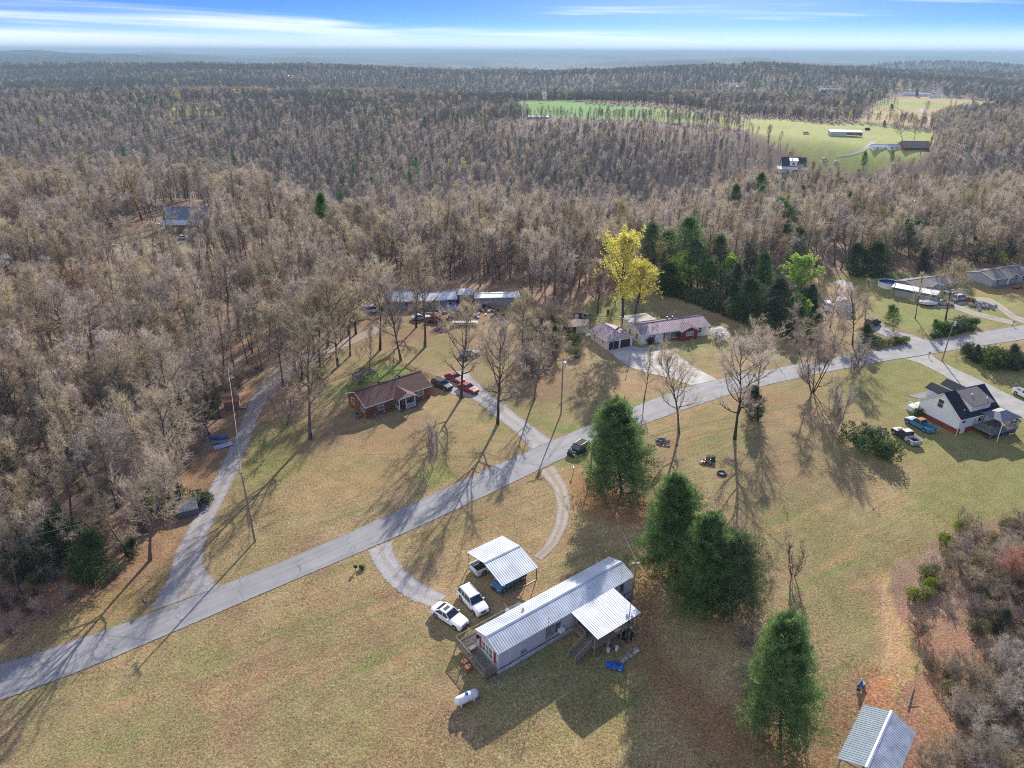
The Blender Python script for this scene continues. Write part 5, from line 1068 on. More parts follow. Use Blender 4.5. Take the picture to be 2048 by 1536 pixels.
# ------------------------------------------------------------------ trees
class TB:
    """collects tapered limbs (P0, P1, r0, r1) and leaf or twig triangles"""
    def __init__(s): s.a = []; s.t = []
    def seg(s, p, q, r0, r1): s.a.append((*p, *q, r0, r1))
    def tubes(s, k):
        A = np.array(s.a); p, q = A[:, 0:3], A[:, 3:6]; d = q - p; d /= np.linalg.norm(d, axis=1, keepdims=True) + 1e-9
        up = np.where(np.abs(d[:, 2:3]) > .9, [[1., 0, 0]], [[0, 0, 1.]]); r = np.cross(d, up); r /= np.linalg.norm(r, axis=1, keepdims=True); u = np.cross(r, d)
        ang = np.arange(k) * 2 * pi / k; ring = r[:, None] * np.cos(ang)[None, :, None] + u[:, None] * np.sin(ang)[None, :, None]
        V = np.concatenate([p[:, None] + ring * A[:, 6][:, None, None], q[:, None] + ring * A[:, 7][:, None, None]], 1)
        n = len(A); b = (np.arange(n) * 2 * k)[:, None]; j = np.arange(k)[None]; j2 = (j + 1) % k
        Q = np.stack([b + j, b + j2, b + k + j2, b + k + j], -1).reshape(-1, 4)
        return V.reshape(-1, 3), Q
def rot_about(v, ax, a):
    ax = ax / (np.linalg.norm(ax) + 1e-9); return v * cos(a) + np.cross(ax, v) * sin(a) + ax * (ax @ v) * (1 - cos(a))
def unit(v): return v / (np.linalg.norm(v) + 1e-9)
def tris_from(P, D, S, wdt):
    """slim triangles: base P, direction D*S, base width wdt"""
    n = len(P); rr = np.random.RandomState(n).normal(size=(n, 3)); w = np.cross(D, rr); w /= np.linalg.norm(w, axis=1, keepdims=True) + 1e-9
    w = w * (wdt / 2 if np.isscalar(wdt) else wdt[:, None] / 2)
    V = np.stack([P - w, P + w, P + D * S[:, None]], 1).reshape(-1, 3); return V, np.arange(3 * n).reshape(-1, 3)
def bare_tree_data(seed, Ht, cb=.35, spread=4.5, n1=15, up=.5, n2=6, n3=5, n4=5, tw=.028, twl=.8, form='oval', multi=0, trad=None, ths=.95):
    rs = np.random.RandomState(seed); tb = TB(); fine = TB(); tp, td = [], []
    stems = []
    r0 = trad or Ht * .014
    def stem(base, dirv, hh, rad, nlimb, sprd):
        n = 7; pts = [np.array(base, float)]; d = np.array(dirv, float)
        for i in range(n):
            d = unit(d + rs.normal(size=3) * [.07, .07, 0] + [0, 0, .06]); pts.append(pts[-1] + d * hh / n)
        for i in range(n):
            a = rad * (1 - .86 * i / n) * (1.35 if i == 0 and not multi else 1); b = rad * (1 - .86 * (i + 1) / n); tb.seg(pts[i], pts[i + 1], a, b)
        az = rs.uniform(0, 6.28)
        for i in range(nlimb):
            u = (i + rs.uniform(.1, .9)) / nlimb; t = cb + (1 - cb) * u; f = t * n; k = min(int(f), n - 1); P0 = pts[k] + (pts[k + 1] - pts[k]) * (f - k)
            az += 2.4 + rs.normal() * .4
            if form == 'oval': Ls = sprd * (.55 + .6 * sin(pi * min(1, u * .9 + .12)))
            elif form == 'dome': Ls = sprd * (.78 + .22 * sin(pi * u))
            elif form == 'vase': Ls = sprd * (.75 + .4 * u)
            elif form == 'cone': Ls = sprd * (1.1 - .95 * u)
            else: Ls = sprd * (1.0 - .45 * u)
            Ls *= rs.uniform(.75, 1.15) * (1 - .55 * max(0, u - .8) / .2 * (form not in ('vase', 'dome')))
            el = up * .9 + u * .75 + rs.normal() * .12; D = np.array([cos(az) * cos(el), sin(az) * cos(el), sin(el)])
            m = 4; p = P0; rl = rad * (1 - .86 * t) * .55 + .02; lp = [p]
            for j in range(m):
                D = unit(D + rs.normal(size=3) * .14 + [0, 0, .10 + .1 * up]); q = p + D * Ls / m; tb.seg(p, q, rl * (1 - .22 * j), rl * (1 - .22 * (j + 1))); p = q; lp.append(p)
            for j in range(n2):
                s_ = .22 + .78 * (j + rs.uniform(0, 1)) / n2; f = s_ * m; k = min(int(f), m - 1); B = lp[k] + (lp[k + 1] - lp[k]) * (f - k)
                D2 = unit(unit(lp[k + 1] - lp[k]) + rs.normal(size=3) * .62 + [0, 0, .25 * up + .1]); L2 = Ls * rs.uniform(.3, .5) * (1.15 - .45 * s_)
                q1 = B + D2 * L2 * .5; D3 = unit(D2 + rs.normal(size=3) * .2 + [0, 0, .15]); q2 = q1 + D3 * L2 * .5
                rb = max(.018, rl * (1 - .8 * s_) * .5); tb.seg(B, q1, rb, rb * .7); tb.seg(q1, q2, rb * .7, rb * .4)
                for e in range(n3):
                    g = (e + rs.uniform(.1, 1)) / n3; B3 = B + (q1 - B) * min(1, g * 2) if g < .5 else q1 + (q2 - q1) * (g * 2 - 1)
                    D4 = unit(D3 + rs.normal(size=3) * .65 + [0, 0, .12 + .2 * up]); L4 = max(.5, L2 * .48 * rs.uniform(.7, 1.2)); q = B3 + D4 * L4
                    fine.seg(B3, q, .016, .006)
                    for z in range(n4):
                        w_ = rs.uniform(.15, 1); tp.append(B3 + (q - B3) * w_); td.append(unit(D4 + rs.normal(size=3) * .6 + [0, 0, .1]))
        return pts
    if multi:
        for i in range(multi):
            a = i * 6.28 / multi + rs.uniform(-.3, .3); stem((cos(a) * .12, sin(a) * .12, -.2), (cos(a) * .4, sin(a) * .4, 1), Ht * rs.uniform(.8, 1) * .93, r0 * .6, max(4, n1 // multi), spread * .6)
    else: stem((0, 0, -.3), (rs.normal() * .03, rs.normal() * .03, 1), Ht * ths, r0, n1, spread)
    V1, Q1 = tb.tubes(5); V2, Q2 = fine.tubes(3)
    tp = np.array(tp); td = np.array(td); S = rs.uniform(.5, 1.2, len(tp)) * twl
    V3, T3 = tris_from(tp, td, S, tw)
    return (V1, Q1), (V2, Q2, V3, T3), (tp + td * S[:, None] * .7)
def mixed_mesh(name, parts, m):
    V = []; F = []; o = 0
    me = bpy.data.meshes.new(name); ls = []; lt = []; st = 0
    for v, f in parts:
        V.append(v); F.append((f + o).ravel()); k = f.shape[1]; ls.append(st + np.arange(len(f)) * k); lt.append(np.full(len(f), k)); st += f.size; o += len(v)
    V = np.concatenate(V).astype(np.float32); F = np.concatenate(F).astype(np.int32); ls = np.concatenate(ls).astype(np.int32)
    me.vertices.add(len(V)); me.vertices.foreach_set('co', V.ravel()); me.loops.add(len(F)); me.loops.foreach_set('vertex_index', F); me.polygons.add(len(ls)); me.polygons.foreach_set('loop_start', ls)
    me.update(calc_edges=True); me.materials.append(m); return me
def leaves_at(pts, n_per, size, seed, spread=.35, flat=.0):
    rs = np.random.RandomState(seed); P_ = np.repeat(pts, n_per, 0) + rs.normal(size=(len(pts) * n_per, 3)) * spread
    n = len(P_); a = rs.normal(size=(n, 3)); a /= np.linalg.norm(a, axis=1, keepdims=True); b = np.cross(a, rs.normal(size=(n, 3))); b /= np.linalg.norm(b, axis=1, keepdims=True) + 1e-9
    s = size * rs.uniform(.6, 1.3, n)[:, None]
    V = np.stack([P_ - a * s, P_ + b * s * .55, P_ + a * s, P_ - b * s * .55], 1).reshape(-1, 3); return V, np.arange(4 * n).reshape(-1, 4)
PROTO = {}
def bare_proto(key, seed, barkm=None, twigm=None, leaf=None, lm=None, lsize=.14, ln=1, **kw):
    a, b, tips = bare_tree_data(seed, **kw)
    mt = mixed_mesh('trunk', [a], barkm or M_bark); mc = mixed_mesh('crown', [(b[0], b[1]), (b[2], b[3])], twigm or M_twig)
    ml = None
    if leaf: V, Q = leaves_at(tips, ln, lsize, seed + 5, .22); ml = mixed_mesh('foliage', [(V, Q)], lm)
    PROTO[key] = (mt, mc, ml, kw['Ht'])
def needle_data(centers, dirs, n, size, wid, seed, spr=.25):
    rs = np.random.RandomState(seed); C = np.repeat(centers, n, 0); D = np.repeat(dirs, n, 0) + rs.normal(size=(len(C), 3)) * .75; D /= np.linalg.norm(D, axis=1, keepdims=True)
    C = C + rs.normal(size=C.shape) * spr; S = size * rs.uniform(.6, 1.2, len(C)); return tris_from(C, D, S, wid)
def conifer_data(seed, Ht, rad, base=.06, nw=20, nb=8, tuft=.5, ntuft=7, nn=7, droop=.0, wid=.07, form='pine', power=.75):
    rs = np.random.RandomState(seed); tb = TB(); cen = []; dr = []
    n = 8; pts = [np.array([0, 0, -.2])]
    for i in range(n): pts.append(pts[-1] + np.array([rs.normal() * .05, rs.normal() * .05, Ht * .97 / n]))
    for i in range(n): tb.seg(pts[i], pts[i + 1], Ht * .013 * (1 - .9 * i / n), Ht * .013 * (1 - .9 * (i + 1) / n))
    az = 0; lob = rs.uniform(0, 6.28, 5)
    for i in range(nw):
        u = (i + rs.uniform(0, .8)) / nw; z = Ht * (base + (1 - base) * u); k = min(n - 1, int(z / Ht * n)); c = pts[k] + (pts[k + 1] - pts[k]) * (z / Ht * n - k)
        c = np.array([c[0], c[1], z])
        prof = (1 - u) ** power * min(1, .86 + u * 2.2) if form == 'pine' else (1 - u ** 2.2) * min(1, .5 + u * 2)
        for j in range(nb):
            az += 2.4 + rs.normal() * .2; L_ = rad * prof * rs.uniform(.58, 1.2) * (1 + .16 * sin(2 * az + lob[0]) + .1 * sin(3 * az + lob[1] + 4 * u)) + .25
            el = .12 + .55 * u + rs.normal() * .1 - droop; D = np.array([cos(az) * cos(el), sin(az) * cos(el), sin(el)])
            q = c + D * L_; tb.seg(c, q, .03 + .02 * (1 - u), .012)
            for e in range(ntuft):
                s_ = .35 + .65 * (e + rs.uniform(0, 1)) / ntuft; side = np.cross(D, [0, 0, 1]); off = side * rs.normal() * L_ * .13 * (1.2 - s_ * .6)
                p = c + D * L_ * s_ + off + np.array([0, 0, rs.normal() * .18 + .06]); cen.append(p); dr.append(unit(D + off * .4 + [0, 0, .55]))
    for e in range(8): cen.append(np.array([rs.normal() * .15, rs.normal() * .15, Ht * (.93 + .01 * e)])); dr.append(np.array([0, 0, 1.]))
    V, T = needle_data(np.array(cen), np.array(dr), nn, tuft, wid, seed + 3, tuft * .42)
    return tb.tubes(4), (V, T)
def conifer_proto(key, seed, m=None, **kw):
    a, b = conifer_data(seed, **kw); PROTO[key] = (mixed_mesh('trunk', [a], M_barkd), mixed_mesh('foliage', [b], m or M_pine), None, kw['Ht'])
def bush_proto(key, seed, m, Ht=2.5, rad=1.6, n=500, leaf=.16, stems=9, lump=5, ln=3):
    rs = np.random.RandomState(seed); tb = TB(); pts = []
    cs = [(rs.normal() * rad * .42, rs.normal() * rad * .42, Ht * rs.uniform(.35, .7), rs.uniform(.35, .6)) for _ in range(lump)]
    for _ in range(n):
        c = cs[rs.randint(lump)]; d = unit(rs.normal(size=3)); r = rad * c[3] * rs.uniform(.75, 1.05); p = np.array([c[0], c[1], c[2]]) + d * [r, r, Ht * .42 * c[3] * 1.8 * rs.uniform(.7, 1)]
        if p[2] > .05: pts.append(p)
    pts = np.array(pts)
    for i in range(stems): q = pts[rs.randint(len(pts))] * .85; tb.seg((rs.normal() * .1, rs.normal() * .1, -.1), q, .05, .012)
    V, Q = leaves_at(pts, ln, leaf, seed + 1, leaf * 1.1); PROTO[key] = (mixed_mesh('stem', [tb.tubes(4)], M_barkd), mixed_mesh('foliage', [(V, Q)], m), None, Ht)
def put(key, name, label, cat, pos, s=1.0, rz=0.0, tilt=(0, 0), group=None, sz=None):
    p = PROTO[key]; r = thing(name, label, cat, pos, rz, group); r.scale = (s, s, sz or s); r.rotation_euler = (tilt[0], tilt[1], rz)
    for n_, me in zip((p[0].name.split('.')[0], p[1].name.split('.')[0], 'foliage'), p[:3]):
        if me: o = bpy.data.objects.new(n_, me); COL.objects.link(o); o.parent = r
    return r
# tree kinds
for i in range(5): bare_proto(f'f{i}', 100 + i, Ht=15 + i * .6, cb=(.42, .36, .5, .3, .46)[i], spread=(4.3, 4.9, 3.6, 4.4, 3.2)[i], n1=(16, 18, 14, 15, 12)[i], up=(.5, .35, .8, .6, .95)[i], form=('dome', 'dome', 'vase', 'oval', 'vase')[i], n2=7, n3=5, n4=(6, 6, 6, 5, 6)[i], tw=(.036, .036, .034, .034, .034)[i], twl=.9, ths=(.80, .76, .88, .9, .9)[i])
bare_proto('f5', 120, barkm=M_bark, twigm=M_twigg, Ht=14, cb=.34, spread=4.4, n1=16, up=.5, form='dome', ths=.8, n2=7, n3=5, n4=6, tw=.036)
bare_proto('f6', 121, twigm=M_twigb, Ht=16, cb=.48, spread=4.0, n1=14, up=.55, form='dome', ths=.8, n2=7, n3=5, n4=6, tw=.035)
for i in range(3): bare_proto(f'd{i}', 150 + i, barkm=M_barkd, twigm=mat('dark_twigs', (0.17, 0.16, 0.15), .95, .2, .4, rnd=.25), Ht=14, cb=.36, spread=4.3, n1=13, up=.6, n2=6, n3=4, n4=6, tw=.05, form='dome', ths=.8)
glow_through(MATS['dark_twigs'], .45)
bare_proto('olive', 130, Ht=15, cb=.35, spread=4, n1=14, up=.65, n2=5, n3=4, n4=4, tw=.03, leaf=1, lm=M_olive, lsize=.13)
bare_proto('rusty', 131, Ht=9, cb=.2, spread=3.2, n1=12, up=.6, n2=5, n3=4, n4=3, tw=.03, leaf=1, lm=M_rustleaf, lsize=.16, ln=2)
bare_proto('redbud', 132, Ht=5, cb=.2, spread=2.2, n1=9, up=.6, n2=4, n3=3, n4=3, tw=.02, twl=.5, leaf=1, lm=M_redbud, lsize=.06, ln=1, multi=3)
bare_proto('yellow', 133, barkm=M_barkd, Ht=22, cb=.32, spread=6.4, n1=22, up=.45, n2=7, n3=5, n4=4, tw=.03, leaf=1, lm=M_ygreen, lsize=.16, ln=4, trad=.38)
bare_proto('ylight', 134, Ht=14, cb=.25, spread=3.8, n1=15, up=.6, n2=5, n3=4, n4=4, tw=.03, leaf=1, lm=M_ygreen, lsize=.15, ln=2)
bare_proto('willow', 135, Ht=11, cb=.2, spread=4.6, n1=16, up=.5, n2=6, n3=4, n4=4, tw=.03, leaf=1, lm=M_willow, lsize=.22, ln=5)
bare_proto('white', 136, Ht=12, cb=.2, spread=4.2, n1=14, up=.6, n2=5, n3=4, n4=4, tw=.03, leaf=1, lm=M_blossom, lsize=.22, ln=3)
# open-grown yard trees
for i in range(4): bare_proto(f'y{i}', 200 + i, barkm=M_bark if i % 2 else M_barkd, Ht=18, cb=.26 + .05 * (i % 2), spread=5.8 + .5 * i, n1=20, up=.38 + .1 * (i % 2), n2=8, n3=7, n4=8, tw=.024, twl=.85, form='oval', trad=.27)
bare_proto('thin', 210, Ht=14, cb=.3, spread=3.7, n1=17, up=.6, n2=6, n3=5, n4=5, tw=.022, twl=.7, form='cone2', trad=.17)
bare_proto('broad', 211, barkm=M_barkd, twigm=M_twigb, Ht=14, cb=.1, spread=8.0, n1=26, up=.6, n2=8, n3=7, n4=9, tw=.028, twl=.95, form='vase', multi=5)
bare_proto('greyshrub', 212, barkm=M_twigg, twigm=M_twigg, Ht=6, cb=.08, spread=3.6, n1=22, up=.85, n2=7, n3=5, n4=6, tw=.022, twl=.6, form='vase', multi=6)
bare_proto('fan', 213, barkm=M_barkd, Ht=4.6, cb=.2, spread=1.7, n1=16, up=.9, n2=4, n3=3, n4=3, tw=.014, twl=.4, form='vase', multi=7)
bare_proto('thicket', 214, barkm=M_twigg, Ht=3.2, cb=.05, spread=2.0, n1=16, up=.35, n2=5, n3=4, n4=4, tw=.018, twl=.5, form='vase', multi=6)
bare_proto('thicketb', 215, barkm=M_twigb, twigm=M_twigb, Ht=2.6, cb=.05, spread=2.0, n1=16, up=.3, n2=5, n3=4, n4=4, tw=.018, twl=.5, form='vase', multi=6)
conifer_proto('P0', 300, Ht=14.6, rad=6.6, nw=31, nb=10, ntuft=19, nn=10, tuft=.42, wid=.085, power=.5)
conifer_proto('P1', 301, Ht=14.4, rad=5.2, nw=31, nb=10, ntuft=18, nn=10, tuft=.42, wid=.085, power=.6)
conifer_proto('P2', 302, m=M_pine2, Ht=12, rad=6.0, nw=27, nb=10, ntuft=17, nn=10, tuft=.40, wid=.08, power=.5)
conifer_proto('p0', 310, m=leafmat('pine_green', (0.13, 0.23, 0.07), .25, .5), Ht=15, rad=3.6, base=.3, nw=16, nb=7, ntuft=6, nn=7, tuft=.6, wid=.13, form='dome')
conifer_proto('p1', 311, m=leafmat('pine_green', (0.13, 0.23, 0.07), .25, .5), Ht=13, rad=3.0, base=.12, nw=18, nb=7, ntuft=6, nn=6, tuft=.6, wid=.13)
conifer_proto('c0', 312, m=M_cedar, Ht=9, rad=2.4, base=.03, nw=18, nb=8, ntuft=6, nn=7, tuft=.45, wid=.11, form='pine', power=.5)
conifer_proto('c1', 313, m=M_cedar, Ht=8, rad=3.0, base=.03, nw=16, nb=9, ntuft=6, nn=7, tuft=.45, wid=.11, form='dome')
conifer_proto('young', 314, m=M_pine2, Ht=6, rad=2.4, base=.12, nw=12, nb=6, ntuft=5, nn=8, tuft=.4, wid=.08, power=.6)
bush_proto('shrub', 401, M_shrub, 2.6, 1.9, 520); bush_proto('magnolia', 402, M_magn, 4.4, 2.6, 900, leaf=.22, lump=9); bush_proto('blossom', 403, M_blossom, 2.6, 2.3, 1500, leaf=.12, lump=9); bush_proto('hedge', 404, M_hedge, 1.7, 1.3, 420, leaf=.13)
bush_proto('plum', 405, mat('plum_leaves', (.10, .03, .03), .8, .3), 1.4, 1.0, 300, leaf=.1); bush_proto('ygshrub', 406, leafmat('yellow_green_leaves', (.24, .27, .05), .15), 2.0, 1.7, 420, leaf=.12)
bush_proto('rustbush', 407, M_rustleaf, 1.6, 1.1, 300, leaf=.12)

def height_px(base, topy):
    X, Y = Gt(*base); z0 = float(terrain(X, Y)); lo, hi = 0, 60
    for _ in range(40):
        m_ = (lo + hi) / 2
        if PX(X, Y, z0 + m_)[1] > topy: lo = m_
        else: hi = m_
    return X, Y, z0, lo
def tree(key, name, label, base, top, cat='tree', lean=.6, wide=1.0, group=None):
    X, Y, z0, h = height_px(base, top[1]); hx, hy, c = PX(X, Y, z0 + h); dx = (top[0] - hx) * c / FPX * lean
    s = h / PROTO[key][3]
    r = put(key, name, label, cat, (X, Y, z0), s * wide, random.uniform(0, 6.28), (0, math.atan2(dx, h)), group, sz=s)
    # tilt about world y: euler XYZ applies x, y then z, so spin first through the child meshes
    r.rotation_euler = (0, 0, 0); q = Euler((0, math.atan2(dx, h), 0)).to_matrix() @ Euler((0, 0, random.uniform(0, 6.28))).to_matrix(); r.rotation_euler = q.to_euler()
    return r
YT = [('y2', (366, 1012), (335, 800), 'large pale bare tree behind the slatted shed at the leafy woods edge'), ('y1', (620, 878), (598, 655), 'large bare shade tree alone on the lawn left of the brick house'),
      ('y0', (922, 797), (930, 612), 'bare spreading tree rising before the red cars at the brick house'),
      ('y2', (995, 848), (985, 655), 'tall bare pale-barked tree beside the brick house drive'),
      ('thin', (1068, 800), (1080, 640), 'bare tree right of the brick house drive near the thicket'),
      ('y0', (676, 733), (662, 560), 'tall dark bare tree at the woodland edge left of the brick house'),
      ('thin', (738, 745), (735, 655), 'slim dark tree with a slanted crown behind the dog pen'),
      ('y1', (802, 722), (783, 560), 'tall bare tree behind the brick house, left of two before the trailers'),
      ('y3', (850, 694), (852, 515), 'tall bare tree behind the brick house, right of two before the trailers'),
      ('y2', (832, 655), (828, 520), 'bare grey trunked tree just in front of the long trailer'),
      ('thin', (1288, 800), (1292, 695), 'small bare tree between the concrete driveway and the road'),
      ('y3', (1358, 868), (1372, 712), 'tall bare tree on the near verge left of the firewood pile'),
      ('y0', (1469, 878), (1484, 680), 'tallest bare tree on the near lawn with a long straight trunk'),
      ('y1', (1512, 805), (1530, 655), 'bare tree behind the rounded cedar bush on the near lawn'),
      ('y0', (1195, 628), (1198, 520), 'dark bare tree on the lawn behind the garage'),
      ('thin', (1830, 637), (1850, 548), 'bare tree left of two on the lawn before the covered boat'),
      ('y2', (1891, 640), (1918, 530), 'bare tree right of two on the lawn before the grey sedan'),
      ('y0', (1660, 655), (1685, 572), 'dark broken-topped bare tree left of the rust streaked trailer'),
      ('thin', (1730, 640), (1738, 560), 'reddish brown bare tree just right of the rust streaked trailer'),
      ('y2', (1705, 690), (1700, 580), 'brown bare tree behind the roadside hedge')]
YT += [('y%d' % (i % 4) if i % 3 else 'f%d' % (i % 3), b_, (b_[0] - 4, b_[1] - h_), lab_) for i, (b_, h_, lab_) in enumerate([((566, 772), 170, 'bare tree crowding the gravel drive at its bend, nearest one'), ((590, 742), 165, 'bare tree on the left side of the drive bend'), ((604, 760), 150, 'bare tree on the right side of the drive bend'), ((628, 712), 160, 'bare tree left of the upper gravel drive, first of two'), ((640, 742), 150, 'bare tree between the upper drive and the brick house yard'),
    ((655, 694), 160, 'bare tree left of the upper gravel drive, second of two'), ((700, 712), 150, 'bare tree right of the upper gravel drive near the rusty border'), ((300, 1120), 200, 'bare tree leaning over the leafy bank left of the slatted shed'), ((712, 668), 150, 'bare tree at the top of the gravel drive'), ((1045, 705), 130, 'bare tree at the left side of the thicket between the houses'), ((760, 700), 165, 'bare tree on the leafy bank above the dog pen')])]
for k, b, t_, lab in YT: tree(k, 'bare_tree', lab, b, t_)
tree('broad', 'bare_tree', 'broad many stemmed bare tree beside the road near the middle right', (1625, 785), (1640, 640))
tree('greyshrub', 'bare_tree', 'pale grey twiggy tree on the verge right of the broad bare tree', (1708, 758), (1725, 695))
tree('greyshrub', 'bare_tree', 'small pale grey tree on the lawn left of the magnolia', (1667, 866), (1680, 782), wide=.8)
tree('greyshrub', 'bare_tree', 'bare shrubby tree amid green grass below the brick house', (866, 938), (868, 862), wide=.6)
tree('fan', 'small_tree', 'small bare fan shaped tree alone on the open lawn left of the dirt trail', (1586, 1152), (1592, 1082))
tree('yellow', 'leafing_tree', 'tall tree with bright yellow-green new leaves behind the ranch house', (1247, 655), (1240, 470), wide=.95)
tree('yellow', 'leafing_tree', 'shorter broad tree with sparse yellow leaves right of the tall yellow-green one', (1266, 640), (1288, 530), wide=1.25, lean=1)
tree('P0', 'pine_tree', 'largest dark green pine beside the utility pole and the road', (1243, 985), (1226, 812), lean=.8, wide=1.0)
tree('P1', 'pine_tree', 'tallest farther pine of the clump right of the mobile home', (1352, 1150), (1350, 960), lean=.8)
tree('P1', 'pine_tree', 'dark nearer pine in the middle of the clump right of the mobile home', (1412, 1222), (1412, 1035), lean=.8, wide=.9)
tree('P2', 'pine_tree', 'yellow-green pine at the right of the clump', (1465, 1212), (1462, 1078), lean=.8, wide=.95)
tree('P0', 'pine_tree', 'lone dense green pine near the bottom right shed', (1560, 1470), (1567, 1246), lean=.75, wide=.7)
EV = [('p0', 1382, 575, 436, 'pale green pine topping the evergreen belt behind the yellow tree'), ('p0', 1305, 560, 450, 'dark pine just right of the tall yellow-green tree'), ('p1', 1340, 560, 462, 'olive green tree between two pines in the evergreen belt'),
      ('p0', 1395, 590, 480, 'bright green pine low in the evergreen belt'), ('p1', 1440, 575, 470, 'narrow dark evergreen right of the bright green pine'), ('c0', 1474, 610, 530, 'dark pointed cedar at the lawn corner'),
      ('p0', 1560, 500, 398, 'tall pine standing in front of the far hillside'), ('p1', 1600, 540, 452, 'pine behind the willow'), ('p1', 1530, 590, 505, 'dark cedar left of the willow'), ('c1', 1560, 640, 560, 'dark cedar bush at the hedge left of the willow'),
      ('c1', 1715, 550, 490, 'broad dark cedar at the back of the right field, left of two'), ('c1', 1755, 552, 487, 'broad dark cedar at the back of the right field, right of two'), ('c0', 1848, 548, 498, 'dark pointed cedar behind the taupe home'),
      ('p0', 1818, 515, 437, 'thin pine above the pool, left of two'), ('p0', 1840, 512, 440, 'thin pine above the pool, right of two'), ('p0', 1902, 510, 450, 'pine above the taupe manufactured home roof'), ('p1', 1950, 520, 468, 'pine left of the grey manufactured home'), ('p1', 1985, 525, 478, 'pine directly behind the grey manufactured home'), ('p1', 2020, 525, 470, 'pine at the right edge behind the grey home'),
      ('c1', 1500, 640, 560, 'dark evergreen in the middle of the hedge row'), ('c1', 1545, 655, 600, 'rounded dark cedar where the hedge meets the broad tree'), ('c1', 1340, 590, 530, 'dark cedar at the back of the ranch lawn'), ('p1', 1420, 600, 520, 'evergreen shading the back lawn corner'), ('p1', 1500, 560, 480, 'mid green conifer in the evergreen belt'), ('c1', 1585, 680, 628, 'cedar by the pile of white debris'),
      ('c1', 1510, 838, 775, 'rounded olive cedar bush beside the tall bare tree on the near lawn'), ('young', 1786, 660, 612, 'young open pine on the lawn above the gravel pad'), ('young', 1872, 668, 640, 'smaller young pine by the roadside hedge'), ('c1', 1735, 700, 650, 'shaggy cedar beside the black car at the roadside'),
      ('c0', 425, 825, 795, 'small cedar left of the rusty shed'), ('shrub', 365, 1012, 975, 'dark shrub behind the slatted shed in the left woods'), ('shrub', 400, 1008, 985, 'small shrub right of the slatted shed'), ('c1', 178, 1165, 1065, 'dark round cedar on the woods edge above the power line'), ('c1', 110, 1135, 1025, 'cedar in the left woods beside the dark round one'), ('c1', 30, 1150, 1060, 'cedar at the left edge of the photograph'), ('c1', 262, 1115, 1080, 'low cedar amid bare branches at the woods edge'), ('shrub', 330, 1015, 972, 'wispy shrub under the leaning bare trunk'),
      ('p1', 640, 500, 388, 'single slender green pine in the bare woods right of the woodland barn'), ('c1', 1110, 700, 655, 'dark green cedar in the thicket between the houses'), ('c1', 1085, 690, 640, 'ragged cedar in the thicket left of the equipment shed'), ('c0', 1955, 725, 690, 'cedar in the roadside bush at right'), ('c1', 2030, 740, 690, 'dark bush at the right edge above the farmhouse drive'), ('shrub', 1985, 730, 690, 'leafy bush beside the roadside cedar at right')]
for k, bx, by, ty, lab in EV: tree(k, 'cedar_tree' if k[0] == 'c' else ('shrub' if k == 'shrub' else 'pine_tree'), lab, (bx, by), (bx, ty), lean=1, cat='shrub' if k == 'shrub' else 'tree', wide=1.45 if (bx > 1290 and by < 660 and k in ('p0', 'p1', 'c1')) else 1.0)
for k, b, t_, w_, nm, lab in [('willow', (1600, 590), (1602, 520), 1.25, 'willow_tree', 'bright green willow at the left edge of the right-hand field'), ('ylight', (1475, 470), (1475, 402), 1.2, 'leafing_tree', 'pale yellow-green tree in the woods above the evergreen belt'), ('ylight', (1545, 470), (1545, 410), 1.1, 'leafing_tree', 'olive yellow tree right of the pale yellow-green one'),
      ('ylight', (2005, 535), (2007, 502), 1.2, 'leafing_tree', 'pale green leafing tree behind the grey manufactured home'), ('ylight', (2038, 535), (2036, 506), 1.2, 'leafing_tree', 'pale green leafing tree at the right edge behind the grey home'), ('white', (1089, 205), (1089, 186), 1, 'blossoming_tree', 'white blossoming tree at the head of the far green field'),
      ('rusty', (262, 440), (262, 372), 1.0, 'rust_leaved_tree', 'tall tree keeping orange-brown leaves left of the woodland barn'), ('rusty', (353, 490), (353, 462), 1.3, 'rust_leaved_tree', 'orange leaved beech below the woodland barn'), ('willow', (1375, 590), (1370, 515), 1.0, 'leafing_tree', 'round mid green tree low in the evergreen belt, left half'), ('willow', (1462, 585), (1462, 520), .9, 'leafing_tree', 'round mid green tree low in the evergreen belt, right half'), ('olive', (1330, 580), (1330, 480), 1.0, 'budding_tree', 'olive budding tree at the left of the evergreen belt'), ('redbud', (438, 800), (438, 738), .8, 'redbud_tree', 'pink flowering redbud left of the utility pole'), ('redbud', (570, 850), (572, 760), 1.1, 'redbud_tree', 'dark pink redbud at the woods edge beside the gravel drive'), ('redbud', (720, 720), (718, 690), 1.2, 'redbud_tree', 'low redbud on the slope behind the dog pen'),
      ('rusty', (1125, 372), (1125, 340), 1, 'rust_leaved_tree', 'orange tree on the opposite hillside'), ('rusty', (1326, 455), (1326, 432), 1, 'rust_leaved_tree', 'orange tree in the woods above the evergreen belt')]:
    tree(k, nm, lab, b, t_, wide=w_, lean=1)
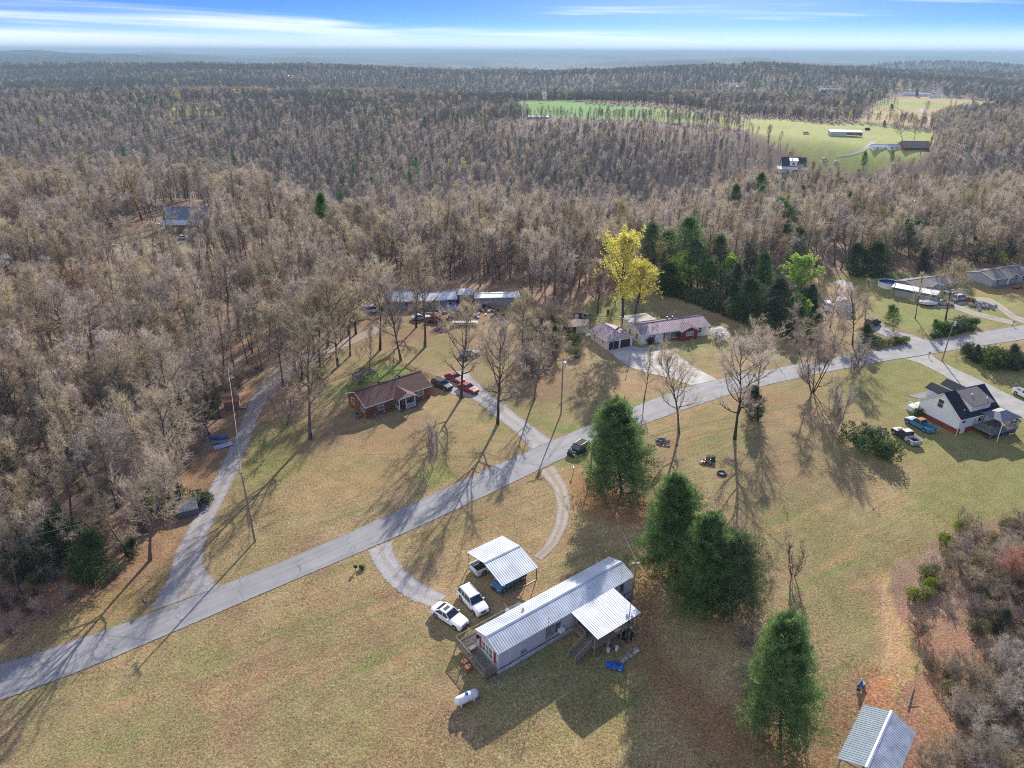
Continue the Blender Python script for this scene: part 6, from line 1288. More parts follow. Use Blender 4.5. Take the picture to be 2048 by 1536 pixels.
for k, b, s_, nm, lab in [('blossom', (1442, 679), 1.0, 'flowering_bush', 'large white flowering bush on the ranch house lawn'), ('magnolia', (1716, 893), .55, 'magnolia', 'glossy dark green magnolia left of the dark pickup, low left end'), ('magnolia', (1742, 890), .85, 'magnolia', 'glossy dark green magnolia left of the dark pickup, tall middle'), ('magnolia', (1768, 915), .8, 'magnolia', 'glossy dark green magnolia left of the dark pickup, front end'),
      ('plum', (1296, 688), 1.3, 'shrub', 'dark red leaved shrub before the white wall of the ranch house'), ('plum', (1358, 678), 1.5, 'shrub', 'dark red shrub below the brick gable of the ranch house'), ('shrub', (1830, 832), .7, 'shrub', 'small evergreen shrub at the farmhouse front corner'), ('rustbush', (1940, 606), 1.1, 'shrub', 'rust coloured bush at the head of the boulder pile'),
      ('thicket', (1485, 1290), 1.0, 'bare_shrub', 'grey bare shrub in shade between the two groups of pines'), ('ygshrub', (1148, 690), 1.3, 'shrub', 'yellow-green shrub beside the garage yard'), ('ygshrub', (1152, 715), 1.1, 'shrub', 'yellow-green shrub at the foot of the thicket by the garage'), ('shrub', (640, 752), .8, 'shrub', 'small green shrub at the woods edge behind the brick house'),
      ('ygshrub', (1893, 1355), .35, 'sapling', 'bright yellow-green sapling in the thicket at lower right')]:
    p = Gt(*b); put(k, nm, lab, 'shrub', p, s_, random.uniform(0, 6))
def hedge(label, a, b, n, key, s):
    A = np.array(G(*a)); B = np.array(G(*b))
    for i in range(n):
        c = A + (B - A) * (i + .5) / n; put(key, 'hedge_bush', label, 'hedge', tuple(c), s * random.uniform(.85, 1.15), i * 1.3, group=label)
hedge('yellow-green clipped bushes of the roadside hedge left of the gravel pad', (1745, 693), (1815, 684), 8, 'ygshrub', .75)
hedge('dark green clipped bushes of the tall hedge by the right utility pole', (1883, 668), (1945, 648), 8, 'hedge', 1.35)
hedge('low green bushes in front of the tall dark hedge', (1862, 678), (1945, 660), 8, 'hedge', .7)
hedge('dark overgrown bushes of the hedge row along the ranch lawn', (1330, 582), (1620, 690), 40, 'shrub', 1.3)
hedge('leafy bushes of the thicket between brick house and ranch house', (1062, 700), (1130, 640), 14, 'shrub', 1.0)
hedge('bushes of the roadside clump at the right edge', (1940, 715), (2060, 735), 12, 'shrub', 1.1)
rr = random.Random(4); ZP = [(1420, 590), (1560, 585), (1625, 600), (1640, 700), (1590, 668), (1500, 630)]; nz = 0
while nz < 46:
    px = rr.uniform(1420, 1660); py = rr.uniform(580, 705)
    if inpoly(np.array([px]), np.array([py]), ZP)[0]:
        kz = rr.choice(['c1', 'c1', 'p1', 'shrub', 'shrub', 'thicket', 'ygshrub', 'f5', 'willow']); sz_ = {'c1': .62, 'p1': .55, 'f5': .5, 'willow': .42}.get(kz, 1.5) * rr.uniform(.8, 1.2); p = Gt(px, py)
        nm_, lb = {'c1': ('cedar_tree', 'dark cedar'), 'p1': ('pine_tree', 'mid green young pine'), 'f5': ('bare_tree', 'small bare grey tree'), 'willow': ('leafing_tree', 'light green leafing tree'), 'shrub': ('shrub', 'dark leafy shrub'), 'thicket': ('bare_shrub', 'grey bare shrub'), 'ygshrub': ('shrub', 'yellow-green shrub')}[kz]
        put(kz, nm_, lb + ' in the overgrown lot beside the rust streaked trailer', 'tree' if kz in ('c1', 'p1', 'f5', 'willow') else 'shrub', p, sz_, rr.uniform(0, 6), group=lb + 's of the overgrown lot'); nz += 1
for i in range(26):
    px = 1055 + random.uniform(-25, 75); py = random.uniform(640, 760); 
    if inpoly(np.array([px]), np.array([py]), [(1045, 760), (1060, 660), (1080, 630), (1125, 640), (1135, 690), (1100, 735), (1070, 760)])[0]:
        p = Gt(px, py); put('thicket', 'bare_shrub', 'grey twiggy shrub in the thicket between brick house and ranch house', 'shrub', p, random.uniform(1.1, 1.8), i, group='twiggy shrubs of the thicket between the houses')

# ------------------------------------------------------------------ lower right thicket, woods, forest
def stuff_scatter(name, pts, scl, kinds, protos, label, rz=None, seed=0):
    """ONE object: geometry nodes instance the tree meshes on the points"""
    rs = np.random.RandomState(seed); n = len(pts)
    me = bpy.data.meshes.new(name); me.vertices.add(n); me.vertices.foreach_set('co', np.asarray(pts, np.float32).ravel()); me.update()
    for nm, ty, dat in (('idx', 'INT', kinds.astype(np.int32)), ('scl', 'FLOAT_VECTOR', scl.astype(np.float32).ravel()), ('rot', 'FLOAT_VECTOR', np.stack([rs.normal(size=n) * .05, rs.normal(size=n) * .05, rs.uniform(0, 6.28, n)], 1).astype(np.float32).ravel())):
        a = me.attributes.new(nm, ty, 'POINT'); a.data.foreach_set('value' if ty == 'INT' else 'vector', dat)
    o = bpy.data.objects.new(name, me); COL.objects.link(o)
    g = bpy.data.node_groups.new(name, 'GeometryNodeTree'); g.interface.new_socket('Geometry', in_out='INPUT', socket_type='NodeSocketGeometry'); g.interface.new_socket('Geometry', in_out='OUTPUT', socket_type='NodeSocketGeometry')
    gi = N(g, 'NodeGroupInput'); go = N(g, 'NodeGroupOutput'); 
    jn = N(g, 'GeometryNodeJoinGeometry')
    at_ = {}
    for nm, ty in (('idx', 'INT'), ('scl', 'FLOAT_VECTOR'), ('rot', 'FLOAT_VECTOR')):
        na = N(g, 'GeometryNodeInputNamedAttribute'); na.data_type = ty; na.inputs['Name'].default_value = nm; at_[nm] = na.outputs['Attribute']
    for ki, key in enumerate(protos):
        j2 = N(g, 'GeometryNodeJoinGeometry')
        for ob in PROTO_OBJ[key]:
            oi = N(g, 'GeometryNodeObjectInfo'); oi.transform_space = 'ORIGINAL'; oi.inputs['Object'].default_value = ob; L(g, oi.outputs['Geometry'], j2.inputs[0])
        g2 = N(g, 'GeometryNodeGeometryToInstance'); L(g, j2.outputs[0], g2.inputs[0])
        cp = N(g, 'FunctionNodeCompare'); cp.data_type = 'INT'; cp.operation = 'EQUAL'; L(g, at_['idx'], cp.inputs[2]); cp.inputs[3].default_value = ki
        ip = N(g, 'GeometryNodeInstanceOnPoints'); L(g, gi.outputs[0], ip.inputs['Points']); L(g, cp.outputs[0], ip.inputs['Selection']); L(g, g2.outputs[0], ip.inputs['Instance'])
        L(g, at_['scl'], ip.inputs['Scale']); L(g, at_['rot'], ip.inputs['Rotation']); L(g, ip.outputs[0], jn.inputs[0])
    L(g, jn.outputs[0], go.inputs[0]); mo = o.modifiers.new('scatter', 'NODES'); mo.node_group = g
    return tag(o, label, kind='stuff')
PROTO_OBJ = {}
def first_objs(key):
    """the placed tree of this kind whose meshes the scatter reuses"""
    if key in PROTO_OBJ: return
    obs = []
    for me in PROTO[key][:3]:
        if me:
            for o in bpy.data.objects:
                if o.type == 'MESH' and o.data == me: obs.append(o); break
    PROTO_OBJ[key] = obs
def jitter_grid(x0, x1, y0, y1, s, seed):
    rs = np.random.RandomState(seed); X, Y = np.meshgrid(np.arange(x0, x1, s), np.arange(y0, y1, s)); X = X + rs.uniform(-.45, .45, X.shape) * s; Y = Y + rs.uniform(-.45, .45, Y.shape) * s
    return X.ravel(), Y.ravel()
rs = np.random.RandomState(77)
THICK = W2([(1850, 1140), (1895, 1075), (1960, 1045), (2048, 1045), (2500, 1050), (2400, 1800), (1850, 1800), (1852, 1536), (1838, 1450), (1850, 1335), (1838, 1290), (1818, 1225)])
HOMES = [((1040, 560), (740, 560)), ]
def near_building(x, y):
    k = np.zeros(len(x), bool)
    for poly in (W2([(755, 625), (760, 575), (830, 570), (945, 572), (1045, 585), (1045, 615)]), W2([(1730, 620), (1735, 660), (1700, 640), (1640, 640), (1650, 545), (1760, 545)]), W2([(305, 520), (322, 412), (415, 412), (435, 520)]), W2([(1520, 358), (1655, 358), (1640, 325), (1540, 325)]), W2([(1780, 205), (1885, 205), (1885, 186), (1780, 186)]), W2([(1440, 182), (1490, 182), (1490, 173), (1440, 173)]), W2([(1630, 190), (1700, 196), (1690, 184), (1630, 178)])): k |= inpoly(x, y, poly)
    return k
# near woodland
x, y = jitter_grid(-330, 330, 34, 330, 4.7, 1)
k = is_forest(x, y) & ~inpoly(x, y, THICK) & ~near_building(x, y) & ~((x > 15) & (y < 150)); x, y = x[k], y[k]
dens = fbm(x / 30, y / 30, 55, 3); k = rs.uniform(size=len(x)) < .86 + .5 * dens; x, y = x[k], y[k]
z = terrain(x, y); px, py, pc = PX(x, y, z + 6); vis = (px > -60) & (px < 2110) & (pc > 0) & (py < 1560)
kinds = rs.choice(10, len(x), p=[.155, .155, .155, .14, .14, .10, .10, .03, .015, .01]); NK = ['f0', 'f1', 'f2', 'f3', 'f4', 'f5', 'f6', 'olive', 'rusty', 'redbud']
ol = fbm(x / 45, y / 45, 66, 2) > .45; kinds = np.where(ol & (rs.uniform(size=len(x)) < .35), 7, kinds)
right = (x > 60) & (y > 210); kinds = np.where(right & (rs.uniform(size=len(x)) < .05), 10, kinds); NK.append('p0')
scl = rs.uniform(.62, 1.2, len(x)) * (1 - .25 * ss(.2, .6, fbm(x / 60, y / 60, 57, 2))); 
dist = np.hypot(x, y); order = np.argsort(np.where(vis, dist, 1e9)); SOLO = set(order[:292].tolist())
GRP = {'left': ('bare grey-brown hardwood of the leafy woods left of the gravel drive', 'bare trees of the woods left of the gravel drive'), 'mid': ('bare brown hardwood of the woods behind the houses and trailers', 'bare trees of the woods behind the houses'), 'right': ('bare hardwood among the thicket at the lower right', 'bare trees at the lower right')}
def solo(i):
    key = NK[kinds[i]]; w_ = 'left' if x[i] < -8 else 'mid'
    if x[i] > 20 and y[i] < 120: w_ = 'right'
    lab, grp = GRP[w_]; nm = 'bare_tree'
    look = {'f5': 'pale grey twigged', 'f6': 'brown twigged', 'f2': 'narrow upright', 'f4': 'slim vase shaped', 'f1': 'broad round crowned', 'f3': 'tall oval crowned'}.get(key, 'round crowned')
    if w_ == 'left': place = 'at the woods edge above the power lines' if y[i] < 84 else 'in the woods near the slatted shed and dumped blue sheets' if y[i] < 112 else 'in the woods left of the rusty shed' if y[i] < 140 else 'in the woods below the slate roofed barn'
    else: place = 'in the woods just behind the trailers' if x[i] < 15 else 'in the woods behind the ranch house lawn' if x[i] < 70 else 'in the woods behind the pool and right-hand homes'
    lab = 'bare ' + look + ' tree ' + place; grp = lab + 's'
    if key == 'olive': lab = lab.replace('bare ', 'olive budding ', 1); grp = 'budding ' + grp; nm = 'budding_tree'
    if key == 'rusty': lab = lab.replace('bare ', 'rust leaved ', 1); grp = 'rusty ' + grp; nm = 'rust_leaved_tree'
    if key == 'redbud': lab = lab.replace('bare ', 'pink flowering ', 1); grp = 'flowering ' + grp; nm = 'redbud_tree'
    if key == 'p0': lab = lab.replace('bare ', 'evergreen ', 1); grp = 'evergreen ' + grp; nm = 'pine_tree'
    put(key, nm, lab, 'tree', (x[i], y[i], z[i]), scl[i], rs.uniform(0, 6.28), (rs.normal() * .05, rs.normal() * .05), grp)
for i in SOLO: solo(i)
for key in NK + ['thicket', 'thicketb', 'ylight', 'd0', 'd1', 'd2']:
    if not any(o.type == 'MESH' and o.data == PROTO[key][0] for o in bpy.data.objects):
        DL = {'thicket': 'grey bramble bush', 'thicketb': 'brown bramble bush', 'd0': 'dark twigged tree at the left of three behind the trailers', 'd1': 'dark twigged tree in the middle of three behind the trailers', 'd2': 'dark twigged tree at the right of three behind the trailers'}
        p = Gt(1990, 1200) if key.startswith('th') else Gt({'d0': 800, 'd1': 900, 'd2': 1000}.get(key, 950), 560); put(key, 'bare_shrub' if key.startswith('th') else 'bare_tree', DL[key] + ' at the upper end of the lower right thicket' if key.startswith('th') else DL.get(key, 'budding tree standing in the woods behind the trailers'), 'shrub' if key.startswith('th') else 'tree', p)
    first_objs(key)
rest = np.array([i for i in range(len(x)) if i not in SOLO])
def S3(s): return np.stack([s, s, s * rs.uniform(.9, 1.1, len(s))], 1)
stuff_scatter('woodland', np.stack([x, y, z], 1)[rest], S3(scl[rest]), kinds[rest], NK, 'bare brown winter woodland filling the ridge behind the houses', seed=2)
# hillside and plateau
SPARSE = [(W2([(1530, 350), (1645, 350), (1660, 425), (1520, 425)]), .15), (W2([(1640, 347), (1850, 322), (1870, 385), (1650, 395)]), .25), (W2([(1040, 230), (1180, 236), (1500, 262), (1560, 290), (1640, 345), (1560, 340), (1400, 285), (1180, 262), (1040, 255)]), .28), (W2([(1640, 240), (1700, 243), (1750, 216), (1750, 200), (1640, 225)]), .6)]
def far_band(y0, y1, s, smul, seed):
    x, y = jitter_grid(-.86 * y1 - 40, .86 * y1 + 40, y0, y1, s, seed); k = (np.abs(x) < .84 * y + 60) & is_forest(x, y) & ~near_building(x, y); x, y = x[k], y[k]
    r = np.random.RandomState(seed); d = fbm(x / 70, y / 70, 88, 3); k = r.uniform(size=len(x)) < .83 + .55 * d
    for pg, q_ in SPARSE: k &= ~(inpoly(x, y, pg) & (r.uniform(size=len(x)) > q_))
    x, y = x[k], y[k]
    kd = r.choice(8, len(x), p=[.13, .13, .13, .12, .12, .25, .10, .02]); kd = np.where(r.uniform(size=len(x)) < .006, 8, kd)
    kd = np.where((r.uniform(size=len(x)) < .012 + .10 * ss(.35, .6, fbm(x / 120, y / 120, 99, 2))), 10, kd); kd = np.where(r.uniform(size=len(x)) < .003, 11, kd)
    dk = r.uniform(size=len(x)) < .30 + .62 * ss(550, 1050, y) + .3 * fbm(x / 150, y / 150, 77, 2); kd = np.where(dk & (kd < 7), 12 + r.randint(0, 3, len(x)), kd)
    kd = np.where((x > 130) & (y < 720) & (r.uniform(size=len(x)) < .10), 8, kd)
    s_ = r.uniform(.6, 1.2, len(x)) * smul; return np.stack([x, y, terrain(x, y)], 1), np.stack([s_, s_, s_ ** .5 * smul ** .0], 1), kd
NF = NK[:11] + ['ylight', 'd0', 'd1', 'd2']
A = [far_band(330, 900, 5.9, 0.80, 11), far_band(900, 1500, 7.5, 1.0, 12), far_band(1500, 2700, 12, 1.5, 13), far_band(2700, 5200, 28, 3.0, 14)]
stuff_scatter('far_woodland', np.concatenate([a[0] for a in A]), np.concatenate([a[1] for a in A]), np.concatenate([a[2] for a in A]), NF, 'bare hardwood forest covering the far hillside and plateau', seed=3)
# tree lines standing free on the far pastures
for k_, b, t_, lab in [('y1', (1853, 228), (1855, 203), 'round bare tree beside the winding far lane'), ('y2', (1945, 215), (1945, 188), 'bare tree at the right end of the far pasture'), ('y3', (1805, 280), (1800, 240), 'pale spreading tree above the brown roofed farmhouse, left of two'), ('y1', (1828, 280), (1832, 240), 'pale spreading tree above the brown roofed farmhouse, right of two'), ('c1', (1769, 253), (1769, 241), 'round dark cedar on the near edge of the far pasture'), ('c0', (1834, 193), (1834, 177), 'dark conifer beside the white buildings on the far crest'), ('c0', (1985, 202), (1985, 184), 'dark conifer at the right of the far crest'), ('c1', (1784, 220), (1784, 208), 'small dark cedar by the tree line on the far pasture')]:
    tree(k_, 'cedar_tree' if k_[0] == 'c' else 'bare_tree', lab, b, t_, lean=1)
for i in range(36):
    if i < 24: px_ = 1200 + i * 13; b = (px_ + random.uniform(-4, 4), 243 + (px_ - 1200) * .075 + random.uniform(-2, 3)); h_ = 26; lab = 'slim bare tree of the row along the near edge of the green field'
    else: px_ = 1745 + (i - 24) * 4.5; b = (px_, 222 + random.uniform(-6, 6) - (i - 24) * .6); h_ = 24; lab = 'slim bare tree of the leaning line at the left end of the far pasture'
    tree('thin', 'bare_tree', lab, b, (b[0] + 3, b[1] - h_ * random.uniform(.8, 1.2)), group='row of slim trees on the far pasture' + (' edge' if i < 24 else ''))
# lower right thicket
x, y = jitter_grid(20, 140, 20, 140, 1.75, 21); k = inpoly(x, y, THICK) & (fbm(x / 5, y / 5, 211, 3) > -.12); x, y = x[k], y[k]; n = len(x); s_ = np.random.RandomState(5).uniform(.55, 1.1, n)
tk = (fbm(x / 9, y / 9, 201, 2) > 0).astype(int); first_objs('ygshrub'); first_objs('shrub')
r5 = np.random.RandomState(6); tk = np.where((r5.uniform(size=n) < .05 + .42 * (y > 62)), 2, tk); s_ = np.where(tk == 2, s_ * .85, s_)
stuff_scatter('thicket', np.stack([x, y, terrain(x, y)], 1), np.stack([s_, s_, s_], 1), tk, ['thicket', 'thicketb', 'ygshrub'], 'tangled grey and brown bramble thicket at the lower right', seed=5)
for i, (px_, py_) in enumerate([(2040, 1520), (1995, 1440), (2040, 1390), (1960, 1530), (2044, 1290), (1990, 1360)]):
    p = Gt(px_, py_); put('greyshrub' if i % 2 else 'f5', 'bare_tree', 'pale bare sapling leaning in the lower right thicket', 'tree', p, .8 if i % 2 else .42, i, group='pale saplings of the lower right thicket')
bare_proto('salmon', 140, Ht=5, cb=.1, spread=2.6, n1=12, up=.6, n2=6, n3=4, n4=4, tw=.02, twl=.5, leaf=1, lm=leafmat('salmon_buds', (.58, .22, .16), .05, .4), lsize=.07, ln=2, multi=4)
p = Gt(2025, 1165); put('salmon', 'budding_tree', 'small tree with salmon red buds at the right edge above the thicket', 'tree', p, 1.0, 0)
p = Gt(1990, 1150); put('salmon', 'budding_tree', 'smaller salmon budded shrub left of the salmon tree at the right edge', 'tree', p, .7, 2)
p = Gt(1995, 1265); put('c1', 'cedar_tree', 'small dark cedar inside the lower right thicket', 'tree', p, .42, 0)
# underbrush at the left woods edge
x, y = jitter_grid(-120, 0, 45, 130, 2.6, 31); k = is_forest(x, y); x, y = x[k], y[k]; n = len(x); r6 = np.random.RandomState(8); s_ = r6.uniform(.4, .85, n); tk = r6.choice(4, n, p=[.45, .4, .05, .10])
stuff_scatter('underbrush', np.stack([x, y, terrain(x, y)], 1), np.stack([s_, s_, s_], 1), tk, ['thicket', 'thicketb', 'ygshrub', 'shrub'], 'low twiggy underbrush beneath the left woods', seed=6)

# ------------------------------------------------------------------ utility poles and wires
def pole(label, base, topy, arm=None, trans=False, lamp=False, topx=None, r=.14):
    X, Y, z0, h = height_px(base, topy)
    t = thing('utility_pole', label, 'utility pole', (X, Y, z0)); MB().tube([(0, 0, -.3), (0, 0, h)], [r, r * .7], 8).build('shaft', M_pole, t)
    if arm is not None:
        c, s = cos(arm), sin(arm); MB().bar((-1.2 * c, -1.2 * s, h - .35), (1.2 * c, 1.2 * s, h - .35), .12, .12).build('crossarm', M_pole, t)
        for q in (-1.1, -.4, 1.1): MB().tube([(q * c, q * s, h - .3), (q * c, q * s, h - .08)], .05, 6).build('insulator', M_steel, t)
    if trans: MB().tube([(.28, -.1, h - 1.7), (.28, -.1, h - .75)], .26, 12).tube([(.28, -.1, h - .75), (.28, -.1, h - .6)], .08, 6).build('transformer', M_rroof2, t)
    if lamp:
        for q in (-.3, .3): MB().tube([(0, 0, h - .5), (q, -.15, h - .45)], .03, 5).tube([(q, -.2, h - .5), (q, -.1, h - .35)], [.17, .1], 10).build('floodlight', M_trim, t)
    return np.array([X, Y, z0 + h])
T1 = pole('utility pole with transformer at the woods edge by the gravel drive', (475, 832), 727, trans=True)
T2 = pole('utility pole with crossarm standing between gravel drive and road', (510, 1083), 945, arm=R(-50))
T3 = pole('utility pole with crossarm and grey transformer left of the double garage', (1122, 828), 716, arm=R(20), trans=True)
T4 = pole('short service pole in front of the largest pine', (1180, 962), 893, r=.11)
T5 = pole('floodlight pole at the far corner of the mobile home', (1264, 1196), 1118, lamp=True, r=.11)
T6 = pole('tall utility pole with crossarm at the right beside the road', (1884, 722), 636, arm=R(-15), trans=True)
T7 = pole('thin dark pole at the edge of the garage driveway', (1225, 716), 677, r=.08)
MB((T2[0], T2[1], 0)).tube([(0, 0, 6.9), (1.0, -2.6, 0.05)], .015, 4).build('guy_wire', M_steel, None, label='steel guy wire anchoring the pole between gravel drive and road', cat='cable')
MB((T2[0], T2[1], 4.0)).tube([(.5 * cos(a * pi / 6), .5 * sin(a * pi / 6), 0) for a in range(13)], .02, 4, False).build('cable_coil', M_black, None, label='coiled cable loop hung halfway up the roadside pole', cat='cable')
def wire(a, b, label, sag=.6, r=.02, off=(0, 0, 0), off2=(0, 0, 0)):
    a = np.array(a) + off; b = np.array(b) + off2; pts = [tuple(a + (b - a) * i / 16 - np.array([0, 0, 4 * sag * (i / 16) * (1 - i / 16)])) for i in range(17)]
    s = MB(); s.tube(pts, r, 4); s.build('power_line', mat('wire_metal', (.38, .37, .36), .5, .05, metal=.3), None, label=label, cat='power line')
wire(T1, T2, 'service wire from the transformer pole to the roadside crossarm pole', 1.2, off=(0, 0, -.2), off2=(0, 0, -.2))
pL = np.array([-75, 62, 9.5]); 
wire(T2, pL, 'upper power line leaving the crossarm pole towards the left edge', 1.0, .02, (0, 0, -.3)); wire(T2, pL, 'lower power line leaving the crossarm pole towards the left edge', 1.2, .02, (.6, -.5, -.3), (2, -5, -.2)); wire(T2, pL, 'thin communication line below the left power lines', 1.6, .02, (0, 0, -2.2), (-3, 3, -2.5))
wire(T1, T3, 'long service wire passing over the brick house to the garage pole', 2.5, off=(0, 0, -.6), off2=(0, 0, -2.4)); 
wire(T3, T7, 'wire from the garage pole to the thin driveway pole', .3, off=(0, 0, -.3), off2=(0, 0, -.1)); wire(T3, T7, 'lower wire from the garage pole to the thin driveway pole', .4, off=(0, 0, -1.6), off2=(0, 0, -.6))
wire(T3, (27.5, 139.5, 2.6), 'service drop from the garage pole to the garage eave', .8, off=(0, 0, -2)); wire(T3, T6, 'upper power line along the road from garage pole to right pole', 3.0, .02, (0, 0, -.3), (0, 0, -.3)); wire(T3, T6, 'lower power line along the road from garage pole to right pole', 3.0, .02, (.8, .3, -2.4), (0, 0, -2.0))
wire(T3, T4, 'service wire crossing the road to the short pole by the pine', .8, .018, (0, 0, -1.2)); wire(T4, T5, 'overhead service wire from the short pole to the mobile home pole', 1.3, .02); 
wire(T6, T6 + np.array([60, 20, 0]), 'power line continuing right past the road pole', 1.5, .02, (.8, 0, -.3)); wire(T6, T6 + np.array([60, 22, 0]), 'second power line continuing right past the road pole', 1.5, .02, (-.8, 0, -.3))
# lamp post, mailboxes
X, Y, z0, h = height_px((1257, 734), 706)
t = thing('lamp_post', 'black lamp post with glass lantern at the edge of the concrete driveway', 'lamp post', (X, Y, 0)); MB().tube([(0, 0, 0), (0, 0, h - .4)], .05, 6).build('post', M_black, t); MB().tube([(0, 0, h - .4), (0, 0, h)], [.12, .17], 6).build('lantern', M_lens, t); MB().tube([(0, 0, h), (0, 0, h + .15)], [.2, .03], 6).build('cap', M_black, t)
MB((X - .8, Y + .1, 0)).box(-.4, .4, -.15, .15, 0, .1).build('stone_block', M_stone, None, label='pale flat block at the foot of the lamp post', cat='stone')
def mailbox(label, base, m=None, rz=0, h=1.05):
    t = thing('mailbox', label, 'mailbox', G(*base), rz); MB().box(-.05, .05, -.05, .05, 0, h).build('post', M_wood, t)
    s = MB(); s.prism([(-.13 * cos(a) if a else -.13, -.27, h + .12 + .13 * sin(a)) for a in [0]] + [(-.13, -.27, h)] + [(.13, -.27, h)] + [(.13 * cos(a), -.27, h + .12 + .13 * sin(a)) for a in (0, .6, 1.2, 1.9, 2.5)], (0, .54, 0)); s.build('box', m or M_black, t)
    MB().box(.135, .15, -.05, .12, h + .1, h + .3).build('flag', M_red, t)
mailbox('black mailbox on a post beside the gravel drive entrance', (292, 1216), rz=.5); mailbox('dark mailbox on the verge at the paved drive entrance', (1038, 904)); mailbox('grey utility box on a post left of the short service pole', (1146, 948), M_rroof2); mailbox('mailbox at the mouth of the ranch house driveway', (1452, 755), M_steel); mailbox('mailbox beside the farmhouse driveway at the road', (1857, 715)); mailbox('mailbox at the far right gravel loop entrance', (2025, 652)); mailbox('small mailbox left of the ranch driveway mouth', (1363, 767), h=.8)
sg = thing('driveway_marker', 'yellow and black marker post with greenery at the gravel entrance', 'marker', G(712, 1142)); MB().box(-.05, .05, -.05, .05, 0, .9).build('post', mat('yellow_paint', (.5, .35, .03), .6), sg); MB().box(-.2, .2, -.1, .1, .55, .95).build('box', M_black, sg)
p = G(724, 1140); put('hedge', 'shrub', 'tiny green shrub next to the yellow marker post', 'shrub', p, .35)
# firewood, barrels, fire ring and other yard things
def pile(name, label, px, n, spread, mats, long=.5, rad=.1, cat='pile', h=.6, bx=False):
    c = Gt(*px); t = thing(name, label, cat, (*c, float(terrain(*c)))); r = random.Random(int(px[0] * 7 + px[1]))
    for i in range(n):
        a = r.uniform(0, pi); x, y = r.gauss(0, spread * .5), r.gauss(0, spread * .4); z = rad + h * max(0, 1 - hypot(x, y) / spread) * r.random(); q = r.uniform(.7, 1.3) * long / 2
        s = MB((x, y, z), a); rr = rad * r.uniform(.7, 1.2)
        if bx: s.box(-q, q, -q * r.uniform(.3, .9), q * .6, -rr, rr * r.uniform(.6, 1.6), rr * .3, rr * .3)
        else: s.tube([(-q, 0, 0), (q, 0, r.uniform(-.08, .08))], rr, 6)
        s.build({'firewood_pile': 'log', 'boulder_pile': 'boulder', 'brush_pile': 'branch'}.get(name, 'scrap_piece'), r.choice(mats), t)
    return t
pile('firewood_pile', 'heap of split firewood beyond the largest pine', (1325, 885), 46, 1.5, [M_barkd, M_wood, M_bark, M_stone], .5, .11)
pile('boulder_pile', 'long heap of pale grey boulders by the gravel loop', (1962, 613), 60, 3.4, [M_stone], .7, .28, bx=True)
pile('scrap_pile', 'burnt stumps and scrap heaped beside the barrels on the lawn', (1412, 925), 16, 1.1, [M_barkd, M_rust, M_black], .6, .12)
pile('brush_pile', 'low pile of dry brush next to the green barrel', (1455, 925), 40, 1.8, [M_twigb, M_twigg], 1.6, .02, h=.4)
pile('scrap_pile', 'junk heap before the long trailer', (880, 628), 40, 5, [M_steel, M_rust, M_white, M_black, M_wood], .9, .2, bx=True)
pile('scrap_pile', 'junk heap in the middle of the trailer yard', (950, 630), 40, 6, [M_steel, M_rust, M_white, M_black, M_wood, M_tarp], .8, .2, bx=True)
pile('scrap_pile', 'junk heap in front of the lavender trailer', (975, 618), 26, 4, [M_steel, M_rust, M_black, M_wood], .8, .2, bx=True)
pile('scrap_pile', 'junk heap at the left end of the trailers', (715, 635), 30, 5, [M_steel, M_rust, M_white, M_black, M_wood], .9, .25, bx=True)
pile('scrap_pile', 'small clutter heap on the dirt below the red pickup', (888, 662), 14, 1.6, [M_steel, M_tarp, M_red, M_black], .6, .15, bx=True)
pile('scrap_pile', 'clutter of white and dark items beside the tiny dark shed', (1165, 632), 26, 2.6, [M_steel, M_rust, M_white, M_black], .6, .18, bx=True)
pile('scrap_pile', 'white debris under the trees at the hedge end', (1555, 610), 18, 3.5, [M_white, M_steel], 1.6, .15, bx=True)
pile('scrap_pile', 'clutter beside the white van near the rust streaked trailer', (1655, 610), 18, 2.5, [M_white, M_rust, M_black], .8, .2, bx=True)
for lab, px, m, h_ in (('green steel barrel standing beside the fire ring', (1426, 922), mat('green_barrel', (.04, .10, .10), .85, spec=.1), .9), ('rusty metal drum left of the green barrel', (1416, 921), M_rust, .85), ('black burn barrel on the lawn behind the garage', (1216, 627), M_black, 1.1)):
    b = thing('barrel', lab, 'barrel', G(*px)); MB().tube([(0, 0, 0), (0, 0, h_)], .34, 14).build('drum', m, b); MB().tube([(0, 0, h_), (0, 0, h_ + .04)], .35, 14).build('rim', M_tire, b)
fr = thing('fire_ring', 'black tyre fire ring full of ash on the lawn', 'fire ring', G(1443, 948)); MB().tube([(.62 * cos(a * pi / 9), .62 * sin(a * pi / 9), .16) for a in range(19)], .16, 8, False).build('tyre', M_tire, fr, smooth=True); MB().poly([(.5 * cos(a * pi / 6), .5 * sin(a * pi / 6), .08) for a in range(12)]).build('ash', M_stone, fr)
bn_ = thing('bench', 'small grey bench by the dirt trail above the open shed', 'bench', G(1721, 1376), R(42)); MB().box(-.65, .65, -.2, .2, .4, .46).build('seat', M_steel, bn_); MB().box(-.65, .65, .18, .24, .46, .8).build('backrest', M_steel, bn_); MB().box(-.6, -.5, -.18, .18, 0, .4).box(.5, .6, -.18, .18, 0, .4).build('leg', M_black, bn_)
lg = thing('fallen_log', 'pale fallen log lying at the edge of the lower right thicket', 'log', (*G(1822, 1395),), R(52)); MB().tube([(-1.5, 0, .1), (0, .05, .16), (1.5, 0, .12)], [.1, .09, .05], 7).tube([(-.9, 0, .14), (-.1, -.6, .3)], .04, 5).build('trunk', M_twigg, lg)
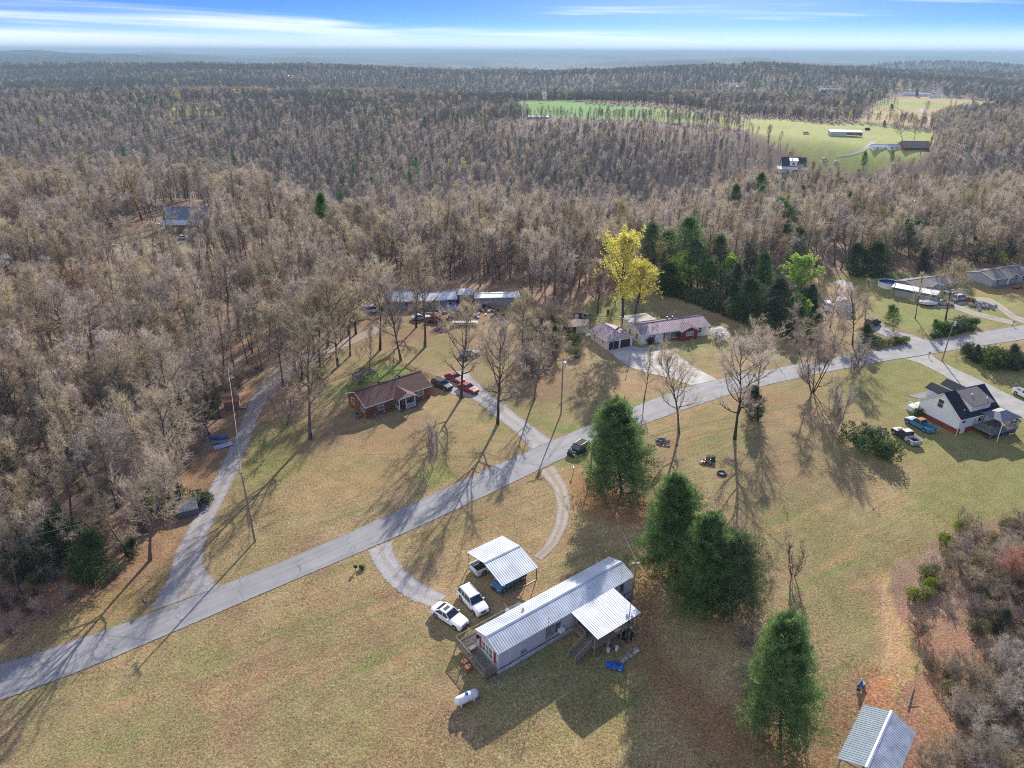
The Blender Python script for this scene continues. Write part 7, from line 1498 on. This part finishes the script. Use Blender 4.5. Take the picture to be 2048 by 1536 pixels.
bt = thing('covered_boat', 'white covered boat on a trailer before the long tan building', 'boat', (*G(1855, 611),), R(-20)); bt.scale = (.82,) * 3; MB().loft([[(-2.6, -.9, .7), (-2.6, .9, .7), (-2.6, .8, 1.3), (-2.6, 0, 1.5), (-2.6, -.8, 1.3)], [(0, -1.05, .5), (0, 1.05, .5), (0, 1, 1.5), (0, 0, 1.9), (0, -1, 1.5)], [(2.7, -.3, .8), (2.7, .3, .8), (2.7, .2, 1.2), (2.7, 0, 1.3), (2.7, -.2, 1.2)]]).build('cover', M_white, bt)
for y_ in (-.8, .8): MB().tube([(-.4, y_ - .1, .3), (-.4, y_ + .1, .3)], .3, 12).build('tyre', M_tire, bt)
MB().box(-2.4, 3.4, -.06, .06, .35, .47).build('frame', M_steel, bt)
# blue metal sheets dumped at the left, board, truck cap
for lab, px, rz_, w_, l_, m in (('long blue metal sheet dumped on the leaves, the upper one', (438, 877), R(12), .8, 2.7, M_tarp), ('blue metal sheet dumped on the leaves, the middle one', (436, 887), R(15), .5, 2.6, mat('pale_blue_sheet', (.16, .32, .5), .4)), ('grey ribbed metal sheet leaning over the blue ones', (447, 893), R(35), 1.2, 3.0, M_rroof2), ('white square board dumped at the woods edge', (402, 857), R(-30), 1.1, 1.0, mat('cream_board', (.6, .6, .5), .7))):
    s = MB(); n_ = 8
    for i in range(n_): s.prism([(-l_/2, -w_/2 + i * w_ / n_, 0), (-l_/2, -w_/2 + (i + 1) * w_ / n_, 0), (-l_/2, -w_/2 + (i + .5) * w_ / n_, .05)], (l_, 0, .12))
    o = s.build('metal_sheet', m, None, label=lab, cat='sheet metal'); o.location = (*Gt(*px), .15); o.rotation_euler = (.12, 0, rz_)
tr = thing('tractor', 'old tractor with red wheels beside the lean-to', 'tractor', G(918, 609), 0); MB().box(0, 1.8, -.3, .3, .9, 1.6, .05, .03).build('hood', P_grey, tr); MB().box(-.9, 0, -.35, .35, .7, 1.2).build('chassis', M_black, tr); MB().tube([(-1.6, 0, 1.9), (-1.6, .01, 1.95)], .1, 6).box(-.7, -.3, -.25, .25, 1.2, 1.5).build('seat', M_black, tr)
for x_, r_ in ((-.5, .75), (1.5, .4)):
    for y_ in (-.75, .75): w_ = MB().tube([(x_, y_ - .15, r_), (x_, y_ + .15, r_)], r_, 16).build('tyre', M_tire, tr); MB().tube([(x_, y_ - .17, r_), (x_, y_ + .17, r_)], r_ * .55, 12).build('rim', P_red, w_)
V = []
for i in range(15):
    for j in range(7): V.append((i * .5 - 3.5, j * .5 - 1.5, .1 + 1.1 * max(0, 1 - ((i - 7) / 7.5) ** 2) * max(0, 1 - ((j - 3) / 3.5) ** 2) * (1 + .2 * sin(i * 2 + j)) ))
o = rawmesh('tarpaulin', V, [(a * 7 + b, (a + 1) * 7 + b, (a + 1) * 7 + b + 1, a * 7 + b + 1) for a in range(14) for b in range(6)], m=M_tarp); o.location = (*G(906, 620), 0); tag(o, 'blue tarpaulin draped over a heap before the long trailer', 'tarpaulin')
V2 = [(v[0] * .4, v[1] * .4, v[2] * .5) for v in V]; o = rawmesh('tarpaulin', V2, [(a * 7 + b, (a + 1) * 7 + b, (a + 1) * 7 + b + 1, a * 7 + b + 1) for a in range(14) for b in range(6)], m=M_tarp); o.location = (*G(1137, 652), 0); tag(o, 'small blue tarpaulin beside the tiny dark shed', 'tarpaulin')
ft = thing('flatbed_trailer', 'long flat trailer loaded with boards in the trailer yard', 'trailer', G(930, 650), R(3)); MB().box(-3.2, 3.2, -1, 1, .6, .75).build('bed', M_steel, ft); MB().box(-2.8, 2.6, -.7, .5, .76, .9).build('board_stack', M_trim, ft)
for x_ in (-.6, .3):
    for y_ in (-1.1, 1.1): MB().tube([(x_, y_ - .1, .32), (x_, y_ + .1, .32)], .32, 10).build('tyre', M_tire, ft)
bk = thing('bicycle', 'bicycle leaning by the porch of the brick house', 'bicycle', (*loc(10.1, -.45, 0, (-26.33, 108.8, R(39.86)))[:2], 0), R(40))
for x_ in (-.55, .55): MB().tube([(x_ + .33 * cos(a * pi / 8), 0, .34 + .33 * sin(a * pi / 8)) for a in range(17)], .03, 5, False).build('wheel', M_trim if x_ < 0 else M_steel, bk)
MB().bar((-.55, 0, .34), (-.1, 0, .8), .04).bar((-.1, 0, .8), (.42, 0, .82), .04).bar((.42, 0, .85), (.55, 0, .34), .04).bar((-.1, 0, .35), (.42, 0, .8), .04).bar((-.1, 0, .35), (-.15, 0, .9), .04).bar((-.1, 0, .35), (-.55, 0, .34), .04).build('frame', M_red, bk)
# fences
def rail_fence(label, pts, m, h=1.0, step=2.5, name='fence'):
    P_ = [Gt(*p) for p in pts]; t = thing(name, label, 'fence', (0, 0, 0)); s = MB()
    for a, b in zip(P_, P_[1:]):
        d = hypot(b[0] - a[0], b[1] - a[1]); n_ = max(1, int(d / step)); za, zb = float(terrain(*a)), float(terrain(*b))
        for q in (.35, .9): s.bar((a[0], a[1], za + h * q), (b[0], b[1], zb + h * q), .05, .09)
        for i in range(n_): u = i / n_; c = (a[0] + (b[0] - a[0]) * u, a[1] + (b[1] - a[1]) * u); zc = float(terrain(*c)); MB((c[0], c[1], zc)).box(-.06, .06, -.06, .06, -.1, h).build('post', m, t)
    s.build('rail', m, t)
rail_fence('low rusty red border fence behind the brick house yard', [(640, 770), (700, 748), (778, 716), (850, 748), (880, 760)], M_rust, .5)
rail_fence('pale wooden rail fence behind the ranch house garage', [(1172, 645), (1200, 640), (1262, 635)], M_wood, 1.0)

# ------------------------------------------------------------------ grass tufts: short real blades over the nearest lawn
def tufts():
    rs = np.random.RandomState(9); x, y = jitter_grid(-75, 75, 38, 96, .40, 71); k = inpoly(x, y, OPEN) & (np.abs(x) < .78 * y + 6)
    ex = [W2([q for q in north if -400 < q[0] < 1600]) + W2([q for q in south if -400 < q[0] < 1600][::-1]),
          W2([(292, 1226), (345, 1110), (400, 1010), (470, 870), (535, 748), (585, 755), (520, 830), (470, 960), (418, 1070), (410, 1105), (450, 1170)]),
          W2([(732, 1102), (775, 1170), (862, 1217), (897, 1190), (815, 1142), (787, 1080)]), W2([(1074, 944), (1113, 1015), (1065, 1112), (1085, 1122), (1143, 1010), (1112, 930)]), W2([(1740, 1350), (1790, 1350), (1790, 1420), (1710, 1440)])]
    for e in ex: k &= ~inpoly(x, y, e)
    k &= fbm(x / 2.2, y / 2.2, 301, 2) > -.25 + .3 * rs.uniform(size=len(x)); x, y = x[k], y[k]; n = len(x); m = 6
    P_ = np.repeat(np.stack([x, y, terrain(x, y)], 1), m, 0) + np.concatenate([rs.normal(size=(n * m, 2)) * .07, np.full((n * m, 1), -.01)], 1)
    D = np.concatenate([rs.normal(size=(n * m, 2)) * .75, np.ones((n * m, 1))], 1); D /= np.linalg.norm(D, axis=1, keepdims=True)
    V, T = tris_from(P_, D, .13 * rs.uniform(.5, 1.25, n * m) * np.repeat(rs.uniform(.6, 1.2, n), m), .055)
    m_ = leafmat('dry_grass', (0.50, 0.40, 0.20), 0.0, .4, var=.0, scale=1.0); t = m_.node_tree
    no = [q for q in t.nodes if q.type == 'TEX_NOISE'][0]; no.inputs['Scale'].default_value = 1.6; no.inputs['Detail'].default_value = 8
    mx_ = [q for q in t.nodes if q.type == 'MIX'][0]; mx_.inputs[6].default_value = (.22, .25, .08, 1); mx_.inputs[7].default_value = (.56, .42, .23, 1)
    o = rawmesh('grass_tufts', V, tri=T, m=m_); tag(o, 'short dry grass tufts over the foreground lawns', kind='stuff')
tufts()
# ------------------------------------------------------------------ air
hb = MB().box(-42000, 42000, -120, 60000, -260, 140)
M_haze = bpy.data.materials.new('haze_air'); M_haze.use_nodes = True; t = M_haze.node_tree; t.nodes.clear()
pv = N(t, 'ShaderNodeVolumePrincipled'); pv.inputs['Color'].default_value = (.44, .64, .80, 1); pv.inputs['Density'].default_value = 0.00012; pv.inputs['Anisotropy'].default_value = 0.0
mo_ = N(t, 'ShaderNodeOutputMaterial'); L(t, pv.outputs[0], mo_.inputs['Volume'])
hb.build('haze', M_haze, None, kind='stuff', label='thin blue haze lying over the whole landscape')
